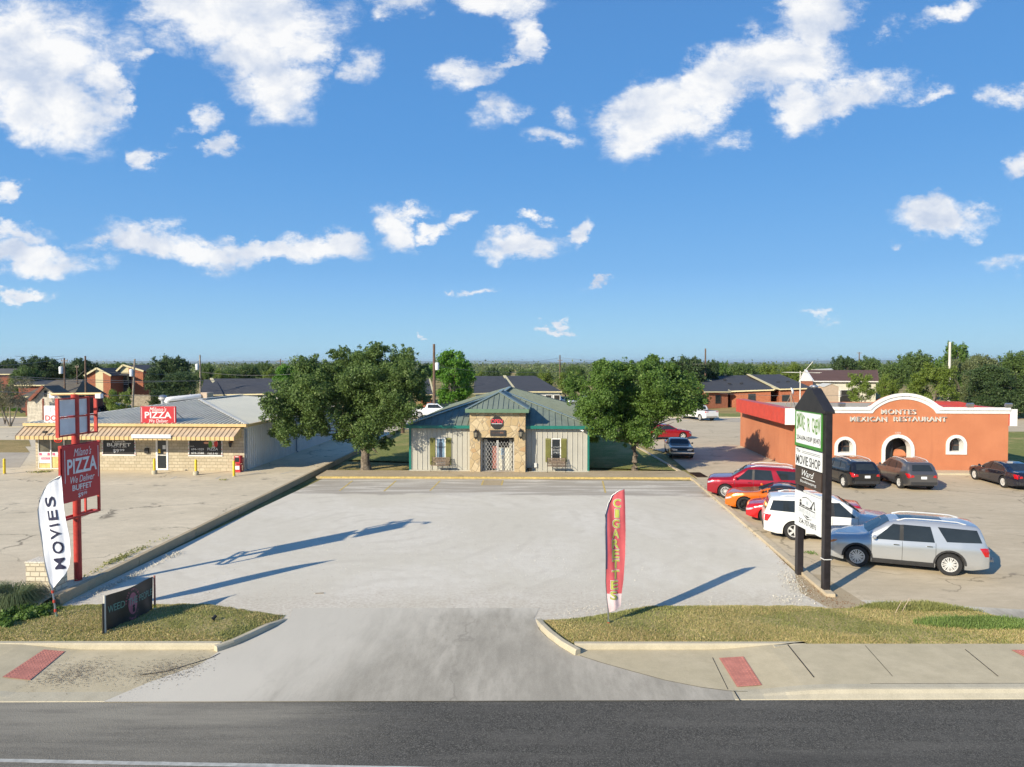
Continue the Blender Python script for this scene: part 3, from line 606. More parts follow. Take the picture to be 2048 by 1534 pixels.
# verges and fields at the back
sheet('verge', [(-160, 92.0), (120, 92.0), (120, 100), (-160, 100)], .03, 'back_lawn'); mb = MB(); mb.box(-160, 120, 91.8, 92.0, -.02, .12); mb.box(-160, KL[-1].x-16, 77.8, 78.0, -.02, .12); structure('kerb', mb, MATS['kerb_concrete'])
sheet('verge', px((-400,905),(60,905),(40,880),(-400,880), z=PIZ), PIZ+.006, 'dry_grass'); sheet('verge', px((-400,940),(40,935),(60,905),(-400,905), z=PIZ), PIZ+.005, 'street_concrete')
sheet('verge', px((-500,905),(62,893),(58,880),(-500,880), z=PIZ), PIZ+.009, 'dry_grass')
sheet('verge', px((1440,828),(1900,832),(1900,800),(1440,795)), .01, 'dry_grass')
sheet('restaurant_lawn', [(34.2, 41.5), (80, 42), (80, 73), (35.5, 73)], .03, 'back_lawn')
sheet('near_field', px((420,756),(545,756),(545,750),(420,750)), .04, 'lawn')
# rusty drain grate at the end of the walk
t = thing('drain_grate', 'rusty steel drain grate at the right end of the shop walk', 'grate', G(1408,950), 0)
mb = MB(); c = G(1408,950); q = [G(1377,946)-c, G(1400,946)-c, G(1405,955)*1-c+Vector((.35,0,0)), G(1384,955)-c+Vector((.3,0,0))]
mb.slab([(p.x, p.y, .03) for p in q[::-1]] if 0 else [(p.x, p.y, .03) for p in q], .02); mb.build('frame', MATS['rust'], t)
mb = MB()
for i in range(9):
    s_ = (i+.5)/9; a = q[0].lerp(q[1], s_); b_ = q[3].lerp(q[2], s_); mb.obox((a.x,a.y,.04), (b_.x,b_.y,.04), .06, .02)
mb.build('bars', MATS['black'], t)
# ------------------------------------------------------------------ buildings
class Frame:
    def __init__(s, o, rz): s.o = Vector(o); s.rz = rz; s.x = Vector((math.cos(rz), math.sin(rz), 0)); s.y = Vector((-math.sin(rz), math.cos(rz), 0))
    def wall(s, px_, py_, yl=0.0):       # photo pixel -> (x, z) on the local plane y = yl
        d = Vector(ray(px_, py_)); q = s.o+s.y*yl; c = Vector((0,0,CH)); t = (q-c).dot(s.y)/d.dot(s.y); p = c+d*t
        return (p-s.o).dot(s.x), p.z-s.o.z
    def rect(s, x0, y0, x1, y1, yl=0.0):
        a = s.wall(x0, y0, yl); b_ = s.wall(x1, y1, yl); return a[0], b_[0], b_[1], a[1]     # x0,x1,z0,z1
SITE = R(-2.6)
def wall_with_holes(mb, x0, x1, z0, z1, holes, y=0.0, th=.2, m=0):     # holes: (hx0,hx1,hz0,hz1); wall in the plane y .. y+th
    xs_ = sorted({x0, x1}|{h[0] for h in holes}|{h[1] for h in holes}); zs_ = sorted({z0, z1}|{h[2] for h in holes}|{h[3] for h in holes})
    def solid(a, b_, c, d):
        mx, mz = (a+b_)/2, (c+d)/2; return not any(h[0] < mx < h[1] and h[2] < mz < h[3] for h in holes)
    for c, d in zip(zs_, zs_[1:]):
        run = None
        for a, b_ in zip(xs_, xs_[1:]):
            if solid(a, b_, c, d): run = (run[0], b_) if run else (a, b_)
            else:
                if run: mb.poly([(run[0],y,c),(run[1],y,c),(run[1],y,d),(run[0],y,d)], m)
                run = None
        if run: mb.poly([(run[0],y,c),(run[1],y,c),(run[1],y,d),(run[0],y,d)], m)
    for h in holes:
        a, b_, c, d = h
        for q in (((a,c),(a,d)),((b_,c),(b_,d)),((a,d),(b_,d)),((a,c),(b_,c))): mb.poly([(q[0][0],y,q[0][1]),(q[1][0],y,q[1][1]),(q[1][0],y+th,q[1][1]),(q[0][0],y+th,q[0][1])], m)
def seams(mb, lo0, lo1, hi0, hi1, n_, w_, h_, m=0):      # ribs running up a roof plane
    lo0, lo1, hi0, hi1 = map(Vector, (lo0, lo1, hi0, hi1)); nrm = (lo1-lo0).cross(hi0-lo0)
    if nrm.length < 1e-6: nrm = (lo1-lo0).cross(hi1-lo0)
    nrm.normalize()
    if nrm.z < 0: nrm = -nrm
    for i in range(n_+1):
        t = i/n_; a = lo0.lerp(lo1, t)+nrm*h_/2; b_ = hi0.lerp(hi1, t)+nrm*h_/2
        if (b_-a).length > .1: mb.obox(a, b_, w_, h_, m, up=nrm)
def vseams(mb, lo0, lo1, apex_t, hi_at, n_, w_, h_, m=0):  # parallel ribs square to the eave; hi_at(t) -> height point
    for i in range(n_+1):
        t = i/n_; a = Vector(lo0).lerp(Vector(lo1), t); b_ = hi_at(t)
        if (b_-a).length > .15: mb.obox(a+Vector((0,0,h_/2)), b_+Vector((0,0,h_/2)), w_, h_, m)

# ============ the shop in the middle
F = Frame(G(820, 943), SITE); SHOP = F
shop = thing('metal_sided_shop', 'low shop with cream ribbed metal walls, green hipped metal roof and a stone entrance porch', 'building', F.o, F.rz)
WX = F.wall(1177, 940)[0]; WH = F.wall(900, 853)[1]; DP = 21.5
po = F.rect(939.3, 824.5, 1050.6, 946, -.75); PX0, PX1, PZ1 = po[0], po[1], po[3]
wl = F.rect(872.5, 876.5, 890.2, 929); wr = F.rect(1103.5, 878, 1120.5, 922)
mb = MB(); hl = (wl[0], wl[1], wl[2]+.05, wl[3]); hr = (wr[0], wr[1], wr[2], wr[3]); door_hole = (PX0+1.1, PX1-1.1, 0, 2.35)
wall_with_holes(mb, 0, WX, 0, WH, [hl, hr, door_hole], 0, .12)
mb.poly([(0,0,0),(0,DP,0),(0,DP,WH),(0,0,WH)]); mb.poly([(WX,0,0),(WX,DP,0),(WX,DP,WH),(WX,0,WH)]); mb.poly([(0,DP,0),(WX,DP,0),(WX,DP,WH),(0,DP,WH)])
x = .16
while x < WX-.05:
    spans = [(0.05, WH-.02)]
    for h in (hl, hr):
        if h[0]-.42 < x < h[1]+.42: spans = [(0.05, h[2]-.03), (h[3]+.03, WH-.02)]
    if PX0 < x < PX1: spans = []
    for a, b_ in spans: mb.prism([(x-.03, 0), (x-.012, -.035), (x+.012, -.035), (x+.03, 0)], lambda u, v, d: (u, v, d), a, b_)
    x += .335
y = .2
while y < DP:
    for sx, s_ in ((0, -1), (WX, 1)): mb.prism([(y-.03, 0), (y-.012, .035*s_), (y+.012, .035*s_), (y+.03, 0)], lambda u, v, d, sx=sx: (sx+v, u, d), .02, WH-.02)
    y += .335
mb.build('wall', MATS['wall_metal'], shop)
mb = MB()
for cx in (-.05, WX-.09): mb.box(cx, cx+.14, -.05, .09, 0, WH)
mb.box(-.03, WX+.03, -.047, -.002, -.02, .05); mb.build('corner_trim', MATS['teal_trim'], shop)
# main roof
OV = .28; RZ = WH+.06; RH = 2.02; hw = WX/2
c0, c1, c2, c3 = (-OV,-OV,RZ), (WX+OV,-OV,RZ), (WX+OV,DP+OV,RZ), (-OV,DP+OV,RZ); r0, r1 = (hw, hw-.1, RZ+RH), (hw, DP-hw+.1, RZ+RH)
mb = MB()
for q in ((c0,c1,r0),(c1,c2,r1,r0),(c2,c3,r1),(c3,c0,r0,r1)): mb.slab(q, .03)
n_ = int((WX+2*OV)/.41)
def ht(t): return Vector(c0).lerp(Vector(r0), t*2) if t <= .5 else Vector(c1).lerp(Vector(r0), (1-t)*2)
vs_ = MB(); 
for i in range(1, n_):
    t = i/n_; a = Vector(c0).lerp(Vector(c1), t); k = min(t, 1-t)*2; top = Vector((a.x, c0[1]+(r0[1]-c0[1])*k, RZ+RH*k)); mb.obox(a+Vector((0,0,.02)), top+Vector((0,0,.02)), .035, .045)
for (A, B, X) in ((c0, c3, 0), (c1, c2, 0)):
    m_ = int((DP+2*OV)/.41)
    for i in range(1, m_):
        y = A[1]+(B[1]-A[1])*i/m_; k = min(1, (y-A[1])/(r0[1]-A[1]), (B[1]-y)/(B[1]-r1[1])); a = Vector((A[0], y, RZ+.02)); mb.obox(a, Vector((A[0]+(hw-A[0])*k, y, RZ+.02+RH*k)), .035, .045)
rf = mb.build('roof', MATS['green_metal'], shop)
mb = MB()
for a, b_ in ((c0, r0), (c1, r0), (c2, r1), (c3, r1), (r0, r1)): mb.obox(Vector(a)+Vector((0,0,.05)), Vector(b_)+Vector((0,0,.05)), .24, .05)
mb.build('ridge_cap', MATS['green_cap'], rf)
mb = MB()
PG0, PG1 = PX0-.02, PX1+.02
for x0, x1 in ((-OV-.06, PG0), (PG1, WX+OV+.06)): mb.box(x0, x1, -OV-.10, -OV+.02, WH-.10, WH+.10)
mb.box(-OV-.10, -OV+.0, -OV+.02, DP+OV, WH-.10, WH+.08); mb.box(WX+OV, WX+OV+.10, -OV+.02, DP+OV, WH-.10, WH+.08); mb.build('gutter', MATS['teal_trim'], shop)
# porch of rubble stone
pd_ = -.75; dr_ = F.rect(960.3, 874.8, 1028.6, 946, pd_)
mb = MB(); wall_with_holes(mb, PX0, PX1, 0, PZ1, [(dr_[0], dr_[1], 0, dr_[3])], pd_, .55)
for x in (PX0, PX1): mb.poly([(x,pd_,0),(x,2.2,0),(x,2.2,PZ1),(x,pd_,PZ1)])
# backs of the two piers
mb.build('stone_porch', MATS['rubble_stone'], shop)
mb = MB(); q = F.rect(932, 816, 1057, 824, pd_-.3); ex0, ex1 = q[0], q[1]; ez = PZ1+.18; ph = F.wall(1000, 785, 1.2)[1]-ez; cx = (ex0+ex1)/2
a0, a1, a2, a3 = (ex0, pd_-.32, ez), (ex1, pd_-.32, ez), (ex1, 3.5, ez), (ex0, 3.5, ez); ap_ = (cx, 1.25, ez+ph); ab = (cx, 5.6, ez+ph)
mb.slab((a0, a1, ap_), .03); mb.slab((a1, a2, (ex1, 3.5, ez), ab, ap_)[:2]+(ab, ap_), .03); mb.slab((a0, ap_, ab, a3), .03)
for i in range(1, 12):
    t = i/12; k = min(t, 1-t)*2; a = Vector(a0).lerp(Vector(a1), t); mb.obox(a+Vector((0,0,.02)), Vector((a.x, a0[1]+(1.25-a0[1])*k, ez+ph*k+.02)), .035, .045)
pr = mb.build('porch_roof', MATS['green_metal'], shop)
mb = MB()
for a, b_ in ((a0, ap_), (a1, ap_), (ap_, ab)): mb.obox(Vector(a)+Vector((0,0,.05)), Vector(b_)+Vector((0,0,.05)), .2, .05)
mb.build('ridge_cap', MATS['green_cap'], pr)
mb = MB(); mb.box(ex0-.02, ex1+.02, a0[1]-.1, a0[1]+.02, PZ1, ez+.06); mb.box(ex0-.06, ex0+.02, a0[1]+.02, 2.6, PZ1, ez+.03); mb.box(ex1-.02, ex1+.06, a0[1]+.02, 2.6, PZ1, ez+.03); mb.build('porch_gutter', MATS['sage_trim'], shop)
mb = MB(); mb.box(dr_[0]-.6, dr_[1]+.6, pd_+.05, .0, 2.62, 2.66); mb.box(dr_[0]-.6, dr_[0]-.0, pd_+.56, -.001, 0, 2.62); mb.box(dr_[1], dr_[1]+.6, pd_+.56, -.001, 0, 2.62); mb.build('porch_lining', MATS['stone_white'], shop)
# door behind the gate: glazed leaf on the left, cream leaf on the right with posters
dx0, dx1 = dr_[0], dr_[1]; dm = (dx0+dx1)/2
d = MB(); d.box(dx0-.05, dx1+.05, .06, .12, .02, 2.36); dd = d.build('door', MATS['interior_dark'], shop)
d = MB(); 
for x0, x1, z0, z1 in ((dx0+.1, dx1-.1, 2.2, 2.3), (dx0+.1, dx0+.18, .03, 2.2), (dx1-.18, dx1-.1, .03, 2.2), (dm-.04, dm+.04, .03, 2.2)): d.box(x0, x1, .0, .06, z0, z1)
d.build('frame', MATS['trim_plastic'], dd)
d = MB(); d.box(dm+.04, dx1-.18, .02, .06, .03, 1.65); d.build('door_panel', MATS['pale_siding'], dd); d = MB(); d.box(dm+.2, dm+.42, -.0, .02, 1.15, 1.6); d.box(dm+.24, dm+.34, 0, .02, .85, 1.05); d.build('notice', MATS['poster_blue'], dd)
d = MB(); d.box(dm-.36, dm-.02, -.03, 0, .25, 1.75); o = d.build('poster', M('poster_red', (.34,.13,.10), .5, 0, .35, 9), dd)
d = MB(); d.box(dx0+.18, dm-.4, .03, .06, .1, 2.15); d.build('pane', MATS['dark_glass'], dd)
# windows: left with a pale blue picture film, right dark with white lettering
def shop_window(h, mat_):
    w_ = MB()
    for x0, x1, z0, z1 in ((h[0]-.04, h[0]+.02, h[2]-.04, h[3]+.04), (h[1]-.02, h[1]+.04, h[2]-.04, h[3]+.04), (h[0]+.02, h[1]-.02, h[3]-.02, h[3]+.04), (h[0]+.02, h[1]-.02, h[2]-.04, h[2]+.02)): w_.box(x0, x1, -.03, .05, z0, z1)
    wo = w_.build('window', MATS['white_trim'], shop)
    p_ = MB(); p_.box(h[0]+.02, h[1]-.02, .03, .045, h[2]+.02, h[3]-.02); p_.build('pane', mat_, wo)
    s_ = MB()
    for z in (h[2]+.35, h[3]-.58): s_.box(h[0]-.05, h[1]+.05, -.075, -.05, z, z+.025)
    for i in range(4): x = h[0]+.06+i*(h[1]-h[0]-.12)/3; s_.box(x-.006, x+.006, -.066, -.056, h[2]+.05, h[3]-.05)
    s_.build('security_bars', MATS['black'], wo)
    for x0 in (h[0]-.42, h[1]+.06):
        t_ = MB(); t_.box(x0, x0+.36, -.07, -.04, h[2]-.06, h[3]+.04)
        for i in range(26): z = h[2]+.0+i*(h[3]-h[2]-.04)/26; t_.obox((x0+.03, -.075, z+.02), (x0+.33, -.075, z+.02), .02, .045, 0, (0,-.6,1))
        t_.build('shutter', MATS['olive'], shop)
    return wo
wo = shop_window(hl, MATS['poster_blue'])
d = MB()     # plain standing figure silhouette on the film
cx_ = (hl[0]+hl[1])/2; 
for pts in ([(-.05,1.5),(.05,1.5),(.06,1.62),(0,1.68),(-.06,1.62)], [(-.12,.85),(.1,.8),(.13,1.4),(.05,1.48),(-.06,1.48),(-.14,1.38)], [(-.12,.1),(-.03,.1),(0,.84),(-.11,.85)], [(.03,.1),(.12,.1),(.1,.8),(0,.84)]):
    d.poly([(cx_+u, .024, hl[2]+v) for u, v in pts])
d.build('poster', M('poster_navy', (.03,.05,.09), .5, 0, .3, 12), wo)
wo = shop_window(hr, MATS['dark_glass'])
for s_, z, h_, w_ in (('VIDEO', 1.25, .11, .22), ('GAMES & DVDS', 1.12, .05, .28), ('NEW & USED', 1.03, .05, .28), ('OPEN', .90, .09, .24)):
    c = (hr[0]+hr[1])/2; letters(s_, (c, .028, hr[2]), (1,0,0), (0,0,1), (-w_, w_, z-h_/2-.35, z+h_/2-.35), MATS['sign_white'], wo, off=.0)
# scissor gate
gt = MB()
gz1 = 2.02
for X0, X1 in ((dx0+.08, dm-.06), (dm+.06, dx1-.06)):
    nx = 5; cw = (X1-X0)/nx; nz = 6; chh = gz1/nz
    for i in range(-nz, nx):
        for s_ in (1, -1):
            # diagonal lines clipped to the leaf
            xa, za = X0+i*cw, 0.0; xb, zb = xa+nz*cw, gz1
            pts_ = []
            t0 = max(0, (X0-xa)/(xb-xa)); t1 = min(1, (X1-xa)/(xb-xa))
            if t1-t0 < .02: continue
            p = (xa+(xb-xa)*t0, gz1*t0+.08); q_ = (xa+(xb-xa)*t1, gz1*t1+.08)
            if s_ < 0: p, q_ = (X0+X1-p[0], p[1]), (X0+X1-q_[0], q_[1])
            yy_ = pd_+.36+.014*s_; gt.obox((p[0], yy_, p[1]), (q_[0], yy_, q_[1]), .012, .022, 0, (0,1,0))
for x in (dm-.035, dm+.035, dx0+.05, dx1-.05): gt.box(x-.022, x+.022, pd_+.32, pd_+.40, .02, 2.18 if abs(x-dm) < .1 else 2.1)
o = gt.build('folding_gate', M('gate_steel', (.66,.66,.64), .4, .3, .05, 3), None); o.location = F.o; o.rotation_euler = (0,0,F.rz); tag(o, 'closed white scissor security gate across the stone porch doorway', 'gate')
# OPEN octagon
def on(Fr, xz, y): return Fr.o+Fr.x*xz[0]+Fr.y*y+Vector((0,0,xz[1]))
c = F.wall(993.8, 845.5, pd_); rad = .43
t = thing('open_sign', 'black octagonal sign reading OPEN in red above the shop door', 'sign', on(F, c, pd_), F.rz)
mb = MB(); mb.prism([(rad*math.cos(R(22.5+45*i))*1.04, rad*math.sin(R(22.5+45*i))*1.04) for i in range(8)], lambda u, v, d: (u, d, v), -.06, .02); mb.build('board', MATS['sign_black'], t, 0, .008)
letters('OPEN', (0,-.06,0), (1,0,0), (0,0,1), (-.37,.37,-.02,.24), MATS['red_letters'] if 0 else M('open_red', (.75,.06,.09), .5, 0, .05, 4), t, bold=.02, off=.006)
mb = MB(); mb.box(-.35,.35,-.068,-.058,-.075,-.045); mb.build('underline', MATS['sign_white'], t)
c = F.wall(996, 866, pd_); t = thing('led_sign', 'dark rectangular message sign with faint red letters under the octagon', 'sign', on(F, c, pd_), F.rz)
mb = MB(); mb.box(-.51,.51,-.08,.0,-.19,.19); mb.build('frame', MATS['trim_plastic'], t, 0, .01); letters('WELCOME', (0,-.08,0), (1,0,0), (0,0,1), (-.38,.06,-.02,.07), MATS['rust'], t, off=.006); mb = MB(); mb.box(.12,.36,-.086,-.081,-.03,.08); mb.build('lit_segment', MATS['rust'], t)
def lantern(pxy, lab):
    c = F.wall(pxy[0], pxy[1], pd_); t = thing('wall_lantern', lab, 'lantern', on(F, (c[0], c[1]-.0), pd_-.18), F.rz, 'lanterns beside the shop door')
    mb = MB(); mb.tube([(0,.18,.12),(0,.08,.3),(0,0,.34),(0,0,.24)], .016, 6); mb.box(-.05,.05,.13,.18,-.05,.25); mb.build('bracket', MATS['black'], t)
    mb = MB(); mb.lathe([(.03,-.30),(.07,-.27),(.12,-.2),(.14,.12),(.03,.24)], n=6); mb.build('glass', M('lantern_glass', (.25,.23,.18), .15, 0, .2, 9), t, 30)
    mb = MB(); mb.lathe([(.17,.10),(.16,.14),(.05,.25),(.02,.32),(.001,.36)], n=6); mb.lathe([(.001,-.4),(.05,-.33),(.10,-.27),(.12,-.20),(.10,-.19)], n=6)
    for i in range(6): a = math.pi*i/3; mb.obox((.13*math.cos(a), .13*math.sin(a), -.2), (.155*math.cos(a), .155*math.sin(a), .12), .015, .015)
    mb.build('cage', MATS['black'], t)
lantern((952, 867), 'black iron wall lantern on the stone left of the OPEN sign'); lantern((1041.5, 866), 'black iron wall lantern on the stone right of the OPEN sign')
c = F.wall(1163, 860); t = thing('security_camera', 'small white security camera under the right end of the green gutter', 'camera', on(F, c, -.02), F.rz)
mb = MB(); mb.tube([(0,0,.05),(0,-.15,.05)], .02, 8); mb.build('arm', MATS['white_paint'], t); mb = MB(); mb.tube([(-.12,-.15,.07),(.12,-.3,-.05)], .055, 10); mb.build('housing', MATS['white_paint'], t, 40)
# gravel bed at the shop foot
sheet('gravel_bed', [tuple(on(F, (a, 0), b_))[:2] for a, b_ in ((0,-.02),(PX0,-.02),(PX0,-.6),(0,-.6))], .135, 'stone_white'); sheet('gravel_bed', [tuple(on(F, (a, 0), b_))[:2] for a, b_ in ((PX1,-.02),(WX,-.02),(WX,-.6),(PX1,-.6))], .135, 'stone_white')
sheet('door_step', [tuple(on(F, (a, 0), b_))[:2] for a, b_ in ((PX0,-.0),(PX1,-.0),(PX1,-.76),(PX0,-.76))], .137, 'street_concrete')
def bench(pxc, lab, seed):
    c = F.wall(pxc, 930, -.62); t = thing('garden_bench', lab, 'bench', F.o+F.x*c[0]+F.y*(-.62)+Vector((0,0,.13)), F.rz, 'slatted benches at the shop wall')
    mb = MB()
    for i in range(5): mb.box(-.62,.62,-.22+i*.09,-.15+i*.09,.40,.425)
    mb.build('seat', MATS['bench_wood'], t); mb = MB()
    for i in range(5): mb.box(-.62,.62,.23+.03*i,.25+.03*i,.47+i*.085,.535+i*.085)
    mb.build('backrest', MATS['bench_wood'], t)
    for s_ in (-1, 1):
        mb = MB(); x = .6*s_; mb.tube([(x,-.22,0),(x,-.24,.3),(x,-.2,.41),(x,.2,.41)], .018, 6); mb.tube([(x,.26,0),(x,.2,.41),(x,.38,.92)], .018, 6); mb.tube([(x,-.22,.4),(x,-.26,.6),(x,-.1,.64),(x,.28,.62)], .018, 6); mb.build('leg', MATS['black'], t)
bench(881, 'weathered slatted bench under the blue picture window, in tree shade', 1); bench(1113, 'weathered slatted bench under the dark window right of the porch', 2)
c = F.wall(1059, 940, -.35); t = thing('plant_pot', 'small black pot on the white gravel right of the porch', 'pot', F.o+F.x*c[0]+F.y*-.35+Vector((0,0,.13))); mb = MB(); mb.lathe([(.10,0),(.15,.05),(.17,.2),(.14,.22),(.12,.1)]); mb.build('pot_body', MATS['black'], t, 40); mb = MB(); mb.lathe([(.001,.2),(.10,.21),(.12,.19)]); mb.build('lid', MATS['trim_plastic'], t, 40)
c = F.wall(1071, 936); t = thing('utility_box', 'small cream electrical box on the metal wall right of the porch', 'utility box', on(F, (c[0], .35), 0), F.rz); mb = MB(); mb.box(-.09,.09,-.12,-.04,0,.3); mb.build('cabinet', MATS['side_metal'], t, 0, .01); mb = MB(); mb.tube([(0,-.06,.3),(0,-.06,.9)], .015, 6); mb.build('conduit', MATS['side_metal'], t)

# ============ pizza building on the left
F = Frame(G(72, 939, PIZ), SITE); PZF = F
pz = thing('pizza_restaurant_building', 'limestone fronted pizza shop with grey ribbed roof and yellow striped awning', 'building', F.o, F.rz)
WX = F.wall(489, 940)[0]; DP = 20.5; WH = 2.75
sf = F.rect(75.5, 877, 185, 937); bw = F.rect(205.5, 877, 270.5, 909.5); dw = F.rect(311.5, 876, 337, 938); rw = F.rect(378, 877, 444, 911)
H_ = [(sf[0], sf[1], .06, 2.2), (bw[0], bw[1], bw[2], 2.2), (dw[0], dw[1], 0, 2.2), (rw[0], rw[1], rw[2], 2.2)]
mb = MB(); wall_with_holes(mb, 0, WX, -.02, WH, H_, 0, .15); mb.poly([(0,0,0),(0,1.6,0),(0,1.6,WH),(0,0,WH)]); mb.build('stone_wall', MATS['limestone'], pz)
mb = MB(); mb.poly([(WX,0,-.02),(WX,DP,-.02),(WX,DP,WH+.1),(WX,0,WH+.1)]); mb.poly([(0,1.6,0),(0,DP,0),(0,DP,WH),(0,1.6,WH)]); mb.poly([(0,DP,0),(WX,DP,0),(WX,DP,WH),(0,DP,WH)])
y = .35
while y < DP: mb.prism([(y-.04, 0), (y-.015, .04), (y+.015, .04), (y+.04, 0)], lambda u, v, d: (WX+v, u, d), 0, WH+.05); y += .3
o = mb.build('side_wall', MATS['side_metal'], pz); M('slate_pipe', (.20,.24,.28), .4, .2, .1, 3)
for y in (.12, 9.2, 19.8): mb = MB(); mb.tube([(WX+.09, y, WH), (WX+.09, y, .15), (WX+.22, y, .05)], .05, 6); mb.build('downspout', MATS['slate_pipe'], pz)
EZ = 3.02; hw = WX/2; RH = 1.16; OV = .25
c0, c1, c2, c3 = (-.5,-OV,EZ), (WX+OV,-OV,EZ), (WX+OV,DP+OV,EZ), (-.5,DP+OV,EZ); r0, r1 = (hw, hw+1.0, EZ+RH), (hw, DP-5, EZ+RH)
mb = MB(); mb.slab((c0,c1,r0), .04, 0); mb.slab((c3,c0,r0,r1), .04, 0); mb.slab((c2,c3,r1), .04, 0)
n_ = 48
for i in range(1, n_):
    t = i/n_; a = Vector(c0).lerp(Vector(c1), t); k = t/((hw-c0[0])/(c1[0]-c0[0])) if a.x < hw else (c1[0]-a.x)/(c1[0]-hw)
    mb.obox(a+Vector((0,0,.03)), Vector((a.x, c0[1]+(r0[1]-c0[1])*k, EZ+RH*k+.03)), .07, .13)
mb.build('roof', MATS['galvanised'], pz)
mb = MB(); mb.slab((c1,c2,r1,r0), .04)
for i in range(1, 52):
    y = c1[1]+(c2[1]-c1[1])*i/52; k = min(1, (y-c1[1])/(r0[1]-c1[1]), (c2[1]-y)/(c2[1]-r1[1])); mb.obox((c1[0], y, EZ+.004), (c1[0]+(hw-c1[0])*k, y, EZ+.004+RH*k), .03, .012)
mb.build('roof_side', MATS['white_roof'], pz)
mb = MB()
for a, b_ in ((c0, r0), (c1, r0), (r0, r1)): mb.obox(Vector(a)+Vector((0,0,.06)), Vector(b_)+Vector((0,0,.06)), .25, .05)
mb.build('ridge_cap', MATS['galvanised'], pz)
mb = MB(); mb.box(-.56, WX+OV+.05, -OV-.12, -OV+.02, EZ-.12, EZ+.06); mb.box(WX+OV-.02, WX+OV+.1, -OV+.02, DP+OV, EZ-.14, EZ+.04); mb.build('fascia', MATS['awning_yellow'], pz)
mb = MB(); mb.box(WX-.02, WX+OV-.02, -OV+.02, DP, EZ-.1, EZ-.06); mb.box(-.5, WX, -OV, .0, WH-.02, WH+.02); mb.build('soffit', MATS['cream'], pz)
# awning
AX0 = F.wall(31, 875, -1.5)[0]; AX1 = F.wall(468, 875, -1.5)[0]; ay0, ay1 = -1.5, -.16; az0 = F.wall(250, 873, -1.5)[1]; az1 = EZ-.16; ab0 = F.wall(250, 880, -1.5)[1]
aw = MB(); bx0 = -.6; bx1 = WX-.1
aw.slab([(AX0, ay0, az0), (AX1, ay0, az0), (bx1, ay1, az1), (bx0, ay1, az1)], .03, 0)
k = 46
for i in range(k+1):
    t = i/k; a = Vector((AX0+(AX1-AX0)*t, ay0, az0+.02)); b_ = Vector((bx0+(bx1-bx0)*t, ay1, az1+.02)); aw.obox(a, b_, .022, .016, 1); aw.box(a.x-.011, a.x+.011, ay0-.035, ay0-.01, ab0, az0+.02, 1)
aw.poly([(AX0, ay0, az0), (bx0, ay1, az1), (bx0, ay1, ab0), (AX0, ay0, ab0)], 2); aw.poly([(AX1, ay0, az0), (bx1, ay1, az1), (bx1, ay1, ab0+.1), (AX1, ay0, ab0)], 2)
aw.box(AX0, AX1, ay0-.01, ay0+.03, ab0, az0, 2)
aw.build('awning', [MATS['awning_tan'], M('seam_brown', (.30,.19,.10), .6, 0, .1, 3), MATS['awning_yellow']], pz)
q = F.rect(263.5, 868.5, 342, 876.5, -1.55); mb = MB(); mb.box(q[0], q[1], -1.60, -1.54, q[2], q[3]); mb.build('awning_banner', MATS['sign_white'], pz)
# storefront
a = H_[0]; mb = MB(); xs_ = [a[0], a[0]+.86, a[0]+1.76, a[0]+2.6, a[1]]
for x in xs_: mb.box(x-.035, x+.035, .0, .1, .06, 2.2)
mb.box(a[0], a[1], .01, .09, .02, .1); mb.box(a[0]+.035, a[0]+2.6-.035, .01, .09, .86, .92); mb.box(a[0]+1.76+.035, a[1]-.035, .01, .09, 1.55, 1.6); mb.box(a[0]+.035, a[1]-.035, .01, .09, 2.14, 2.2)
so_ = mb.build('storefront', MATS['white_trim'], pz)
mb = MB(); mb.box(a[0], a[1], .05, .06, .1, 2.14); mb.build('pane', M('shop_glass', (.10,.095,.075), .08, 0, .5, 1.6), so_)
mb = MB(); mb.box(a[0]+.06, a[0]+.8, .02, .03, .12, .4); mb.box(a[0]+.95, a[0]+1.7, .02, .03, .12, .84); mb.build('paper_sign', MATS['paper_yellow'], so_)
mb = MB(); mb.box(a[0]+.06, a[0]+.8, .02, .03, .42, .84); mb.box(a[0]+.06, a[0]+.8, .02, .03, .94, 1.16); mb.box(a[0]+.95, a[0]+1.7, .02, .03, .94, 1.16); mb.build('poster', MATS['sign_white'], so_)
mb = MB(); mb.box(a[0]+.2, a[0]+.78, .01, .02, .66, .8); 
for x in (.08, .62, .98, 1.5): mb.lathe([(.001,.0),(.09,.0),(.09,.012),(.001,.012)], (a[0]+x+.08, .006, 1.02), 'Y', 10)
mb.build('poster_print', M('print_pink', (.72,.10,.20), .6, 0, .1, 6), so_)
letters('DONUTS', (a[0]+.26, .008, .69), (1,0,0), (0,0,1), (0,.46,0,.08), MATS['sign_white'], so_, off=.0)
mb = MB(); mb.lathe([(.20,0),(.24,.0),(.24,.02),(.20,.02)], (0,0,0), 'Y', 20, closed=True)
t_ = mb.build('neon_open_sign', MATS['neon_red'], so_); t_.location = (a[0]+1.35, .015, 1.92); t_.scale = (1.1, 1, .55); letters('OPEN', (a[0]+1.35, .018, 1.92), (1,0,0), (0,0,1), (-.16,.16,-.05,.05), MATS['neon_red'], so_, off=.0)
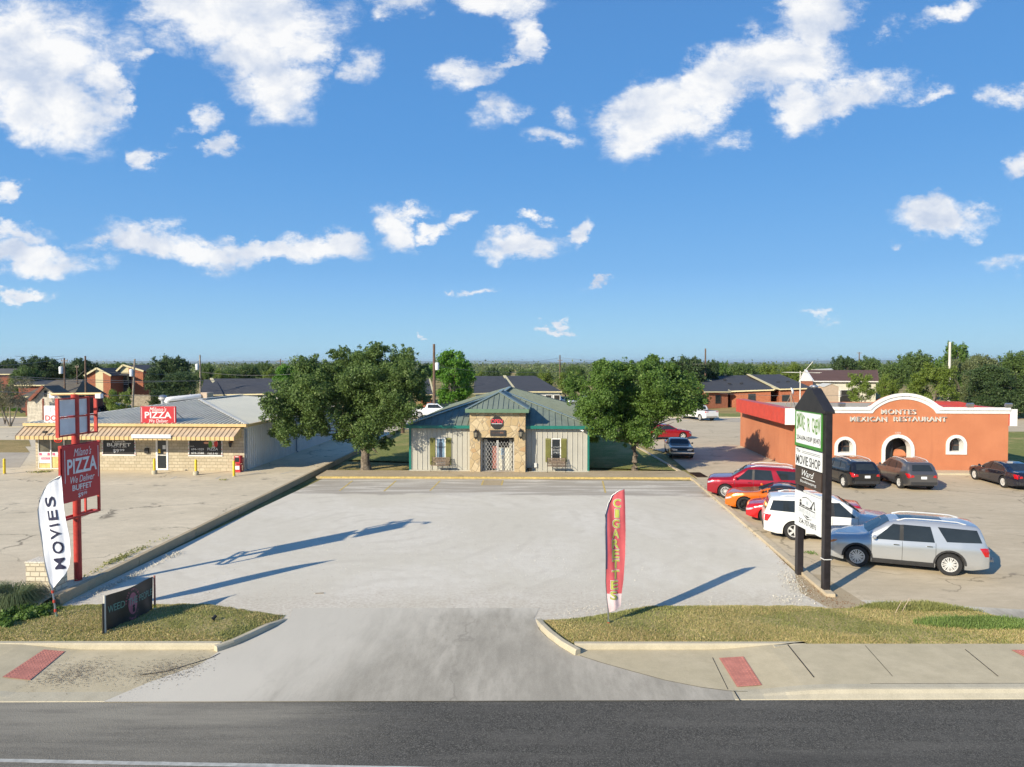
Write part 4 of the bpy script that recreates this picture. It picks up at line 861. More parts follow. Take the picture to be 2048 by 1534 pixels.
def picture_window(h, nm):
    mb = MB()
    for x0, x1, z0, z1 in ((h[0]-.05, h[0]+.02, h[2]-.06, h[3]), (h[1]-.02, h[1]+.05, h[2]-.06, h[3]), (h[0]+.02, h[1]-.02, h[2]-.06, h[2]+.02)): mb.box(x0, x1, -.04, .06, z0, z1)
    wo = mb.build('window', MATS['white_trim'], pz); mb = MB(); mb.box(h[0]+.02, h[1]-.02, .0, .02, h[2]+.02, h[3]); mb.build('pane', MATS['sign_black'], wo)
    mb = MB(); r_ = random.Random(2)
    for s_ in (0, 1):
        for i in range(9): mb = MB(); mb.box((h[0]-.02, h[1]+.0)[s_]-.008, (h[0]-.02, h[1]+.0)[s_]+.03, -.06, -.042, h[2]+.03+i*.115, h[2]+.075+i*.115); mb.build('border_light', [MATS['red_letters'], MATS['sign_white'], MATS['sign_green']][i % 3], wo)
    return wo
wo = picture_window(H_[1], 1); h = H_[1]; c = (h[0]+h[1])/2
for s_, z0, z1, w_, mt, b_ in (('Lunch', .80, .93, .42, 'sign_white', .02), ('BUFFET', .54, .76, .80, 'sign_white', .04), ('11am TO 2pm', .44, .53, .50, 'sign_white', .0), ('$9', .12, .37, .20, 'sign_white', .04)):
    dx = -.2 if s_ == '$9' else 0; letters(s_, (c+dx, -.0, h[2]), (1,0,0), (0,0,1), (-w_, w_, z0, z1), MATS[mt], wo, bold=b_, off=.006)
letters('99', (c+.2, 0, h[2]), (1,0,0), (0,0,1), (-.16, .16, .22, .37), MATS['sign_white'], wo, bold=.04)
wo = picture_window(H_[3], 2); h = H_[3]
for s_, x0, x1, z0, z1, b_ in (('(254)', .08, .34, .55, .62, 0), ('694-1029', .14, .98, .33, .47, .03), ('694-3588', .14, .98, .09, .23, .03), ('PIZZA', 1.22, 1.92, .33, .50, .03), ('Fresh & Hot', 1.22, 1.92, .06, .22, .0)):
    letters(s_, (h[0], 0, h[2]), (1,0,0), (0,0,1), (x0, x1, z0, z1), MATS['sign_white'], wo, bold=b_, off=.006, shear=.2 if s_[0] == 'F' else 0)
mb = MB()
def disc(mb, cx, cz, rx, rz, m, y=-.008, n_=16): mb.poly([(cx+rx*math.cos(2*math.pi*i/n_), y, cz+rz*math.sin(2*math.pi*i/n_)) for i in range(n_)], m)
disc(mb, h[0]+1.6, h[2]+.78, .33, .28, 0); disc(mb, h[0]+1.42, h[2]+.72, .13, .24, 1, -.012); disc(mb, h[0]+1.78, h[2]+.76, .13, .22, 2, -.012); disc(mb, h[0]+1.62, h[2]+.98, .2, .08, 0, -.014); disc(mb, h[0]+1.15, h[2]+.82, .18, .07, 3, -.011); disc(mb, h[0]+1.6, h[2]+.62, .07, .06, 3, -.014)
mb.build('window_picture', [M('pic_grey', (.55,.56,.53), .6, 0, .2, 12), MATS['lime_green'], M('pic_red', (.55,.04,.04), .6, 0, .1, 9), M('pic_skin', (.62,.30,.20), .6, 0, .1, 9)], wo)
h = H_[2]; mb = MB()
for x0, x1, z0, z1 in ((h[0], h[0]+.12, .02, 2.2), (h[1]-.12, h[1], .02, 2.2), (h[0]+.12, h[1]-.12, 2.08, 2.2), (h[0]+.12, h[1]-.12, .02, .14), (h[0]+.12, h[1]-.12, .98, 1.03)): mb.box(x0, x1, -.03, .06, z0, z1)
do = mb.build('door', MATS['white_trim'], pz); mb = MB(); mb.box(h[0]+.12, h[1]-.12, 0, .02, .14, 2.08); mb.build('pane', MATS['dark_glass'], do)
mb = MB(); mb.box(h[1]-.36, h[1]-.16, -.02, -.003, 1.4, 1.65); mb.box(h[1]-.3, h[1]-.14, -.02, -.003, 1.1, 1.25, 1); mb.box(h[0]+.16, h[0]+.3, -.02, -.003, 1.15, 1.4, 2); mb.build('notice', [MATS['sign_white'], MATS['shed_tan'], MATS['yellow']], do); mb = MB(); mb.tube([(h[0]+.2,-.03,1.0),(h[0]+.2,-.09,1.0),(h[0]+.2,-.09,1.25),(h[0]+.2,-.03,1.25)], .012, 6); mb.build('handle', MATS['steel'], do)
def single(name, lab, cat, loc, rz, parts, group=None):
    t = thing(name, lab, cat, loc, rz, group)
    for (pn, fn, mt, sm) in parts: mb = MB(); fn(mb); mb.build(pn, MATS[mt], t, sm)
    return t
c = F.wall(294.8, 902); single('mailbox', 'small black mailbox on the limestone wall left of the white door', 'mailbox', on(F, (c[0], 1.12), 0), F.rz, [('box_body', lambda m: m.box(-.13,.13,-.14,0,0,.28), 'sign_black', 0), ('lid', lambda m: m.slab([(-.14,-.16,.29),(.14,-.16,.29),(.14,0,.34),(-.14,0,.34)], .02), 'black', 0)])
c = F.wall(462.5, 885); single('wall_lantern', 'rusty hanging lantern on the limestone near the building corner', 'lantern', on(F, (c[0], 1.72), -.16), F.rz, [('glass', lambda m: m.lathe([(.06,-.16),(.10,.0),(.11,.14),(.05,.2)], n=6), 'trim_plastic', 0), ('bracket', lambda m: (m.box(-.11,.11,.1,.16,.12,.28), m.lathe([(.13,.13),(.12,.16),(.02,.24)], n=6)), 'rust', 0)])
# newspaper box
c = G(477, 944, PIZ); t = thing('newspaper_box', 'red newspaper vending box standing at the corner of the limestone wall', 'newspaper box', c, F.rz)
mb = MB(); mb.box(-.20,.20,-.18,.18,.55,1.05); mb.box(-.08,.08,-.08,.08,.08,.55); mb.box(-.2,.2,-.18,.18,.0,.08); mb.box(-.17,.17,-.16,.16,.08,.5); mb.build('cabinet', MATS['sign_red'], t, 0, .012); mb = MB(); mb.box(-.15,.13,-.195,-.18,.68,.95); mb.build('pane', MATS['dark_glass'], t); mb = MB(); mb.box(-.14,.14,-.175,-.16,.18,.42); mb.build('paper_rack', MATS['sign_white'], t); mb = MB(); mb.box(-.12,.1,-.2,-.18,.99,1.03); mb.build('label_plate', MATS['sign_white'], t)
# bollards
def bollard(pxy, lab, base):
    c = G(*pxy, PIZ); t = thing('bollard', lab, 'bollard', c, 0, 'yellow bollards in front of the pizza building'); mb = MB(); mb.lathe([(.075,0),(.075,.92),(.06,.97),(.001,.99)], n=16); mb.build('post', MATS['yellow'], t, 40)
    mb = MB(); h_ = .24 if base else .04; r_ = .17 if base else .11; mb.lathe([(r_,0),(r_,h_*.8),(r_*.8,h_),(.07,h_)], n=16); mb.build('footing', MATS['kerb_concrete'], t, 40)
bollard((9,948), 'thick yellow steel bollard at the far left edge by the road', False); bollard((309,948), 'yellow bollard in a concrete footing left of the white door', True); bollard((392,950), 'yellow bollard in a concrete footing below the phone number window', True); bollard((468,953), 'yellow bollard beside the red newspaper box', False)
# roof signs
def roofsign(r_, lab, fn, mat):
    q = F.rect(*r_, -.12); t = thing('roof_sign', lab, 'sign', on(F, (q[0], max(q[2], EZ+.07)), -.12), F.rz, None); w_, h_ = q[1]-q[0], q[3]-q[2]
    mb = MB(); mb.box(0, w_, 0, .12, 0, h_); mb.build('board', MATS[mat], t, 0, .008); mb = MB()
    for x in (.2, w_-.2): mb.obox((x,.13,h_*.8), (x,1.4,h_*.15), .05, .05); mb.box(x-.03, x+.03, .12, .17, -.12, h_)
    mb.build('brace', MATS['steel'], t); fn(t, w_, h_); return t
def milano(t, w_, h_):
    for s_, x0, x1, z0, z1, b_, sh in (("Milano's", .25, .74, .70, .96, 0, .35), ('PIZZA', .12, .88, .30, .68, .05, 0), ('We Deliver', .24, .78, .05, .24, .01, .25)):
        letters(s_, (0,0,0), (1,0,0), (0,0,1), (w_*x0, w_*x1, h_*z0, h_*z1), MATS['sign_white'], t, bold=b_, shear=sh, off=.006)
    mb = MB(); mb.box(.06,.09,-.008,-.002,h_*.06,h_*.94); mb.box(w_-.09,w_-.06,-.008,-.002,h_*.06,h_*.94); mb.build('side_stripe', MATS['sign_white'], t)
roofsign((281, 815, 351.5, 849), 'red roof sign reading PIZZA in the middle of the ribbed roof', milano, 'sign_red')
def donuts(t, w_, h_):
    letters('TWIN', (0,0,0), (1,0,0), (0,0,1), (w_*.13, w_*.80, h_*.62, h_*.88), MATS['grey_letters'], t, off=.006); letters('DONUTS', (0,0,0), (1,0,0), (0,0,1), (w_*.04, w_*.96, h_*.12, h_*.44), MATS['red_letters'], t, bold=.04, off=.006)
roofsign((87.5, 814, 155, 848.5), 'white donut shop roof sign behind the empty red sign frame', donuts, 'sign_white')
# rooftop duct, vent pipe and box
def rp(px_, py_, y): x, z = F.wall(px_, py_, y); return Vector((x, y, z))
t = thing('roof_duct', 'fat white exhaust duct with an elbow lying on the ribbed roof', 'duct', F.o, F.rz); a, b_ = rp(333,800,9.5), rp(400,792,11.5); mb = MB(); mb.tube([a-Vector((0,0,.9)), a-Vector((0,0,.15)), a+Vector((.12,.0,.05)), a+Vector((.35,0,.08)), b_], .19, 12); mb.build('pipe', MATS['white_paint'], t, 50); mb = MB()
for k_ in (.35, .7): p = a.lerp(b_, k_)+Vector((0,0,.05)); mb.tube([p, p+(b_-a).normalized()*.06], .215, 12)
mb.build('joint_ring', MATS['steel'], t)
t = thing('exhaust_vent', 'round galvanised exhaust fan standing behind the duct elbow', 'vent', F.o, F.rz); a = rp(326,801,10.5); mb = MB(); mb.lathe([(.16,-1.1),(.16,.0),(.28,.02),(.32,.3),(.22,.42),(.02,.46)], a, n=16); mb.build('hood', MATS['steel'], t, 40); mb = MB(); mb.lathe([(.33,.14),(.34,.18),(.33,.22)], a, n=16); mb.build('band', MATS['galvanised'], t)
t = thing('rooftop_unit', 'beige boxy air cooler on the pizza shop roof beside the duct', 'cooler', F.o, F.rz); a, b_ = rp(401,800,11.5), rp(414,785,11.5); mb = MB(); mb.box(a.x, b_.x, 11.5, 12.6, a.z-.9, b_.z); mb.build('cabinet', MATS['shed_tan'], t, 0, .03); mb = MB()
for i in range(5): z = a.z+.05+i*(b_.z-a.z-.1)/5; mb.box(b_.x, b_.x+.02, 11.6, 12.5, z, z+.04)
mb.build('louvres', MATS['sage_trim'], t)
single('flood_light', 'small black flood lamp on the awning above the storefront', 'lamp', on(F, F.wall(90.5, 868, -1.4), -1.4), F.rz, [('housing', lambda m: m.box(-.12,.12,-.1,.06,.06,.2), 'black', 0), ('bracket', lambda m: m.tube([(0,0,.1),(.03,.05,-.2)], .02, 6), 'rust', 0)])

# ============ orange restaurant on the right
F = Frame(G(1592, 941), R(-3.6)); RSF = F
rs = thing('orange_restaurant_building', 'orange stucco restaurant with a round white trimmed gable and arched openings', 'building', F.o, F.rz)
WX = F.wall(2015, 945)[0]; WZ = F.wall(1680, 815)[1]; DP = 14.2; ac = F.wall(1813, 815)[0]; AW = (F.wall(1875, 826)[0]-F.wall(1733, 826)[0])/2; AT = F.wall(1808, 787.5)[1]
ac = (F.wall(1880, 822)[0]+F.wall(1737, 822)[0])/2
rise = AT-WZ; Rr = (AW*AW+rise*rise)/(2*rise); cz = AT-Rr; th0 = math.asin(min(1, AW/Rr))
arc = [(ac+Rr*math.sin(a), cz+Rr*math.cos(a)) for a in [th0-2*th0*i/24 for i in range(25)]]
# openings
def arch(x0, x1, z0, z1, n_=12):
    r_ = (x1-x0)/2; c = (x0+x1)/2; zc = z1-r_; return [(x0, z0), (x1, z0), (x1, zc)]+[(c+r_*math.cos(math.pi*i/n_), zc+r_*math.sin(math.pi*i/n_)) for i in range(1, n_)]+[(x0, zc)]
q1 = F.rect(1675, 879, 1705, 905); q2 = F.rect(1770, 875, 1820.5, 941); q3 = F.rect(1898, 875.5, 1926.5, 903)
ops = [arch(q1[0], q1[1], q1[2], q1[3]), arch(q2[0], q2[1], 0.0, q2[3]), arch(q3[0], q3[1], q3[2], q3[3])]
outer = [(0,0), (q2[0],0)]+ops[1][:0]
def cdt_face(mb, outer, holes, fn, m=0):
    vs = []; es = []
    for lp in [outer]+holes:
        o_ = len(vs); vs += [Vector(p) for p in lp]; es += [(o_+i, o_+(i+1) % len(lp)) for i in range(len(lp))]
    v2, e2, f2, *_ = delaunay_2d_cdt(vs, es, [], 0, 1e-6); fs = []
    for f in f2:
        c = sum((v2[i] for i in f), Vector((0,0)))/len(f)
        if inpoly(c.x, c.y, [tuple(p) for p in outer]) and not any(inpoly(c.x, c.y, [tuple(p) for p in h]) for h in holes): fs.append(f)
    mb.add([fn(v.x, v.y) for v in v2], fs, m)
front = [(0,0)]+[(q2[0]-.002,0), (q2[0]-.002, .001), (q2[1]+.002, .001), (q2[1]+.002, 0)]+[(WX,0),(WX,WZ)]+arc+[(0,WZ)]
holes = [ops[0], [(max(a, q2[0]), max(b_, .01)) for a, b_ in ops[1]], ops[2]]
mb = MB(); cdt_face(mb, front, holes, lambda u, v: (u, 0, v))
mb.poly([(0,0,0),(0,DP,0),(0,DP,WZ-.7),(0,0,WZ-.7)]); mb.poly([(0,0,WZ-.7),(0,.3,WZ-.7),(0,.3,WZ),(0,0,WZ)]); mb.poly([(WX,0,0),(WX,DP,0),(WX,DP,WZ-.7),(WX,0,WZ-.7)]); mb.poly([(0,DP,0),(WX,DP,0),(WX,DP,WZ-.4),(0,DP,WZ-.4)])
mb.poly([(0,.3,WZ-1),(WX,.3,WZ-1),(WX,.3,WZ)]+[(u,.3,v) for u, v in arc]+[(0,.3,WZ)]); mb.poly([(WX,0,WZ-.7),(WX,.3,WZ-.7),(WX,.3,WZ),(WX,0,WZ)])
for h in ops:
    for i in range(len(h)): a, b_ = h[i], h[(i+1) % len(h)]; mb.poly([(a[0],0,a[1]),(b_[0],0,b_[1]),(b_[0],.55,b_[1]),(a[0],.55,a[1])], 1)
mb.build('wall', [MATS['stucco_orange'], MATS['jamb_white']], rs)
# inside of the openings
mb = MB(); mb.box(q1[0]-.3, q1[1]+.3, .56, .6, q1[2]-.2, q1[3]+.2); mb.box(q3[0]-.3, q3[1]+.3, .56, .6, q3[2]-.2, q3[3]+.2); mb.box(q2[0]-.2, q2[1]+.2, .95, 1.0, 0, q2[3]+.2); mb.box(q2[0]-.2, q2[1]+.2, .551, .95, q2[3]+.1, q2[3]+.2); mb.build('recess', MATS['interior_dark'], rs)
for q in (q1, q3):
    mb = MB(); c = (q[0]+q[1])/2; mb.box(q[0]-.1, q[1]+.1, .50, .53, q[2]-.05, q[3]+.05); wo = mb.build('window', MATS['dark_glass'], rs); mb = MB(); mb.box(c-.025, c+.025, .47, .5, q[2], q[3]); mb.box(q[0], q[1], .47, .499, q[2]+.35, q[2]+.39); mb.build('frame', MATS['rust'], wo)
mb = MB(); mb.box(q2[0]-.1, q2[0]+.75, .6, .66, 0, 2.35); do = mb.build('door', MATS['dark_glass'], rs); mb = MB(); mb.box(q2[0]+.02, q2[0]+.08, .55, .6, 0, 2.4); mb.box(q2[0]+.7, q2[0]+.76, .55, .6, 0, 2.3); mb.box(q2[0]+.08, q2[0]+.7, .55, .6, 2.05, 2.12); mb.build('frame', MATS['trim_plastic'], do)
mb = MB(); mb.box(q2[0]+.85, q2[1], .6, .9, 0, 1.0); cx_ = (q2[0]+.85+q2[1])/2; mb.lathe([(.001,0),(.42,0),(.42,.3),(.001,.3)], (cx_, .6, 1.0), 'Y', 20); mb.build('lobby_bench', MATS['stucco_orange'], rs)
# white trims
def band(mb, outer_, inner_, y0, y1, closed=False):
    k = len(outer_); rng_ = range(k if closed else k-1)
    vs = [(u,y0,v) for u, v in outer_]+[(u,y0,v) for u, v in inner_]+[(u,y1,v) for u, v in outer_]+[(u,y1,v) for u, v in inner_]; fs = []
    for i in rng_:
        j = (i+1) % k; fs += [(i,j,k+j,k+i),(2*k+i,3*k+i,3*k+j,2*k+j),(i,2*k+i,2*k+j,j),(k+i,k+j,3*k+j,3*k+i)]
    if not closed: fs += [(0,k,3*k,2*k),(k-1,3*k-1,4*k-1,2*k-1)]
    mb.add(vs, fs)
def offset_loop(lp, d, c):
    out = []; k = len(lp)
    for i in range(k):
        a, b_, e = Vector(lp[i-1]), Vector(lp[i]), Vector(lp[(i+1) % k]); n1 = (b_-a).normalized(); n2 = (e-b_).normalized(); n_ = Vector((n1.y, -n1.x))+Vector((n2.y, -n2.x)); n_ = n_/max(.2, n_.length_squared)*2 if n_.length_squared > 0 else n_
        out.append(tuple(b_+n_*d))
    return out
for h, base in ((ops[0], 1), (ops[2], 1)):
    mb = MB(); band(mb, offset_loop(h, .20, 0), h, -.07, .004, True); mb.build('window_trim', MATS['white_trim'], rs)
mb = MB(); h = ops[1][2:]+[ops[1][0]]; h = [ops[1][1]]+ops[1][2:]+[ops[1][0]]; c = (q2[0]+q2[1])/2; r_ = (q2[1]-q2[0])/2; zc = q2[3]-r_
ou = [(q2[1]+.22, 0), (q2[1]+.22, zc)]+[(c+(r_+.22)*math.cos(math.pi*i/12), zc+(r_+.22)*math.sin(math.pi*i/12)) for i in range(1, 12)]+[(q2[0]-.22, zc), (q2[0]-.22, 0)]
inn = [(q2[1], 0), (q2[1], zc)]+[(c+r_*math.cos(math.pi*i/12), zc+r_*math.sin(math.pi*i/12)) for i in range(1, 12)]+[(q2[0], zc), (q2[0], 0)]
band(mb, ou, inn, -.09, .004); mb.build('door_trim', MATS['white_trim'], rs)
CW = .40
def corn(zoff, w_, y0):
    arcO = [(ac+(Rr+zoff)*math.sin(a), cz+(Rr+zoff)*math.cos(a)) for a in [th0-2*th0*i/24 for i in range(25)]]; arcI = [(ac+(Rr+zoff-w_)*math.sin(a), cz+(Rr+zoff-w_)*math.cos(a)) for a in [th0-2*th0*i/24 for i in range(25)]]
    dx = .12; O_ = [(WX+.05, WZ+zoff)]+[(arcO[0][0]+dx, WZ+zoff)]+[p for p in arcO if p[1] > WZ+zoff+.03]+[(arcO[-1][0]-dx, WZ+zoff)]+[(-.05, WZ+zoff)]
    n_ = len(O_)-4; aa = [a for a in [th0-2*th0*i/24 for i in range(25)] if cz+(Rr+zoff)*math.cos(a) > WZ+zoff+.03]
    I_ = [(WX+.05, WZ+zoff-w_), (arcI[0][0]+.02, WZ+zoff-w_)]+[(ac+(Rr+zoff-w_)*math.sin(a), max(WZ+zoff-w_, cz+(Rr+zoff-w_)*math.cos(a))) for a in aa]+[(arcI[-1][0]-.02, WZ+zoff-w_), (-.05, WZ+zoff-w_)]
    mb = MB(); band(mb, O_, I_, y0, .02 if y0 > -.1 else -.06); return mb
mb = corn(.03, .40, -.06); m2 = corn(.05, .20, -.14); mb.add(m2.v, m2.f); mb.build('cornice', MATS['white_trim'], rs)
# side fascias: red metal with white ends, red roof behind
f0 = F.wall(1571, 816.5)[0]; fz0, fz1 = F.wall(1580, 849)[1], F.wall(1580, 817)[1]
mb = MB(); mb.box(f0, -.005, -.0, 12.8, fz0, fz1, 0)
i = 0
while i*.3 < 12.8: mb.box(f0-.02, f0-.002, i*.3, i*.3+.03, fz0, fz1, 0); i += 1
mb.build('side_fascia', MATS['red_metal'], rs); mb = MB(); mb.box(f0-.03, -.07, -.03, -.004, fz0-.02, fz1+.02); mb.build('fascia_end', MATS['white_trim'], rs)
g0 = F.wall(2033, 850)[0]; mb = MB(); mb.box(WX+.005, g0, 0, 12.8, fz0, fz1); mb.build('side_fascia', MATS['red_metal'], rs); mb = MB(); mb.box(WX+.07, g0+.03, -.03, -.004, fz0-.02, fz1+.02); mb.build('fascia_end', MATS['white_trim'], rs)
mb = MB(); RZ0 = WZ-.45; A, B, C, D = (.0,.35,RZ0), (WX+.5,.35,RZ0), (WX+.5,DP,RZ0), (.0,DP,RZ0); mb.slab((A,B,C,D), .05); mb.build('roof_deck', MATS['street_concrete'], rs)
mb = MB(); x0 = ac+1.2; zr = F.wall(1862, 803, 5)[1]; pts = [(x0, 5.5, zr), (WX+.3, 5.5, WZ+.12), (WX+.3, 5.9, WZ-.3), (x0, 5.9, WZ-.3)]
mb.slab([(x0, 3.0, zr-.62), (WX+.4, 3.0, WZ-.2), (WX+.4, 6.5, WZ+.05), (x0, 6.5, zr)], .04)
for i in range(34): t = i/33; X = x0+(WX+.4-x0)*t; mb.obox((X, 3.0, zr-.6+(WZ-.2-zr+.62)*t), (X, 6.5, zr+.02+(WZ+.05-zr)*t), .04, .05)
mb.build('roof', MATS['red_metal'], rs)
# lettering on the restaurant wall
def wallsign(s_, r_, lab):
    q = F.rect(*r_); c = (q[0], q[2]); t = thing('wall_lettering', lab, 'lettering', on(F, c, 0), F.rz, None); w_, h_ = q[1]-q[0], q[3]-q[2]
    letters(s_, (0,0,0), (1,0,0), (0,0,1), (0, w_, 0, h_), MATS['white_paint'], t, bold=.02, off=.11, depth=-.10, spacing=1.15)
wallsign('MONTES', (1762, 818.5, 1831, 828.5), 'white raised letters MONTES under the round gable'); wallsign('MEXICAN', (1700, 833, 1773, 843), 'white raised word MEXICAN on the orange wall'); wallsign('RESTAURANT', (1787, 833, 1892, 843), 'white raised word RESTAURANT on the orange wall')
q = F.rect(1790.5, 864, 1801.5, 867); letters('1225', F.o+F.y*-.0, F.x, (0,0,1), q, MATS['white_paint'], None, name='house_number', off=.02); o = bpy.data.objects['house_number']; tag(o, 'small white street number over the arched restaurant door', 'number')
for pxy, lab in (((1936.5, 811.5), 'silver floodlight on the white cornice near the right corner'), ((1681, 812), 'silver floodlight on the white cornice beside the sign peak'), ((2013, 818), 'silver floodlight at the right end of the cornice')):
    c = F.wall(*pxy); single('flood_light', lab, 'lamp', on(F, (c[0], WZ+.1), -.05), F.rz, [('housing', lambda m: m.obox((-.22,-.15,.12),(.22,-.15,.12),.16,.22,0,(0,-.5,1)), 'steel', 0), ('bracket', lambda m: m.tube([(0,.05,-.05),(0,-.1,.1)], .03, 6), 'steel', 0)], 'floodlights on the restaurant cornice')
sheet('restaurant_walk', [tuple(on(F, (a, 0), b_))[:2] for a, b_ in ((-.3,-.0),(WX+.2,-.0),(WX+.2,-1.2),(-.3,-1.2))], .12, 'lot_concrete'); mb = MB(); p, q_ = on(F, (-.3,0), -1.35), on(F, (WX+.2,0), -1.35); strip(mb, Vector((p.x,p.y,0)), Vector((q_.x,q_.y,0)), F.y, .15, 0, .13); structure('kerb', mb, MATS['kerb_concrete'])
# things on the restaurant roof: dish on tripod, antenna mast
c = on(F, (F.wall(1582, 805, 1.5)[0], WZ-.1), 1.5); h0 = P(1583, 782, c.y).z-c.z
t = thing('satellite_dish', 'white round satellite dish on a tripod above the red fascia', 'satellite dish', c); mb = MB(); mb.tube([(0,0,.0),(0,0,h0-.1)], .035, 8)
for a in (0, 2.1, 4.2): mb.tube([(0,0,.9),(.45*math.cos(a+.5),.3*math.sin(a+.5),.0)], .02, 6)
mb.build('tripod', MATS['grey_wood'], t); mb = MB(); rings = [(.0,.10),(.12,.085),(.22,.03),(.27,-.03)]; mb.lathe(rings+[(.27,-.045),(.20,.015),(.1,.07),(.001,.085)], (0,0,0), 'X', 20); o = mb.build('dish', MATS['white_paint'], t, 40, loc=(0.08,0,h0)); o.rotation_euler = (0,R(-15),R(-20))
c = on(F, (F.wall(1600, 800, 9)[0], 0), 9); top = P(1600, 742, c.y).z
t = thing('tv_antenna', 'tall thin mast with a long comb shaped television antenna', 'antenna', c); mb = MB(); mb.tube([(0,0,0),(0,0,top)], .05, 8); mb.build('mast', MATS['galvanised'], t); mb = MB(); L0 = P(1572, 746, c.y).x-c.x; L1 = P(1640, 747, c.y).x-c.x; mb.tube([(L0,0,top-.1),(L1,0,top-.15)], .03, 6)
for i in range(14): x = L0+(L1-L0)*i/13; w2 = .9-.045*i; mb.tube([(x,-w2,top-.12),(x,w2,top-.12)], .012, 4)
mb.tube([(.25,0,top-.1),(1.0,0,top+.75)], .025, 6); mb.tube([(.25,0,top-.1),(-.1,0,top-.9)], .025, 6); mb.build('elements', MATS['galvanised'], t)
# ------------------------------------------------------------------ roadside signs and flags
# red pylon with the pizza sign; its boards stand square to the road
c = G(156.5, 1160, PIZ); py_ = c.y
t = thing('pizza_pylon_sign', 'tall red pole sign with a pizza buffet board and an empty four pane frame above', 'sign', c, R(-7)); TH = t
sx = Vector((math.sin(R(7)), math.cos(R(7)), 0))
def hz(py__, Y): return P(157, py__, Y).z-PIZ
b = .82
mb = MB(); mb.tube([(0,0,0),(0,0,6.0)], .115, 16); mb.build('pole', MATS['pole_red'], t, 50)
# local y runs away from the camera along the board, local +x faces the lot
def bd(z0, z1, y0, y1, x0, x1, m, mat, nm='board'): mb = MB(); mb.box(x0, x1, y0, y1, z0, z1); return mb.build(nm, mat, t, 0, .006)
zt, zb, zf = 4.40, 2.63, 2.1
bo = bd(zb, zt, -b, b, .125, .20, 0, MATS['sign_red'])
mb = MB()
for y in (-b, b):
    mb.box(.10, .17, y-.035, y+.035, zf, zt+.02); mb.box(.10, .21, y-.03, y+.03, zt-.04, zt+.04)
mb.box(.10, .17, -b, b, zf-.03, zf+.03); mb.box(-.16, -.10, -b, b, zf-.03, zf+.03)
for y in (-b, b): mb.box(-.16, .17, y-.03, y+.03, zf-.03, zf+.031)
mb.box(.09, .12, -b, b, zt-.05, zt+.03); mb.box(-.12, -.06, b-.35, b-.30, zf, zb+.1)
mb.build('frame', MATS['pole_red'], t)
def L_(s_, y0, y1, z0, z1, bold=0, sh=0): letters(s_, (.20,0,0), (0,1,0), (0,0,1), (y0, y1, z0, z1), MATS['sign_white'], t, bold=bold, shear=sh, off=.006)
L_("Milano's", -.34, .42, 4.04, 4.30, 0, .35); L_('PIZZA', -.62, .66, 3.50, 3.98, .05); L_('We Deliver', -.50, .55, 3.20, 3.42, .01, .25); L_('BUFFET', -.42, .42, 2.96, 3.14, .04); L_('11am to 2pm', -.16, .2, 2.89, 2.935, .01); L_('$9', -.18, .04, 2.70, 2.86, .03); L_('99', .06, .2, 2.76, 2.86, .02)
mb = MB(); mb.box(.20, .207, -.72, -.70, 3.25, 4.28); mb.box(.20, .207, .72, .74, 3.25, 4.28); mb.build('side_stripe', MATS['sign_white'], t)
# upper frame with four pale panels, the pole passing in front of them
z0, z1 = 4.72, 5.88; mb = MB()
for y in (-b, b*.56, b): mb.box(.02, .13, y-.026, y+.026, z0-.03, z1+.03)
for z in (z0, (z0+z1)/2, z1): mb.box(.03, .11, -b, b, z-.022, z+.022)
mb.build('upper_frame', MATS['pole_red'], t)
for ya, yb_ in ((-b+.026, -.08), (.08, b*.56-.026)):
    for za, zb_ in ((z0+.035, (z0+z1)/2-.035), ((z0+z1)/2+.035, z1-.035)): mb = MB(); mb.box(.04, .07, ya, yb_, za, zb_); mb.build('panel', MATS['panel_grey'], t)
mb = MB(); mb.tube([(-.75,-.1,z1+.12),(.85,.1,z1+.14)], .04, 8); mb.tube([(0,0,z1-.1),(0,0,z1+.16)], .06, 8); mb.build('lamp_bar', MATS['awning_yellow'], t); 
for x in (-.75, .85): mb = MB(); mb.box(x-.09, x+.09, -.07, .07, z1+.0, z1+.14); mb.build('lamp_housing', MATS['white_paint'], t)
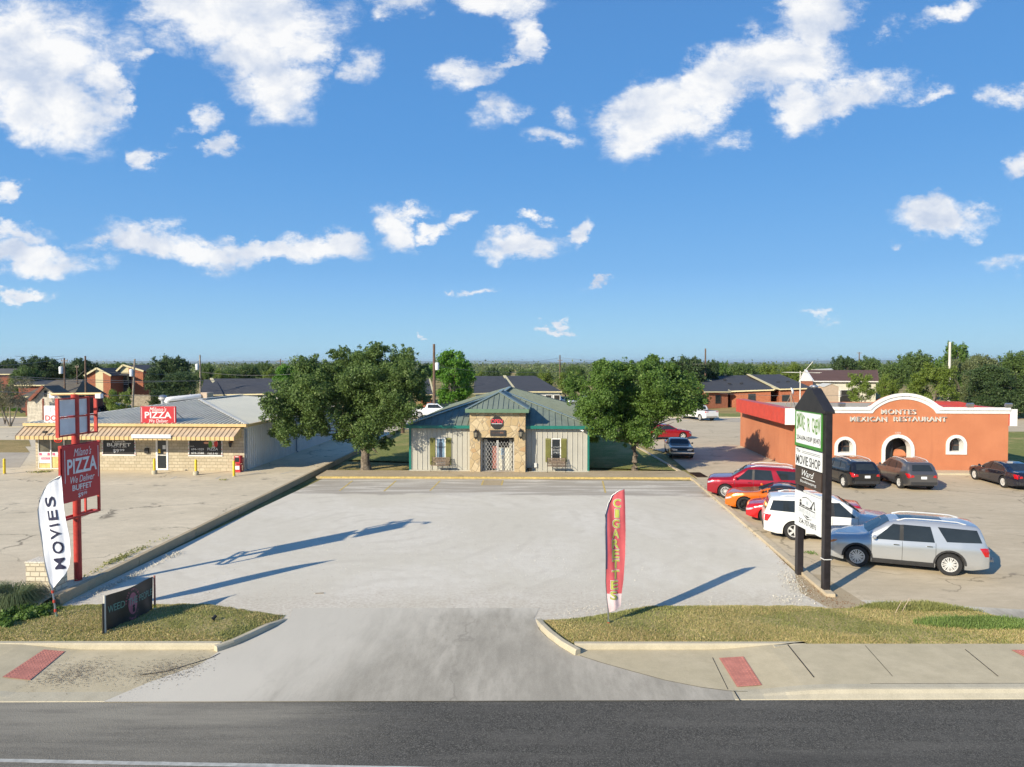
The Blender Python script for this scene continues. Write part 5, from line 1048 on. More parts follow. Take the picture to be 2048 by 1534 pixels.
# feather flags: surface lofted between two outlines in the plane of the flag, rippled
def feather(name, lab, base, left, right, mats_fn, rip, seed, pole_top, mats, tilt=.0):
    B = G(*base); t = thing(name, lab, 'flag', B)
    def loc(p): q = P(p[0], p[1], B.y); return q.x-B.x, q.z-B.z
    Lp = [loc(p) for p in left]; Rp = [loc(p) for p in right]
    def at(c, z):        # curve x at height z (curves listed from top to bottom)
        for (x0, z0), (x1, z1) in zip(c, c[1:]):
            if z0 >= z >= z1: return x0+(x1-x0)*(z0-z)/(z0-z1) if z0 != z1 else x0
        return c[0][0] if z > c[0][1] else c[-1][0]
    ztop = max(Lp[0][1], Rp[0][1]); zbot = min(Lp[-1][1], Rp[-1][1])
    def yof(x, z): return rip*(math.sin(x*13+z*1.3+seed)*.6+math.sin(x*31+z*2.1+seed*2)*.25+math.sin(x*7-z*3.1)*.4)
    mb = MB(); nz, nx = 60, 12; vs = []
    for i in range(nz+1):
        z = ztop-(ztop-zbot)*i/nz; a, b_ = at(Lp, z), at(Rp, z)
        for j in range(nx+1): x = a+(b_-a)*j/nx; vs.append((x, yof(x, z), z))
    back = [(x, y+.006, z) for x, y, z in vs]; n0 = len(vs); w_ = nx+1
    for i in range(nz):
        for j in range(nx):
            m_ = mats_fn(j/nx, (vs[i*w_][2]-zbot)/(ztop-zbot)); q = (i*w_+j, i*w_+j+1, (i+1)*w_+j+1, (i+1)*w_+j); mb.add([vs[k] for k in q], [(0,1,2,3)], m_); mb.add([back[k] for k in q], [(3,2,1,0)], m_)
    me = bpy.data.meshes.new('cloth'); bm = bmesh.new(); tmp = bpy.data.meshes.new('t'); tmp.from_pydata(mb.v, [], mb.f); tmp.polygons.foreach_set('material_index', mb.m); bm.from_mesh(tmp); bmesh.ops.remove_doubles(bm, verts=bm.verts, dist=.0012); bm.to_mesh(me); bm.free(); bpy.data.meshes.remove(tmp); me.shade_smooth(); link('cloth', me, mats, t)
    # pole follows the left (sleeve) edge then bends over to the tip
    pl = MB(); pts = [(0,0,0)]+[( *[p[0]-.01], yof(p[0], p[1])+.0, p[1]) for p in [loc(q) for q in pole_top]]; pl.tube(pts, [.022]*2+[.014]*(len(pts)-2) if len(pts) > 2 else .02, 8); pl.build('pole', MATS['steel'], t, 50)
    sp_ = MB(); sp_.tube([(0,0,0),(0,0,.22)], .035, 8); sp_.build('ground_stake', MATS['sage_trim'], t)
    cl = MB()
    for k_ in (.35, .62, .9) if base[0] < 500 else (.30,): p = Vector(pts[0]).lerp(Vector(pts[1]), k_); cl.tube([p-Vector((0,0,.04)), p+Vector((0,0,.04))], .034, 8)
    cl.build('clip', MATS['red_metal'], t); return t, yof, B
fl, yf, B = feather('feather_flag', 'white feather flag reading MOVIES up its length beside the red pole sign', (114,1244.6),
    [(121,952),(102,963),(88,980),(80,1000),(77,1020),(79,1050),(86,1090),(92,1130),(99,1165),(104,1177)], [(121.5,952),(126,1000),(131,1035),(138,1075),(141,1110),(139,1130),(130,1150),(113,1168),(105,1177)],
    lambda u, v: 0, .034, 1.0, [(104,1177),(99,1165),(92,1130),(86,1090),(79,1050),(77,1020),(80,1000),(88,980),(102,963),(121,952)], MATS['flag_white'])
def flag_text(s_, p0, p1, wid, mat, t, yf, B, shear=0, vert=False, bold=.02, off=-.012):
    a = P(*p0, B.y)-B; b_ = P(*p1, B.y)-B; d = Vector((b_.x-a.x, 0, b_.z-a.z)); ln = d.length; d.normalize(); nn = Vector((-d.z, 0, d.x))
    fn = lambda u, v: (lambda q: Vector((q.x, yf(q.x, q.z)+off, q.z)))(Vector((a.x,0,a.z))+d*u+nn*v)
    return letters(s_, (0,0,0), (1,0,0), (0,0,1), (0, ln, -wid/2, wid/2), mat, t, bold=bold, fn=fn)
for ch, p0, p1 in (('M', (121,1138), (118,1116)), ('O', (118,1107), (115,1082)), ('V', (113,1078), (110,1056)), ('I', (109,1052), (108,1048)), ('E', (107,1040), (104,1020)), ('S', (102,1014), (99,993))):
    flag_text(ch, p0, p1, .30, MATS['navy_ink'], fl, yf, B, bold=.02, off=-.016)
fl, yf, B = feather('feather_flag', 'red and pink feather flag reading CIGARETTES downwards on the right grass strip', (1217.5,1256),
    [(1248.5,978),(1238,982),(1226,991),(1217,1008),(1211.5,1028),(1211,1060),(1212,1110),(1212,1165),(1214,1195),(1217,1224)], [(1249,978),(1250,1010),(1251,1060),(1250,1110),(1247,1160),(1243,1190),(1242,1213),(1230,1221),(1218,1224)],
    lambda u, v: (2 if (u < .05 and v > .35) else 1 if v < .16 else 0), .045, 2.2, [(1217,1224),(1214,1195),(1212,1165),(1212,1110),(1211,1060),(1211.5,1028),(1217,1008),(1226,991),(1238,982),(1248.5,978)], [MATS['flag_pink'], MATS['flag_pale'], MATS['flag_blue']])
for k_, ch in enumerate('CIGARETTES'):
    y1_ = 998+k_*20.4; cx_ = (1234, 1234, 1232, 1231.5, 1231, 1231.5, 1231.5, 1231, 1228.5, 1227)[k_]; hw_ = 6.8 if ch != 'I' else 4
    for mt, ex, of in ((MATS['sign_white'], 1.7, -.010), (MATS['ink'], .8, -.014), (MATS['flag_lime'], 0, -.018)):
        a = P(cx_-hw_-ex*.6, y1_+16.5+ex*.6, B.y)-B; b_ = P(cx_+hw_+ex*.6, y1_-ex*.6, B.y)-B
        fn = (lambda of: lambda u, v: Vector((u, yf(u, v)+of, v)))(of); letters(ch, (0,0,0), (1,0,0), (0,0,1), (a.x, b_.x, a.z, b_.z), mt, fl, bold=.035+ex*.03, fn=fn)
# black banner on two poles
A_, C_ = G(210.5,1277), G(310,1229); d = Vector((C_.x-A_.x, C_.y-A_.y, 0)); ln = d.length; d.normalize(); nb = Vector((d.y, -d.x, 0))
t = thing('banner', 'black fabric banner reading WEED THE PEOPLE between two poles on the left grass', 'banner', A_, math.atan2(d.y, d.x))
z0, z1 = .17, 1.12; ry = lambda u, v: .035*math.sin(u*4.2+v*1.1)+.02*math.sin(u*11+v*4)*(1.2-v)
mb = MB(); vs = []; nu, nv = 28, 12
for i in range(nu+1):
    for j in range(nv+1): u = .04+(ln-.08)*i/nu; v = z0+(z1-z0)*j/nv-.03*math.sin(math.pi*i/nu)*(1 if j > 6 else .5); vs.append((u, ry(u, v), v))
n0 = len(vs); mb.add(vs+[(x, y+.008, z) for x, y, z in vs], [(i*(nv+1)+j, (i+1)*(nv+1)+j, (i+1)*(nv+1)+j+1, i*(nv+1)+j+1) for i in range(nu) for j in range(nv)]+[(n0+i*(nv+1)+j+1, n0+(i+1)*(nv+1)+j+1, n0+(i+1)*(nv+1)+j, n0+i*(nv+1)+j) for i in range(nu) for j in range(nv)])
me = bpy.data.meshes.new('cloth'); me.from_pydata(mb.v, [], mb.f); me.shade_smooth(); link('cloth', me, MATS['banner_black'], t)
mb = MB(); mb.tube([(0,0,0),(0,0,1.16)], .028, 8); mb.tube([(-.06,0,0),(-.06,.0,.95)], .022, 8, 1); mb.build('pole', [MATS['galvanised'], MATS['sign_black']], t); mb = MB(); mb.tube([(ln,0,0),(ln,0,1.14)], .028, 8); mb.build('pole', M('pole_pink', (.45,.17,.12), .5, 0, .2, 3), t)
mb = MB(); mb.tube([(ln,0,.0),(ln,0,.2)], .034, 8); mb.tube([(ln,0,.2),(ln,0,.28)], .034, 8, 1); mb.build('pole_tape', [MATS['white_paint'], MATS['yellow']], t)
wf = lambda u, v: Vector((u, ry(u, v)-.010, v)); wf2 = lambda u, v: Vector((u, ry(u, v)-.016, v))
# the words run level in the picture: they climb slightly along the cloth
letters('WEED', (0,0,0), (1,0,0), (0,0,1), (.12,.66,0,1), MATS['teal_letters'], t, bold=.01, fn=lambda u, v: wf(u, .62+.19*v+.02*u*0)); letters('THE', (0,0,0), (1,0,0), (0,0,1), (.76,1.10,0,1), MATS['teal_letters'], t, bold=.01, fn=lambda u, v: wf2(u, .61+.19*v)); letters('PEOPLE', (0,0,0), (1,0,0), (0,0,1), (1.18,ln-.07,0,1), MATS['teal_letters'], t, bold=.01, fn=lambda u, v: wf(u, .60+.19*v))
mb = MB(); cu, cv = .93, .63; mb.poly([wf(cu+.17*math.cos(R(a)), cv+.30*math.sin(R(a))) for a in range(0, 360, 15)]); mb.build('emblem', MATS['pink_letters'], t); mb = MB()
for a, r_ in ((-70,.2),(-100,.14),(20,.12)): mb.poly([wf2(cu+.02+.05*math.cos(R(b_)), cv-.1+.001*a+.07*math.sin(R(b_))*r_*5) for b_ in range(0, 360, 40)])
mb.build('emblem_mark', MATS['ink'], t)
for s_, a0_, a1_, rr_ in (('WHITNEY TX', 235, 330, (.24,.42)), ('SMOKE EMPORIUM', 178, 10, (.25,.40))):
    k_ = len(s_)
    for i, ch in enumerate(s_):
        if ch == ' ': continue
        a = R(a0_+(a1_-a0_)*(i+.5)/k_); ux, uz = cu+rr_[0]*math.cos(a), cv+rr_[1]*math.sin(a)
        if not (.08 < ux < ln-.08 and z0+.03 < uz < z1-.06): continue
        tz = a+math.pi/2 if a1_ > a0_ else a-math.pi/2; dx_, dz_ = math.cos(tz)*.022, math.sin(tz)*.022
        letters(ch, (0,0,0), (1,0,0), (0,0,1), (-1,1,-1,1), MATS['pink_letters'], t, bold=.02, fn=lambda u, v: wf(ux+dx_*u-dz_*v*1.4, uz+dz_*u+dx_*v*1.4))
# tall black sign by the right lot
PF, PN = G(1598,1148,.02), G(1651,1184,.02); d = Vector((PN.x-PF.x, PN.y-PF.y, 0)); ln = d.length; d.normalize(); ang = math.atan2(d.y, d.x)
t = thing('tenant_pylon_sign', 'tall black two post sign with a pointed top and four tenant boards', 'sign', (PF.x, PF.y, 0), ang)
# local +x from the far post to the near post; local -y faces the gravel lot
H0 = 5.78
mb = MB(); ps = .21
for x in (0, ln): mb = MB(); mb.box(x-ps/2, x+ps/2, -ps/2, ps/2, 0, H0-.08); mb.build('post', M('sign_post', (.022,.018,.020), .4, .1, .3, 4), t, 0, .008)
mb = MB(); mb.prism([(-.12, H0-.08), (ln+.12, H0-.08), (ln+.12, H0+.0), (ln*.57, H0+.70), (ln*.43, H0+.70), (-.12, H0)], lambda u, v, d_: (u, d_, v), -.17, .17); mb.build('peak', MATS['sign_black'], t, 0, .01)
mb = MB(); mb.lathe([(.10,-.02),(.12,.03),(.10,.07),(.001,.09)], (ln/2,0,H0+.71)); mb.build('photocell', MATS['steel'], t)
def board(z0, z1, mat, fn, trim=None, x0=-.1, x1=ln-.115, y=-.13, nm='board'):
    mb = MB(); mb.box(x0, x1, y, y+.06, z0, z1); o = mb.build(nm, MATS[mat], t, 0, .004); mb = MB(); mb.box(x0, x1, -y-.06, -y, z0, z1); mb.build(nm+'_back', MATS[mat], t)
    def T(s_, u0, u1, v0, v1, m_, bold=0, sh=0, fnw=None): 
        X0, X1, Z0, Z1 = x0+(x1-x0)*u0, x0+(x1-x0)*u1, z0+(z1-z0)*v0, z0+(z1-z0)*v1; letters(s_, (0,y,0), (1,0,0), (0,0,1), (X0, X1, Z0, Z1), MATS[m_], o, bold=bold, shear=sh, off=.005, fn=(lambda u, v: Vector((u, y-.006, fnw((u-X0)/(X1-X0), (v-Z0)/(Z1-Z0), Z0, Z1)))) if fnw else None)
    def Q(pts, m_, d_=.005): mb = MB(); mb.poly([(x0+(x1-x0)*u, y-d_, z0+(z1-z0)*v) for u, v in pts]); mb.build('print', MATS[m_], o)
    fn(T, Q, o, x0, x1, y, z0, z1)
def b1(T, Q, o, x0, x1, y, z0, z1):
    mb = MB()
    for a, b_, c_, e in ((x0-.02, x1+.02, z1-.08, z1+.02), (x0-.02, x1+.02, z0-.02, z0+.08), (x0-.02, x0+.03, z0+.08, z1-.08), (x1-.03, x1+.02, z0+.08, z1-.08)): mb.box(a, b_, y-.02, y+.02, c_, e)
    mb.build('border', MATS['sign_green'], o)
    T('SMOKE', .05, .36, .42, .86, 'lime_green', .03, 0, lambda a, b_, Z0, Z1: Z0+(Z1-Z0)*b_*(1-.12*a)+.10*math.sin(math.pi*a)*(1)); T("'R", .45, .56, .42, .80, 'lime_green', .02); T('CHEW', .64, .95, .42, .84, 'lime_green', .03, 0, lambda a, b_, Z0, Z1: Z0+(Z1-Z0)*b_*(.9+.12*a)-.09*math.sin(math.pi*a)+.05); T('254-694-UDIP (8347)', .05, .95, .12, .29, 'ink', .02)
board(4.50, 5.74, 'sign_white', b1)
def b2(T, Q, o, x0, x1, y, z0, z1): T('The', .04, .20, .74, .93, 'ink', 0); T('MOVIE SHOP', .04, .96, .10, .60, 'ink', .02); Q([(.26,.76),(.95,.76),(.95,.78),(.26,.78)], 'ink'); Q([(.26,.84),(.95,.84),(.95,.86),(.26,.86)], 'ink')
board(3.81, 4.43, 'sign_white', b2)
def b3(T, Q, o, x0, x1, y, z0, z1): T('Ward', .28, .74, .56, .90, 'sign_white', .01, .4); Q([(.27,.44),(.78,.44),(.78,.48),(.27,.48)], 'sign_white'); T('Bookkeeping', .22, .82, .16, .34, 'sign_white', .01)
M('board_brown', (.05,.035,.028), .35, 0, .3, 2); board(3.16, 3.78, 'board_brown', b3)
def b4(T, Q, o, x0, x1, y, z0, z1):
    T('DAVID NEAL LLC', .16, .82, .42, .55, 'grey_letters', .0); T('254-707-0893', .18, .84, .12, .26, 'ink', .01)
    Q([(.18,.585),(.80,.565),(.80,.59),(.18,.61)], 'ink'); Q([(.20,.62),(.28,.62),(.28,.70),(.22,.72),(.20,.68)], 'ink'); Q([(.20,.73),(.27,.73),(.27,.78),(.22,.79)], 'ink'); Q([(.30,.62),(.40,.62),(.40,.66),(.30,.66)], 'ink'); Q([(.43,.615),(.60,.61),(.60,.64),(.43,.645)], 'ink'); Q([(.45,.72),(.47,.80),(.53,.80),(.54,.72),(.50,.68)], 'grey_letters')
    Q([(.60,.62),(.68,.61),(.69,.68),(.63,.70)], 'ink'); Q([(.62,.66),(.74,.86),(.76,.85),(.66,.65)], 'ink'); Q([(.745,.86),(.77,.86),(.785,.68),(.765,.68)], 'ink'); Q([(.75,.64),(.80,.63),(.79,.70),(.76,.70)], 'ink')
    arcp = [(.30+.38*k/10, .80+.10*math.sin(math.pi*(k+2)/13)) for k in range(11)]; Q(arcp+[(u, v-.018) for u, v in arcp[::-1]], 'ink'); ch = [(.32,.40),(.50,.30),(.68,.36)]; Q([(.32,.40),(.345,.40),(.50,.315),(.64,.34),(.68,.36),(.66,.335),(.50,.285)], 'ink'); Q([(.41,.40),(.60,.385),(.50,.34)], 'ink')
board(1.74, 2.95, 'sign_white', b4, nm='phone_board')
mb = MB(); mb.box(ln-.125, ln+.125, -.125, .125, 1.08, 1.10); mb.build('strap', MATS['white_paint'], t)
# low limestone pillar behind the white flag
c = G(97, 1197); t = thing('stone_pillar', 'short square pillar of cream limestone blocks behind the white flag', 'pillar', c, R(-2)); mb = MB(); mb.box(-.5,.42,-.28,.28,-.02,1.17); mb.build('shaft', MATS['pillar_stone'], t, 0, .015); mb = MB(); mb.box(-.52,.44,-.30,.30,1.17,1.23); mb.build('capstone', MATS['stone_white'], t, 0, .02)
# small things
c = G(427, 1253); single('garden_stake_light', 'small dark spotlight on a stake in the left grass island', 'lamp', (c.x, c.y, .14), 0, [('stake', lambda m: m.tube([(0,0,-.1),(.03,0,.1)], .018, 6), 'black', 0), ('lamp_head', lambda m: m.tube([(-.02,-.03,.08),(.06,.05,.15)], .045, 8), 'black', 0)])
for pxy, lab in (((1788,1237), 'thin pale stake in the tall green grass, left of a pair'), ((1803,1232), 'thin pale stake in the tall green grass, right of a pair')):
    c = G(*pxy); o = MB(); o.tube([(0,0,0),(.22,0,.42)], .008, 5); ob = o.build('marker_stake', MATS['shed_tan'], None, loc=(c.x, c.y, .1)); tag(ob, lab, 'stake', 'marker stakes in the grass')
c = G(639, 1188); mb = MB(); mb.obox((-.13,0,.02),(.13,.02,.03),.04,.02); o = mb.build('wood_scrap', MATS['grey_wood'], None, loc=(c.x, c.y, 0)); tag(o, 'dark scrap of wood lying alone on the pale gravel', 'scrap')
# ------------------------------------------------------------------ vehicles
def lerp_tab(tab, t):
    if t <= tab[0][0]: return tab[0][1]
    for (a, u), (b_, v) in zip(tab, tab[1:]):
        if a <= t <= b_: return u+(v-u)*(t-a)/(b_-a) if b_ > a else v
    return tab[-1][1]
def smooth_tab(tab, t, k=.05): return (lerp_tab(tab, t-k)+lerp_tab(tab, t)*2+lerp_tab(tab, t+k))/4
def paint(name, col, metal=.0, rough=.32): return M(name, col, rough, metal, .02, 1, coat=1.0)
TYPES = dict(
 suv=dict(L=5.0, W=1.98, wb=2.86, fo=.97, tr=.385, z0=.24, zs=[(0,.86),(.12,.96),(.9,1.00),(2.0,1.03),(4.6,1.09),(4.9,1.05),(5,.94)],
   zt=[(0,.88),(.05,1.02),(.25,1.09),(1.05,1.15),(1.25,1.18),(1.95,1.65),(2.2,1.73),(2.8,1.775),(3.6,1.77),(4.4,1.74),(4.72,1.69),(4.76,1.63),(4.92,1.20),(5.0,1.0)],
   pw=[(0,.80),(.06,.88),(.25,.95),(.7,.99),(2.5,1.0),(4.2,.99),(4.8,.95),(4.95,.90),(5,.84)], tum=.27,
   win=[[(1.50,1.07),(2.30,1.08),(2.33,1.61),(2.12,1.62),(1.62,1.17)], [(2.43,1.08),(3.38,1.10),(3.26,1.61),(2.44,1.62)], [(3.48,1.62),(3.74,1.15),(4.78,1.19),(4.64,1.59)]], cut=[],
   ws=[(1.34,.66),(2.02,.58)], rear=[(-.62,1.18),(.62,1.18),(.50,1.56),(-.50,1.56)], doors=[1.42,2.38,3.40]),
 compact=dict(L=4.64, W=1.88, wb=2.72, fo=.92, tr=.36, z0=.24, zs=[(0,.70),(.12,.84),(.9,.99),(2.0,1.04),(4.2,1.12),(4.5,1.05),(4.64,.88)],
   zt=[(0,.72),(.06,.9),(.25,.99),(1.0,1.08),(1.22,1.12),(1.9,1.58),(2.1,1.64),(2.7,1.68),(3.5,1.66),(4.15,1.58),(4.22,1.53),(4.50,1.12),(4.64,.95)],
   pw=[(0,.70),(.08,.82),(.3,.93),(.8,.99),(2.4,1.0),(3.8,.98),(4.35,.92),(4.55,.86),(4.64,.78)], tum=.38,
   win=[[(1.45,1.10),(2.20,1.11),(2.22,1.54),(2.02,1.54),(1.54,1.18)], [(2.32,1.11),(3.12,1.14),(3.02,1.53),(2.33,1.54)], [(3.22,1.17),(3.85,1.20),(3.62,1.48),(3.14,1.52)]], cut=[],
   ws=[(1.26,.64),(1.92,.56)], rear=[(-.60,1.14),(.60,1.14),(.50,1.47),(-.50,1.47)], doors=[1.36,2.26,3.12]),
 sedan=dict(L=4.88, W=1.84, wb=2.80, fo=.92, tr=.34, z0=.20, zs=[(0,.60),(.12,.70),(.9,.86),(2.0,.92),(4.0,.98),(4.7,.96),(4.88,.80)],
   zt=[(0,.62),(.08,.76),(.3,.84),(1.1,.95),(1.38,1.0),(2.12,1.38),(2.4,1.43),(2.9,1.44),(3.4,1.38),(4.15,1.07),(4.3,1.04),(4.75,1.03),(4.88,.84)],
   pw=[(0,.68),(.10,.82),(.35,.93),(.9,.99),(2.4,1.0),(4.0,.97),(4.6,.90),(4.88,.78)], tum=.50,
   win=[[(1.58,.97),(2.42,.98),(2.42,1.33),(2.18,1.33),(1.70,1.06)], [(2.52,.98),(3.45,1.02),(3.66,1.06),(3.32,1.27),(2.52,1.33)]], cut=[],
   ws=[(1.42,.62),(2.10,.52)], wr=[(3.40,.50),(4.12,.58)], doors=[1.50,2.47,3.42]),
 coupe=dict(L=4.80, W=1.90, wb=2.81, fo=.93, tr=.355, z0=.18, zs=[(0,.62),(.12,.74),(.6,.86),(1.4,.94),(2.6,.93),(3.8,1.0),(4.6,.98),(4.8,.80)],
   zt=[(0,.64),(.08,.80),(.3,.88),(1.2,.97),(1.55,1.01),(2.25,1.30),(2.6,1.345),(3.0,1.33),(3.5,1.22),(4.1,1.07),(4.55,1.06),(4.8,.84)],
   pw=[(0,.74),(.10,.86),(.35,.94),(.9,1.0),(2.2,.96),(3.7,1.0),(4.5,.93),(4.8,.80)], tum=.55,
   win=[[(1.78,.99),(2.90,.99),(3.02,1.06),(2.88,1.22),(2.40,1.25),(1.96,1.10)], [(3.10,1.06),(3.38,1.06),(3.0,1.20)]], cut=[],
   ws=[(1.60,.62),(2.22,.50)], wr=[(3.05,.48),(4.0,.55)], doors=[1.62,3.08]),
 pickup=dict(L=5.85, W=2.02, wb=3.70, fo=.95, tr=.41, z0=.34, zs=[(0,.88),(.12,1.02),(.9,1.18),(2.0,1.24),(3.9,1.27),(5.7,1.27),(5.85,1.22)],
   zt=[(0,.90),(.06,1.12),(.25,1.24),(1.2,1.30),(1.45,1.33),(2.1,1.82),(2.3,1.88),(3.4,1.89),(3.72,1.84),(3.86,1.34),(3.95,1.31),(5.7,1.31),(5.85,1.25)],
   pw=[(0,.86),(.08,.92),(.3,.96),(.8,1.0),(2.4,1.0),(5.7,.99),(5.85,.96)], tum=.32,
   win=[[(1.66,1.30),(2.42,1.31),(2.44,1.76),(2.24,1.77),(1.76,1.38)], [(2.54,1.31),(3.56,1.33),(3.50,1.77),(2.55,1.77)]], cut=[],
   ws=[(1.48,.70),(2.14,.62)], rear=[(-.62,1.40),(.62,1.40),(.56,1.74),(-.56,1.74)], rearx=3.9, doors=[1.52,2.48,3.68], bed=(4.0,5.74)),
 elcamino=dict(L=5.10, W=1.84, wb=2.97, fo=.92, tr=.33, z0=.22, zs=[(0,.78),(.06,.86),(.9,.90),(2.0,.92),(3.6,.93),(4.9,.95),(5.1,.92)],
   zt=[(0,.80),(.03,.90),(.3,.94),(1.3,.98),(1.55,1.0),(2.05,1.32),(2.3,1.37),(2.9,1.37),(3.15,1.33),(3.6,.98),(3.7,.96),(4.9,.97),(5.1,.94)],
   pw=[(0,.95),(.05,.97),(.3,.98),(.8,1.0),(2.4,1.0),(4.9,.98),(5.1,.95)], tum=.42,
   win=[[(1.72,.97),(2.85,.98),(2.82,1.28),(2.15,1.28)]], cut=[], ws=[(1.60,.70),(2.02,.60)], doors=[1.62,2.98], bed=(3.75,4.95)))
def wheel_mesh(tr, style, width=.23):
    tw = width/2; rr_ = tr*(.66 if style != 'sport' else .72); k = tr/.36
    mb = MB(); prof = [(rr_*.98,-tw*.8),(rr_*1.08,-tw),(tr*.93,-tw),(tr*.985,-tw*.75),(tr,-tw*.4),(tr,tw*.4),(tr*.985,tw*.75),(tr*.93,tw),(rr_*1.08,tw),(rr_*.98,tw*.8)]
    mb.lathe(prof, (0,0,0), 'Y', 30, 0, closed=True); tyre = mb.mesh('wheel', 35)
    r = MB(); f = tw*.72
    r.lathe([(rr_*1.0,f+.01),(rr_*.90,f+.012),(rr_*.86,f-.03),(rr_*.84,-tw*.8),(rr_*1.0,-tw*.8)], (0,0,0), 'Y', 30, 0, closed=True)
    r.lathe([(.001,f-.09),(rr_*.86,f-.09),(rr_*.86,f-.10),(.001,f-.10)], (0,0,0), 'Y', 24, 1)
    r.lathe([(.001,f+.01),(rr_*.16,f+.005),(rr_*.2,f-.06)], (0,0,0), 'Y', 16, 0)
    n_ = {'ten':10, 'five':5, 'multi':14, 'sport':5, 'plain':6}[style]
    for i in range(n_):
        a = 2*math.pi*i/n_
        for da in ((-.13, .13) if style in ('sport', 'five', 'ten') else (0,)):
            w_ = rr_*{'ten':.11,'five':.22,'multi':.085,'sport':.10,'plain':.16}[style]
            p0 = (rr_*.12*math.cos(a+da*.3), f-.01, rr_*.12*math.sin(a+da*.3)); p1 = (rr_*.90*math.cos(a+da*(1 if style != 'five' else .8)), f-.012, rr_*.90*math.sin(a+da*(1 if style != 'five' else .8))); r.obox(p0, p1, w_, .035, 0, (0,1,0))
    return tyre, r.mesh('rim', 35)
def make_car(lab, kind, pt, at, head, cat='car', name='parked_car', group=None, rim='alloy', style='ten', roof=None, extras='', plate=True, bmw=None, colr=None, z=0.0):
    T = TYPES[kind]; L, W, wb, fo, tr, z0 = T['L'], T['W'], T['wb'], T['fo'], T['tr'], T['z0']; hw = W/2; xf = wb/2+fo
    t_ = thing(name, lab, cat, (at[0], at[1], z), head, group)
    ar = tr+.055; ax = (fo, fo+wb)
    st = sorted(set([round(L*i/84, 4) for i in range(85)]+[round(a+ar*math.cos(math.pi*k/14), 4) for a in ax for k in range(15)]+[.02,.05,L-.02,L-.05]))
    def pos(t, y, z): return (xf-t, y, z)
    rings = []
    for t in st:
        zs, zt = smooth_tab(T['zs'], t), smooth_tab(T['zt'], t, .035); zt = max(zt, zs+.02); w_ = hw*smooth_tab(T['pw'], t, .06); zb = z0+(.10*max(0, 1-t/.5)+.12*max(0, 1-(L-t)/.5))
        for a in ax:
            if abs(t-a) < ar-1e-4: zb = max(zb, tr+math.sqrt(max(0, ar*ar-(t-a)**2)))
        def side(z):
            s_ = (z-z0)/(zs-z0); return w_*(lerp_tab([(-.1,.90),(0,.935),(.12,.97),(.35,.992),(.55,.995),(.74,1.0),(.88,.985),(1,.955)], s_))
        zb = min(zb, zs-.06); R_ = [(0, zb), (side(zb)*.6, zb), (side(zb)-.02, zb)]
        for s_ in (.0,.08,.22,.4,.58,.72,.80,.88,.95,1.0): z_ = zb+(zs-zb)*s_; R_.append((side(z_), z_))
        yb = side(zs); h = zt-zs; tum = T['tum']*h*.8
        hood = h < .25
        for g in (.25,.5,.75): R_.append((yb-tum*g-(.05*g if hood else 0), zs+h*g*(.9 if not hood else .75)))
        yt = max(.2, yb-tum-(.06 if hood else .03)); R_ += [(yt-.015, zs+h*.91 if not hood else zs+h*.80), (yt-.06, zs+h*.965 if not hood else zs+h*.90), (yt*.8, zt-h*.010), (yt*.45, zt), (0, zt+.006)]
        rings.append([pos(t, y, z_) for y, z_ in R_]+[pos(t, -y, z_) for y, z_ in R_[-2:0:-1]])
    n_ = len(rings[0]); mb = MB(); vs = [v for r_ in rings for v in r_]; mats_ = [pt]; fs = [(i*n_+j, i*n_+(j+1) % n_, (i+1)*n_+(j+1) % n_, (i+1)*n_+j) for i in range(len(rings)-1) for j in range(n_)]
    mb.add(vs, fs, 0); mb.add([], []); mb.f += [tuple(range(n_)), tuple(range((len(rings)-1)*n_, len(rings)*n_))]; mb.m += [0, 0]
    if roof:
        mats_.append(roof)
        for i, f in enumerate(mb.f[:len(fs)]):
            zz = sum(mb.v[k][2] for k in f)/4; tt = xf-sum(mb.v[k][0] for k in f)/4; 
            if zz > smooth_tab(T['zs'], tt)+.24 and abs(sum(mb.v[k][1] for k in f)/4) < hw*.80: mb.m[i] = 1
    me = mb.mesh('body', 32); body = link('body', me, mats_, t_)
    bm = bmesh.new(); bm.from_mesh(me); bvh = BVHTree.FromBMesh(bm); bm.free()
    def conform(pl, ax_, sgn, off=.006, step=.07, mb=None, th=0):
        pl = [Vector(p) for p in pl]; lp = []
        for a, b_ in zip(pl, pl[1:]+pl[:1]):
            k = max(1, int((b_-a).length/step)); lp += [a.lerp(b_, i/k) for i in range(k)]
        tl = [tuple(p) for p in lp]; xs_ = [p[0] for p in tl]; ys_ = [p[1] for p in tl]; inner = []
        x = min(xs_)+step/2
        while x < max(xs_):
            y = min(ys_)+step/2
            while y < max(ys_):
                if inpoly(x, y, tl): inner.append(Vector((x, y)))
                y += step
            x += step
        v2, e2, f2, *_ = delaunay_2d_cdt(lp+inner, [(i, (i+1) % len(lp)) for i in range(len(lp))], [], 1, 1e-6); P3 = []
        for v in v2:
            if ax_ == 'Y': o, d = Vector((xf-v.x, 3*sgn, v.y)), Vector((0,-sgn,0))
            elif ax_ == 'Z': o, d = Vector((xf-v.x, v.y, 4)), Vector((0,0,-1))
            else: o, d = Vector((5*sgn, v.x, v.y)), Vector((-sgn,0,0))
            h = bvh.ray_cast(o, d)
            if h[0] is None: q = bvh.find_nearest(o+d*(3-hw if ax_ == 'Y' else 2.6)); pnt, nr = q[0], q[1]
            else: pnt, nr = h[0], h[1]
            if nr.dot(d) > 0: nr = -nr
            P3.append(pnt-d*off*.6+nr*off*.4)
        m_ = mb or MB(); m_.add(P3, [tuple(f) for f in f2]); return m_
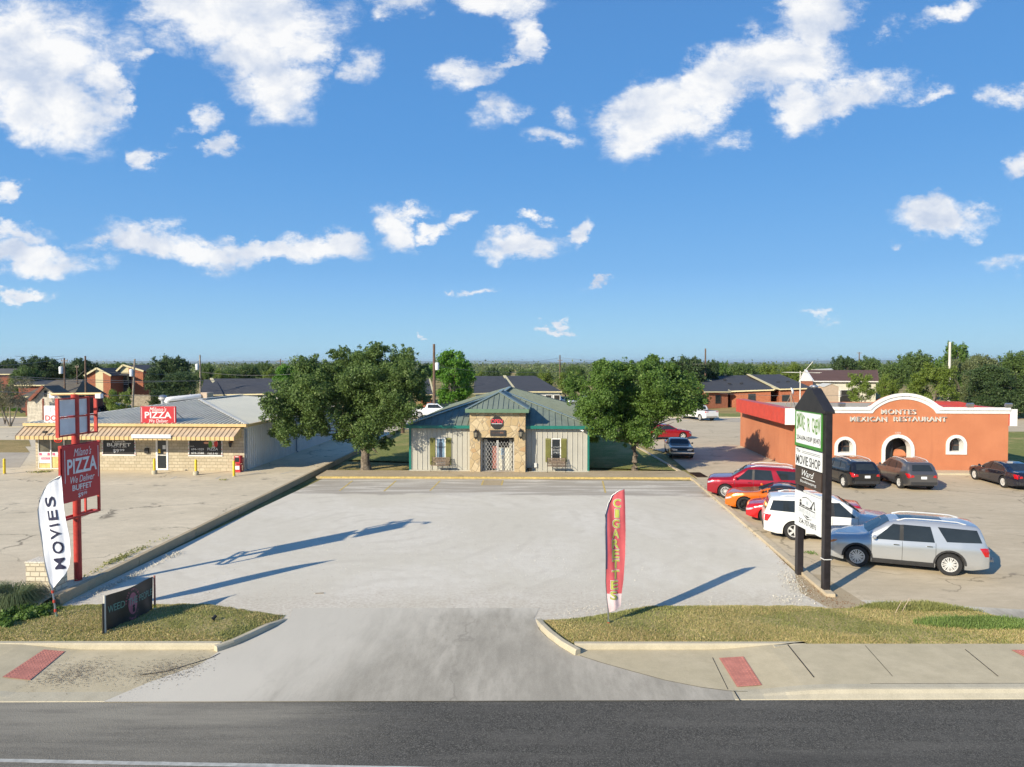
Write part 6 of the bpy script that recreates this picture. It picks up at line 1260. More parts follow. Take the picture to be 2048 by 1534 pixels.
    def part(nm, polys, mat, parent=None, off=.006, step=.07):
        m_ = MB()
        for pl, ax_, sg in polys: conform(pl, ax_, sg, off, step, m_)
        me_ = bpy.data.meshes.new(nm); me_.from_pydata(m_.v, [], m_.f); me_.shade_smooth(); return link(nm, me_, mat, parent or t_)
    def strip_(pts, wd):      # thin band along a polyline in (t, z)
        out1, out2 = [], []
        for i, p in enumerate(pts):
            a, b_ = Vector(pts[max(i-1, 0)]), Vector(pts[min(i+1, len(pts)-1)]); d = (b_-a).normalized(); nn = Vector((-d.y, d.x))*wd/2; out1.append(tuple(Vector(p)+nn)); out2.append(tuple(Vector(p)-nn))
        return out1+out2[::-1]
    gl = MATS['dark_glass']
    # black surround under the side glass, then the panes
    for sg in (1, -1):
        pil = []
        for a_, b_ in zip(T['win'], T['win'][1:]):
            ra = sorted(a_, key=lambda p: -p[0])[:2]; lb = sorted(b_, key=lambda p: p[0])[:2]; ra.sort(key=lambda p: p[1]); lb.sort(key=lambda p: p[1])
            if lb[0][0]-ra[0][0] < .2: pil.append(([ra[0], lb[0], lb[1], ra[1]], 'Y', sg))
        for l_ in pil: part('pillar', [l_], MATS['black'], off=.004)
        for wp in T['win']:
            part('window', [(wp, 'Y', sg)], gl)
    (t0, w0), (t1, w1) = T['ws']
    part('windshield', [([(t0,-w0*hw),(t0-.05,0),(t0,w0*hw),((t0+t1)/2,(w0*.98+w1*.02)*hw*1.05),(t1,w1*hw*1.08),(t1+.02,0),(t1,-w1*hw*1.08),((t0+t1)/2,-(w0*.98+w1*.02)*hw*1.05)], 'Z', 1)], gl, off=.008)
    if 'wr' in T: (t0, w0), (t1, w1) = T['wr']; part('rear_window', [([(t0,-w0*hw),(t0,w0*hw),(t1,w1*hw),(t1,-w1*hw)], 'Z', 1)], gl, off=.008)
    if 'rear' in T: part('rear_window', [([(u*hw/.99, v) for u, v in T['rear']], 'X', -1)], gl, off=.008)
    if 'bed' in T: a, b_ = T['bed']; part('truck_bed', [([(a,-hw*.80),(a,hw*.80),(b_,hw*.80),(b_,-hw*.80)], 'Z', 1)], MATS['trim_plastic'], off=.006)
    zsm = lambda t: smooth_tab(T['zs'], t)
    # dark lower trim, arches, door lines, handles
    low = []
    for sg in (1, -1):
        a, b_ = ax[0]+ar+.02, ax[1]-ar-.02; hh = .16 if 'clad' in extras else .07
        low.append(([(a, z0+.005), (b_, z0+.005), (b_, z0+hh), (a, z0+hh)], 'Y', sg))
        if 'clad' in extras:
            for c_ in ax:
                ring_ = [(c_+(ar+.0)*math.cos(math.pi*k/12), tr+(ar+.0)*math.sin(math.pi*k/12)) for k in range(13)]; rin = [(c_+(ar+.065)*math.cos(math.pi*k/12), tr+(ar+.065)*math.sin(math.pi*k/12)) for k in range(13)]; low.append((rin+ring_[::-1], 'Y', sg))
    for l_ in low: part('lower_trim', [l_], MATS['trim_plastic'])
    dl = []
    for sg in (1, -1):
        for t in T['doors']: dl.append((strip_([(t, z0+.12), (t+.01, zsm(t)+.02)], .012), 'Y', sg))
    dl.append((strip_([(T['ws'][0][0]-.10, -hw*.62), (.35, -hw*.55)], .012), 'Z', 1)); dl.append((strip_([(T['ws'][0][0]-.10, hw*.62), (.35, hw*.55)], .012), 'Z', 1))
    for l_ in dl: part('panel_gap', [l_], MATS['black'], off=.003, step=.1)
    for sg in (1, -1):
        for t in T['doors'][1:]:
            q = bvh.ray_cast(Vector((xf-t+.18, 3*sg, zsm(t)-.10)), Vector((0,-sg,0)))[0]
            if q: mb = MB(); mb.obox(q+Vector((.09,.02*sg,0)), q+Vector((-.09,.02*sg,0)), .03, .03); mb.build('handle', MATS['chrome'] if 'chrome' in extras else pt, t_)
        q = bvh.ray_cast(Vector((xf-T['doors'][0]-.12, 3*sg, zsm(T['doors'][0])+.05)), Vector((0,-sg,0)))[0]
        if q: mb = MB(); mb.lathe([(.001,-.05),(.05,-.045),(.075,.0),(.07,.05),(.001,.07)], (q.x+.02, q.y+.13*sg, q.z+.09), 'X', 12); mb.obox(q+Vector((0,0,.02)), q+Vector((0,.12*sg,.05)), .05, .04); mb.build('mirror', pt, t_, 50)
    # front: grille, lamps, bumper; rear lamps
    zf = T['zs'][0][1]
    part('grille', [([(-.42*W/1.9, zf-.12), (.42*W/1.9, zf-.12), (.46*W/1.9, zf+.04), (-.46*W/1.9, zf+.04)], 'X', 1), ([(-.55, z0+.13), (.55, z0+.13), (.48, z0+.24), (-.48, z0+.24)], 'X', 1)], MATS['trim_plastic'])
    for sg in (1, -1):
        part('headlight', [([(.02, zf-.08), (.24, zf-.01), (.34, zf+.06), (.22, zf+.07), (.04, zf+.0)], 'Y', sg), ([(.50*sg*W/1.9, zf-.05), (.80*sg*W/1.9, zf-.04), (.82*sg*W/1.9, zf+.03), (.52*sg*W/1.9, zf+.02)], 'X', 1)], MATS['lamp_amber'] if 'amber' in extras else MATS['lamp_clear'])
        zr = T['zs'][-1][1]
        part('tail_light', [([(L-.05, zr-.16), (L-.30, zr+.05), (L-.34, zr+.12), (L-.10, zr+.12), (L-.03, zr+.06)] if kind not in ('suv','pickup') else [(L-.02, zr-.20), (L-.14, zr-.20), (L-.30, zr+.08), (L-.04, zr+.10)], 'Y', sg), ([(.50*sg*W/1.9, zr-.06), (.84*sg*W/1.9, zr-.12), (.86*sg*W/1.9, zr+.09), (.56*sg*W/1.9, zr+.04)], 'X', -1)], MATS['lamp_red'])
    part('bumper', [([(-hw*.8, z0+.14), (hw*.8, z0+.14), (hw*.84, z0+.30), (-hw*.84, z0+.30)], 'X', -1)], MATS['chrome'] if 'chromebumper' in extras else MATS['trim_plastic'], off=.01)
    if plate:
        part('licence_plate', [([(-.16, zf-.32+.33*(0)), (.16, zf-.32), (.16, zf-.16), (-.16, zf-.16)] if 0 else [(-.16, zr-.17), (.16, zr-.17), (.16, zr-.02), (-.16, zr-.02)], 'X', -1)], MATS['plate'], off=.02)
    if 'rails' in extras:
        for sg in (1, -1):
            mb = MB(); pts = []
            for k in range(9):
                t = (2.25 if kind == 'suv' else 2.1)+k*(2.1 if kind == 'suv' else 1.8)/8; h = bvh.ray_cast(Vector((xf-t, sg*hw*.62, 4)), Vector((0,0,-1)))[0]; pts.append(h+Vector((0,0,.055 if 0 < k < 8 else .0)))
            mb.tube(pts, .022, 6); mb.build('roof_rail', MATS['alloy'], t_, 50)
    if 'sunroof' in extras: part('sunroof', [([(2.35,-.42),(2.35,.42),(3.7,.42),(3.7,-.42)], 'Z', 1)], gl, off=.004)
    if 'hitch' in extras: mb = MB(); mb.box(-(L-xf)-.32, -(L-xf)+.02, -.04, .04, .38, .46); mb.lathe([(.001,0),(.035,.02),(.03,.07),(.001,.09)], (-(L-xf)-.28,0,.46)); mb.box(-(L-xf)-.20, -(L-xf)-.06, -.10, .10, .40, .62); mb.build('tow_hitch', MATS['steel'], t_, 0, .006)
    if 'sidetrim' in extras:
        part('side_moulding', [(strip_([(1.3, z0+.28), (3.7, z0+.30)], .05), 'Y', sg) for sg in (1, -1)], MATS['chrome'], off=.01)
    if 'frontchrome' in extras:
        mb = MB(); mb.box(xf-.04, xf+.08, -hw*.98, hw*.98, .42, .56); mb.build('front_bumper', MATS['chrome'], t_, 0, .02)
        for sg in (1, -1):
            mb = MB()
            for d_ in (.48, .66): mb.box(xf-.02, xf+.015, sg*d_*hw+sg*0-.07, sg*d_*hw+.07, .66, .78)
            mb.build('headlight', MATS['lamp_clear'], t_)
    if 'emblem' in extras: mb = MB(); mb.lathe([(.001,0),(.06,0),(.06,.02),(.001,.03)], (xf-.0, 0, zf-.03), 'X', 16); mb.build('emblem', MATS['chrome'], t_)
    # underbody and wheels
    mb = MB(); mb.box(-(L-xf)+.35, xf-.35, -hw+.27, hw-.27, z0-.02, z0+.45); mb.build('underbody', MATS['black'], t_)
    tyre, rimm = wheel_mesh(tr, style)
    tyre.materials.append(MATS['tyre']); rimm.materials.append(MATS[rim]); rimm.materials.append(MATS['black'])
    for a in (wb/2, -wb/2):
        for sg in (1, -1):
            o = bpy.data.objects.new('wheel', tyre); COL.objects.link(o); o.parent = t_; o.location = (a, sg*(hw-.13), tr); o.rotation_euler = (0, .4*a, 0 if sg > 0 else math.pi)
            r_ = bpy.data.objects.new('rim', rimm); COL.objects.link(r_); r_.parent = o
    return t_
def by_wheels(front, rear, side, kind, z=0.0, heading=None):
    """contact pixels of the two wheels on one side (side=+1 when they are the car's left wheels)"""
    T = TYPES[kind]; f = G(*front, z) if front else None; r_ = G(*rear, z) if rear else None
    if f and r_: d = (f-r_).normalized()
    else: d = Vector((math.cos(heading), math.sin(heading), 0))
    left = Vector((-d.y, d.x, 0)); m = (f+r_)/2 if f and r_ else (f-d*T['wb']/2 if f else r_+d*T['wb']/2)
    c = m-left*side*(T['W']/2-.04); return (c.x, c.y), math.atan2(d.y, d.x)
p_, h_ = by_wheels((1713,1134), (1900,1152), 1, 'suv')
make_car('silver sport utility vehicle nearest the road with black cladding and a tow hitch', 'suv', paint('paint_silver', (.50,.52,.54), .6, .3), p_, h_, 'suv', rim='alloy', style='ten', extras='clad rails sunroof hitch amber chrome')
HD = h_
p_, h_ = by_wheels(None, (1588,1081), -1, 'suv', heading=R(-17)); make_car('white older sport utility vehicle with grey rear glass, parked behind the tall black sign', 'suv', paint('paint_white', (.74,.74,.72), 0, .3), p_, h_, 'suv', rim='alloy', style='five', extras='rails')
p_, h_ = by_wheels((1534,1047), None, 1, 'sedan', heading=R(160)); make_car('bright red sedan with black wheels between the orange coupe and the white vehicle', 'sedan', paint('paint_red', (.50,.008,.012), .1, .25), p_, h_, rim='black_rim', style='multi')
p_, h_ = by_wheels((1489,1023), None, 1, 'coupe', heading=R(160)); make_car('orange sports coupe with a black roof and black wheels', 'coupe', paint('paint_orange', (.72,.16,.005), .3, .25), p_, h_, rim='black_rim', style='sport', roof=paint('paint_black_roof', (.02,.02,.022), 0, .3))
p_, h_ = by_wheels((1451,997), None, 1, 'suv', heading=R(160)); make_car('dark red sport utility vehicle with chrome window line, farthest up the kerb row', 'suv', paint('paint_crimson', (.36,.006,.018), .4, .25), p_, h_, 'suv', rim='alloy', style='multi', extras='rails chrome')
p_, h_ = by_wheels(None, (1686,975), 1, 'compact', heading=R(91)); make_car('black crossover seen from behind beside the tall black sign, nose to the orange wall', 'compact', paint('paint_black', (.012,.012,.014), .2, .2), p_, h_, 'crossover', rim='alloy', style='five', extras='clad rails')
p_, h_ = by_wheels((1756,961), (1797,976.5), 1, 'compact'); make_car('grey brown crossover seen from behind in front of the arched restaurant door', 'compact', paint('paint_grey', (.13,.125,.125), .6, .3), p_, h_, 'crossover', rim='alloy', style='five', extras='clad rails')
p_, h_ = by_wheels((1946,958.5), (2008,976), 1, 'sedan'); make_car('dark blue black sedan at the right edge, nose to the orange wall', 'sedan', paint('paint_navy', (.012,.014,.028), .3, .2), p_, h_, rim='alloy', style='multi')
p_, h_ = by_wheels((1340,915.5), (1329,905), -1, 'elcamino'); make_car('dark grey classic coupe utility facing the camera in the shade of the right tree', 'elcamino', paint('paint_charcoal', (.03,.032,.042), .3, .3), p_, R(-97), 'car', rim='chrome', style='plain', extras='frontchrome chrome chromebumper', plate=False)
p_, h_ = by_wheels((1366,879), None, -1, 'sedan', heading=R(4)); make_car('red sedan seen side on behind the crown of the right tree', 'sedan', MATS['paint_crimson'], p_, h_, rim='alloy', style='five')
a = G(1421, 842); make_car('white pickup truck seen from behind, half hidden by the right tree', 'pickup', MATS['paint_white'], (a.x-1.0, a.y+2.6), R(112), 'pickup', 'pickup_truck', rim='alloy', style='plain', extras='chromebumper')
p_, h_ = by_wheels(None, (838.6,836), -1, 'pickup', heading=R(3)); make_car('white pickup truck side on across the street left of the brown utility pole', 'pickup', paint('paint_bright_white', (.80,.81,.82), 0, .25), p_, h_, 'pickup', 'pickup_truck', rim='alloy', style='five')
a = G(1108, 811); make_car('white hatchback parked at the far grey house above the green roof', 'compact', MATS['paint_bright_white'], (a.x-.5, a.y+.6), R(158), rim='alloy', style='plain', extras='')
a = G(1156, 814); make_car('silver pickup truck parked at the far grey house beside the right tree', 'pickup', MATS['paint_silver'], (a.x+1, a.y), R(178), 'pickup', 'pickup_truck', rim='alloy', style='plain', extras='')
# ------------------------------------------------------------------ trees and plants
def leaf_data(clumps, n, size, seed, shell=.55, up=.25, squash=.8, aspect=.6):
    rg = np.random.default_rng(seed); C_ = np.array([c[:3] for c in clumps], float); r_ = np.array([c[3] for c in clumps], float)
    k = rg.choice(len(clumps), n, p=(r_**2)/np.sum(r_**2)); d = rg.normal(size=(n,3)); d /= np.linalg.norm(d, axis=1)[:,None]
    rad = r_[k]*(shell+(1-shell)*rg.random(n)**.5)*(1+.25*rg.normal(size=n)); pos = C_[k]+d*rad[:,None]*np.array([1,1,squash])
    nr = d*.7+rg.normal(size=(n,3))*.6+np.array([0,0,up]); nr /= np.linalg.norm(nr, axis=1)[:,None]
    a = np.cross(nr, rg.normal(size=(n,3))); a /= np.linalg.norm(a, axis=1)[:,None]; b_ = np.cross(nr, a); s_ = size*(.6+.8*rg.random(n))[:,None]
    q = np.stack([pos-a*s_, pos-b_*s_*aspect, pos+a*s_, pos+b_*s_*aspect], 1)
    val = np.clip(rg.random(n)*.75+rg.random(len(clumps))[k]*.35-.05, 0, 1); return q.reshape(-1,3), val
def leaf_mesh(name, V, val):
    n = len(val); me = bpy.data.meshes.new(name); me.vertices.add(4*n); me.vertices.foreach_set('co', V.astype(np.float32).ravel()); me.loops.add(4*n); me.loops.foreach_set('vertex_index', np.arange(4*n, dtype=np.int32))
    me.polygons.add(n); me.polygons.foreach_set('loop_start', np.arange(0, 4*n, 4, dtype=np.int32)); me.update(); me.validate()
    at = me.attributes.new('rnd', 'FLOAT', 'FACE'); at.data.foreach_set('value', val.astype(np.float32)); return me
def trunk_mb(base_r, top, limbs, seed, wob=.1, sc=1.0):
    rg = random.Random(seed); mb = MB(); top = Vector(top); pts = [Vector((0,0,-.1*sc)), Vector((0,0,.12*sc))]+[top*(i/4)+Vector((rg.uniform(-wob,wob),rg.uniform(-wob,wob),0))*(i < 4) for i in range(1, 5)]
    mb.tube(pts, [base_r*1.35, base_r*1.05, base_r*.92, base_r*.85, base_r*.82, base_r*.72], 12)
    for i, c in enumerate(limbs):
        c = Vector(c); st = top*(.78+.22*rg.random()); m = st.lerp(c, .45)+Vector((rg.uniform(-.3,.3)*sc, rg.uniform(-.3,.3)*sc, .12*(c-st).length)); r0 = base_r*rg.uniform(.30,.5)
        mb.tube([st, st.lerp(m, .5)+Vector((0,0,.08*sc)), m, m.lerp(c, .5)+Vector((rg.uniform(-.2,.2)*sc,rg.uniform(-.2,.2)*sc,0)), c], [r0, r0*.8, r0*.6, r0*.4, r0*.15], 7)
        for k in range(2):
            e = c+Vector((rg.uniform(-1,1), rg.uniform(-1,1), rg.uniform(-.3,.8)))*.9*sc; mb.tube([m, m.lerp(e, .5)+Vector((0,0,.1*sc)), e], [r0*.4, r0*.25, r0*.08], 5)
    return mb
def px_tree(name, lab, base, lobes, leaf, n, size, seed, tr, bark='bark', z=0.05, ysp=1.0, csub=7, lower=None, cr=.42):
    B = G(*base, z); rg = random.Random(seed); t = thing(name, lab, 'tree', B); clumps = []; limbs = []
    for lb in lobes:
        (lx, ly, lr) = lb[:3]; dy = (lb[3] if len(lb) > 3 else rg.uniform(-1,1)*ysp); c = P(lx, ly, B.y)-B; r_ = lr/FPX*B.y*.93; c.y = dy; limbs.append(c*.85)
        for k in range(csub):
            d = Vector((rg.gauss(0,1), rg.gauss(0,1), rg.gauss(0,1))).normalized()*r_*rg.uniform(.45, 1.12); clumps.append((c.x+d.x, c.y+d.y*1.3, c.z+d.z*.9, r_*cr*rg.uniform(.45,1.2)))
        clumps.append((c.x, c.y, c.z, r_*.8))
        for k in range(5): a = rg.uniform(0, 6.28); clumps.append((c.x+r_*1.15*math.cos(a), c.y+rg.uniform(-1,1)*r_, c.z+r_*1.05*math.sin(a), r_*.16))
    V, val = leaf_data(clumps, n, size, seed); link('crown', leaf_mesh('crown', V, val), MATS[leaf], t)
    top = Vector((sum(c.x for c in limbs)/len(limbs)*.25, 0, lower or 2.2)); limbs = [l*.7 for l in rg.sample(limbs, min(10, len(limbs)))]; trunk_mb(tr, top, limbs, seed).build('trunk', MATS[bark], t, 50); return t
px_tree('oak_tree', 'big spreading dark green oak on the lawn left of the green roofed shop', (732,937),
    [(610,795,52),(576,822,34),(574,778,34),(625,748,40),(640,838,34),(598,856,24),(566,858,18),(690,775,52),(700,728,34),(735,716,32),(790,722,34),(700,830,40),(765,770,50),(822,748,34),(805,805,42),(755,845,36),(832,790,26),(655,708,12),(612,730,22),(655,738,26),(690,868,18),(840,745,18),(680,705,16),(760,702,18),(815,716,20),(745,870,26),(562,800,18),(556,848,12),(780,880,14),(845,770,16),(650,800,48),(715,880,14),(720,790,48),(790,770,40),(735,750,40),(640,780,40),(770,830,36),(700,850,26),(740,865,20),(620,830,34)],
    'oak_leaf', 145000, .072, 11, .33, 'bark', lower=2.2, ysp=2.4, csub=20, cr=.40)
px_tree('elm_tree', 'rounded mid green tree with dark trunk on the lawn right of the shop', (1269,938),
    [(1178,800,38),(1158,768,26),(1205,752,32),(1252,772,42),(1300,760,40),(1352,778,40),(1388,790,26),(1335,805,36),(1378,806,24),(1282,838,46),(1228,832,40),(1188,848,24),(1262,872,22),(1302,850,14),(1182,872,14),(1205,730,14),(1262,735,20),(1310,728,18),(1395,765,20),(1232,800,34),(1345,745,22),(1168,825,18),(1410,800,14),(1300,800,42),(1250,810,44),(1350,790,36),(1275,860,28),(1215,850,30),(1290,842,24),(1200,790,34)],
    'elm_leaf', 118000, .072, 12, .22, 'bark', lower=1.9, ysp=2.2, csub=20, cr=.42)
# prototypes for the trees in the back; each copy is scaled to its own size
def proto(leaf, seed, n, size, shape='round', bark='bark'):
    rg = random.Random(seed); cl = []
    for k in range(46 if shape != 'far' else 16):
        d = Vector((rg.gauss(0,1), rg.gauss(0,1), rg.gauss(0,1))).normalized(); rr_ = rg.uniform(.55,1)
        if shape == 'round': c = Vector((d.x*.36, d.y*.36, .60+d.z*.30))*1; c = Vector((d.x*.36*rr_, d.y*.36*rr_, .60+d.z*.30*rr_)); r_ = rg.uniform(.07,.14)
        elif shape == 'tall': h = rg.uniform(.22,.95); w_ = .32*math.sin(math.pi*min(1,(h-.12)/.95))**.6; a = rg.uniform(0,6.28); c = Vector((w_*math.cos(a)*rr_, w_*math.sin(a)*rr_, h)); r_ = rg.uniform(.06,.12)
        elif shape == 'weep': h = rg.uniform(.08,.92); w_ = .42*math.sqrt(max(.02, 1-(h-.1)**2*1.15)); a = rg.uniform(0,6.28); c = Vector((w_*math.cos(a)*rr_, w_*math.sin(a)*rr_, h)); r_ = rg.uniform(.09,.14)
        elif shape == 'multi': h = rg.uniform(.35,.95); w_ = .42*(.5+h*.5); a = rg.uniform(0,6.28); c = Vector((w_*math.cos(a)*rr_, w_*math.sin(a)*rr_, h)); r_ = rg.uniform(.06,.11)
        else: c = Vector((d.x*.34*rr_, d.y*.34*rr_, .58+d.z*.28)); r_ = rg.uniform(.12,.2)
        cl.append((c.x, c.y, c.z, r_))
        if shape not in ('bare', 'multi'):
            for q in range(3): e = Vector((rg.gauss(0,1), rg.gauss(0,1), rg.gauss(0,1))).normalized()*r_*1.05; cl.append((c.x+e.x, c.y+e.y, c.z+e.z, r_*.38))
    V, val = leaf_data(cl, n, size, seed, shell=.5); crown = leaf_mesh('crown', V, val); crown.materials.append(MATS[leaf])
    if shape == 'multi':
        mb = MB()
        for k in range(6): a = k*1.05; mb.tube([(0,0,0),(.1*math.cos(a),.1*math.sin(a),.22),(.26*math.cos(a),.26*math.sin(a),.6)], [.018,.012,.004], 6)
    else: mb = trunk_mb(.030, (0,0,.30), [Vector(c[:3]) for c in cl[:10]], seed, .01, .07)
    tk = mb.mesh('trunk', 50); tk.materials.append(MATS[bark]); return crown, tk
PR = dict(oak=proto('oak_leaf', 21, 14000, .017), dark=proto('dark_leaf', 22, 14000, .018), bright=proto('bright_leaf', 23, 22000, .015, 'tall', 'pale_bark'), round=proto('mesquite_leaf', 24, 13000, .017), juniper=proto('juniper_leaf', 25, 22000, .015, 'weep'), weep=proto('mesquite_leaf', 26, 26000, .014, 'weep'),
          tall=proto('elm_leaf', 27, 9000, .020, 'tall'), multi=proto('mesquite_leaf', 28, 5000, .020, 'multi'), bare=proto('bare_leaf', 29, 5200, .013, 'multi', 'grey_wood'), small=proto('far_leaf', 30, 2500, .034, 'far'), darkw=proto('dark_leaf', 31, 24000, .015, 'weep'))
def tree(kind, xc, ytop, wpx, Y, lab, name='tree', rz=0.0, base_z=0.0, group=None):
    top = P(xc, ytop, Y); h = max(1.2, top.z-base_z); cr, tk = PR[kind]; zmax = {'round':1.0,'bright':1.05,'tall':1.05,'weep':1.06,'juniper':1.06,'darkw':1.06,'multi':1.05,'bare':1.05,'oak':1.0,'dark':1.0,'small':1.0}[kind]; wm = {'round':.92,'oak':.92,'dark':.92,'bright':.82,'tall':.82,'weep':1.1,'juniper':1.1,'darkw':1.1,'multi':1.0,'bare':1.0,'small':.95}[kind]
    t = thing(name, lab, 'tree', (top.x, Y, base_z), rz, group); s_ = h/zmax; sw = wpx/FPX*Y/wm; t.scale = (sw, sw, s_)
    for nm, me in (('crown', cr), ('trunk', tk)): o = bpy.data.objects.new(nm, me); COL.objects.link(o); o.parent = t
    return t
tree('bright', 906, 693, 96, 99, 'tall fresh bright green tree right behind the green roofed shop', 'maple_tree', 1)
tree('bright', 580, 724, 70, 105, 'bright green tree peeping out left of the big oak', 'maple_tree', 2)
tree('darkw', 356, 738, 118, 100, 'dense round dark tree over the left end of the ribbed roof', 'shrubby_tree', .4)
tree('dark', 345, 704, 92, 122, 'large dark oak on the skyline above the ribbed roof', 'oak_tree', 1.3); tree('dark', 316, 730, 62, 116, 'dark oak lower left shoulder beside the brick apartments', 'oak_tree', 2.3)
tree('dark', 88, 706, 96, 135, 'largest dark tree behind the transformer pole on the left', 'oak_tree', 2.0); tree('dark', 166, 711, 78, 145, 'dark tree between the transformer pole and the brick apartments', 'oak_tree', 3.0); tree('oak', 50, 728, 66, 120, 'mid green tree left of the largest dark tree', 'oak_tree', 4)
tree('dark', 15, 713, 62, 170, 'dark tree on the skyline at the left edge of the picture', 'oak_tree', .2)
tree('multi', 238, 774, 62, 75, 'small many stemmed tree in front of the wooden fence', 'crape_myrtle', .9, PIZ*.5)
tree('bare', 18, 745, 92, 78, 'half bare grey twiggy tree at the left edge', 'bare_tree', 2.2); tree('multi', 8, 758, 44, 82, 'leafy green side of the twiggy clump at the left edge', 'bare_tree', 1.2)
tree('oak', 412, 722, 36, 150, 'dark tree right behind the wooden pole with a grey transformer', 'oak_tree', 5)
tree('round', 440, 735, 34, 170, 'light green round tree at the left end of the far rail fence', 'mesquite_tree', 1); tree('oak', 462, 733, 40, 180, 'greyer tree behind the left part of the far rail fence', 'mesquite_tree', 2); tree('oak', 497, 724, 50, 185, 'broad tree behind the middle of the far rail fence', 'mesquite_tree', 3); tree('round', 540, 732, 34, 160, 'yellow green tree at the right end of the far rail fence', 'mesquite_tree', 4); tree('oak', 527, 721, 44, 200, 'tree on the skyline above the right end of the far rail fence', 'mesquite_tree', 5)
tree('dark', 985, 731, 44, 150, 'round dark green tree left of the yellow field gap', 'oak_tree', 3.3); tree('round', 962, 738, 26, 165, 'pale green tree touching the right side of the bright tall tree', 'mesquite_tree', 3.5)
tree('oak', 1052, 735, 54, 160, 'broad low tree right of the yellow field gap', 'mesquite_tree', 1.1); tree('round', 1090, 738, 46, 140, 'bushy tree behind the right end of the far grey roof', 'mesquite_tree', 1.7); tree('multi', 1137, 740, 60, 122, 'loose light green tree beside the far parked pickup', 'mesquite_tree', .3); tree('oak', 1150, 726, 52, 150, 'grey green tree left of the right lawn tree crown', 'mesquite_tree', .8)
tree('round', 1215, 719, 70, 135, 'yellow green tree rising behind the right lawn tree', 'mesquite_tree', 2.8); tree('oak', 1290, 716, 72, 130, 'grey green tree in the middle behind the right lawn tree', 'mesquite_tree', 3.9)
tree('dark', 1378, 705, 92, 125, 'large dark tree right of the right lawn tree crown', 'oak_tree', .5); tree('dark', 1418, 714, 50, 130, 'dark tree over the left end of the brick house roofs', 'oak_tree', 4.4)
tree('tall', 1448, 717, 34, 135, 'narrow yellow green tree over the brick house roofs', 'elm_tree', .5); tree('oak', 1485, 722, 70, 160, 'dark hedge like tree behind the left brick house', 'oak_tree', 1.5); tree('round', 1535, 723, 56, 170, 'lighter tree behind the gap of the two brick houses', 'mesquite_tree', 2.5); tree('oak', 1520, 744, 40, 140, 'grey green bush just above the brick house roofs', 'mesquite_tree', 5.5); tree('round', 1585, 722, 60, 165, 'green tree behind the comb shaped antenna', 'mesquite_tree', 3.5)
tree('dark', 1693, 706, 66, 150, 'dark tree behind the brown roofed house', 'oak_tree', .9); tree('oak', 1738, 708, 60, 150, 'spiky topped tree right behind the brown roofed house', 'oak_tree', 2.1); tree('multi', 1722, 741, 66, 98, 'thin light green tree standing on the dry lawn', 'crape_myrtle', 1.9)
tree('round', 1775, 745, 50, 105, 'light green bush beside the round gable top', 'mesquite_tree', .4); tree('oak', 1790, 718, 66, 125, 'grey green tree above the left of the round gable', 'oak_tree', 1.4); tree('oak', 1832, 697, 84, 135, 'tall tree on the skyline above the round gable', 'oak_tree', 3.4)
tree('tall', 1907, 676, 70, 125, 'tallest loose tree behind the pale pole on the right', 'elm_tree', 2.9); tree('weep', 1865, 722, 116, 88, 'dense rounded yellow green tree right above the orange restaurant', 'willow_tree', .7)
tree('juniper', 1925, 712, 90, 105, 'grey green tree right of the rounded yellow green tree', 'juniper_tree', 1.7); tree('darkw', 1985, 722, 130, 92, 'broad drooping dark green tree at the right, its crown near the ground', 'willow_tree', 2.7); tree('juniper', 1965, 704, 110, 112, 'grey green spreading tree at the right skyline', 'juniper_tree', 3.7); tree('oak', 2040, 694, 90, 115, 'green tree at the right edge of the picture', 'oak_tree', 4.7); tree('darkw', 2075, 735, 110, 90, 'dark drooping tree cut by the right edge', 'willow_tree', 5.1)
for xx, yy_, ww, YY, lb in ((820,735,40,150,'grey green tree seen between the big oak and the brown pole'), (640,728,60,180,'tree hidden mostly by the left part of the big oak'), (240,722,60,210,'low tree on the skyline behind the brick apartments'), (290,726,50,200,'low tree on the skyline right of the brick apartments'), (1655,730,50,220,'low tree on the skyline left of the dark tree by the brown roof'), (1625,727,44,240,'low tree on the skyline above the comb antenna'), (1445,728,60,230,'low tree on the skyline behind the narrow yellow green tree'), (1010,733,40,260,'far tree at the left side of the yellow field gap')): tree('oak', xx, yy_, ww, YY, lb, 'oak_tree', xx)
# far woods: one mass
rg = np.random.default_rng(77); cl = []
rp_ = random.Random(9)
def field_gap(x, y):        # open fields seen between the trees
    u = 1024+x/y*FPX
    return (1000 < u < 1040 and y < 420) or (415 < u < 560 and y < 215) or (1640 < u < 1700 and y < 200)
for k in range(8200):
    y = 200*math.exp(rp_.random()*3.2); x = (rp_.random()*2-1)*y*1.1
    if field_gap(x, y): continue
    s_ = 1+y/2600; h = rp_.uniform(3.2, 6.4)*(1 if y < 500 else 1.15); g_ = -1.0*max(0, min(1, (y-600)/1900)); w_ = rp_.uniform(2.5, 5)*s_*(1 if y < 600 else 2)
    cl.append((x, y, g_+h*.55, w_*.8, h))
k_ = 0; Vs, vals = [], []
for (x, y, z, w_, h) in cl:
    n_ = 90 if y < 450 else 36 if y < 1200 else 16; sz = .36 if y < 450 else .75 if y < 1200 else 2.0
    V, val = leaf_data([(0,0,0,w_)], n_, sz, int(rg.integers(1e9)), shell=.3, squash=1); V = V*np.array([1,1,h*.62/w_])+np.array([x,y,z]); Vs.append(V); vals.append(val*.6+rp_.random()*.4)
o = link('woodland', leaf_mesh('woodland', np.concatenate(Vs), np.concatenate(vals)), MATS['far_leaf']); tag(o, 'low scrubby woodland stretching flat to the horizon', 'woodland', None, 'stuff')
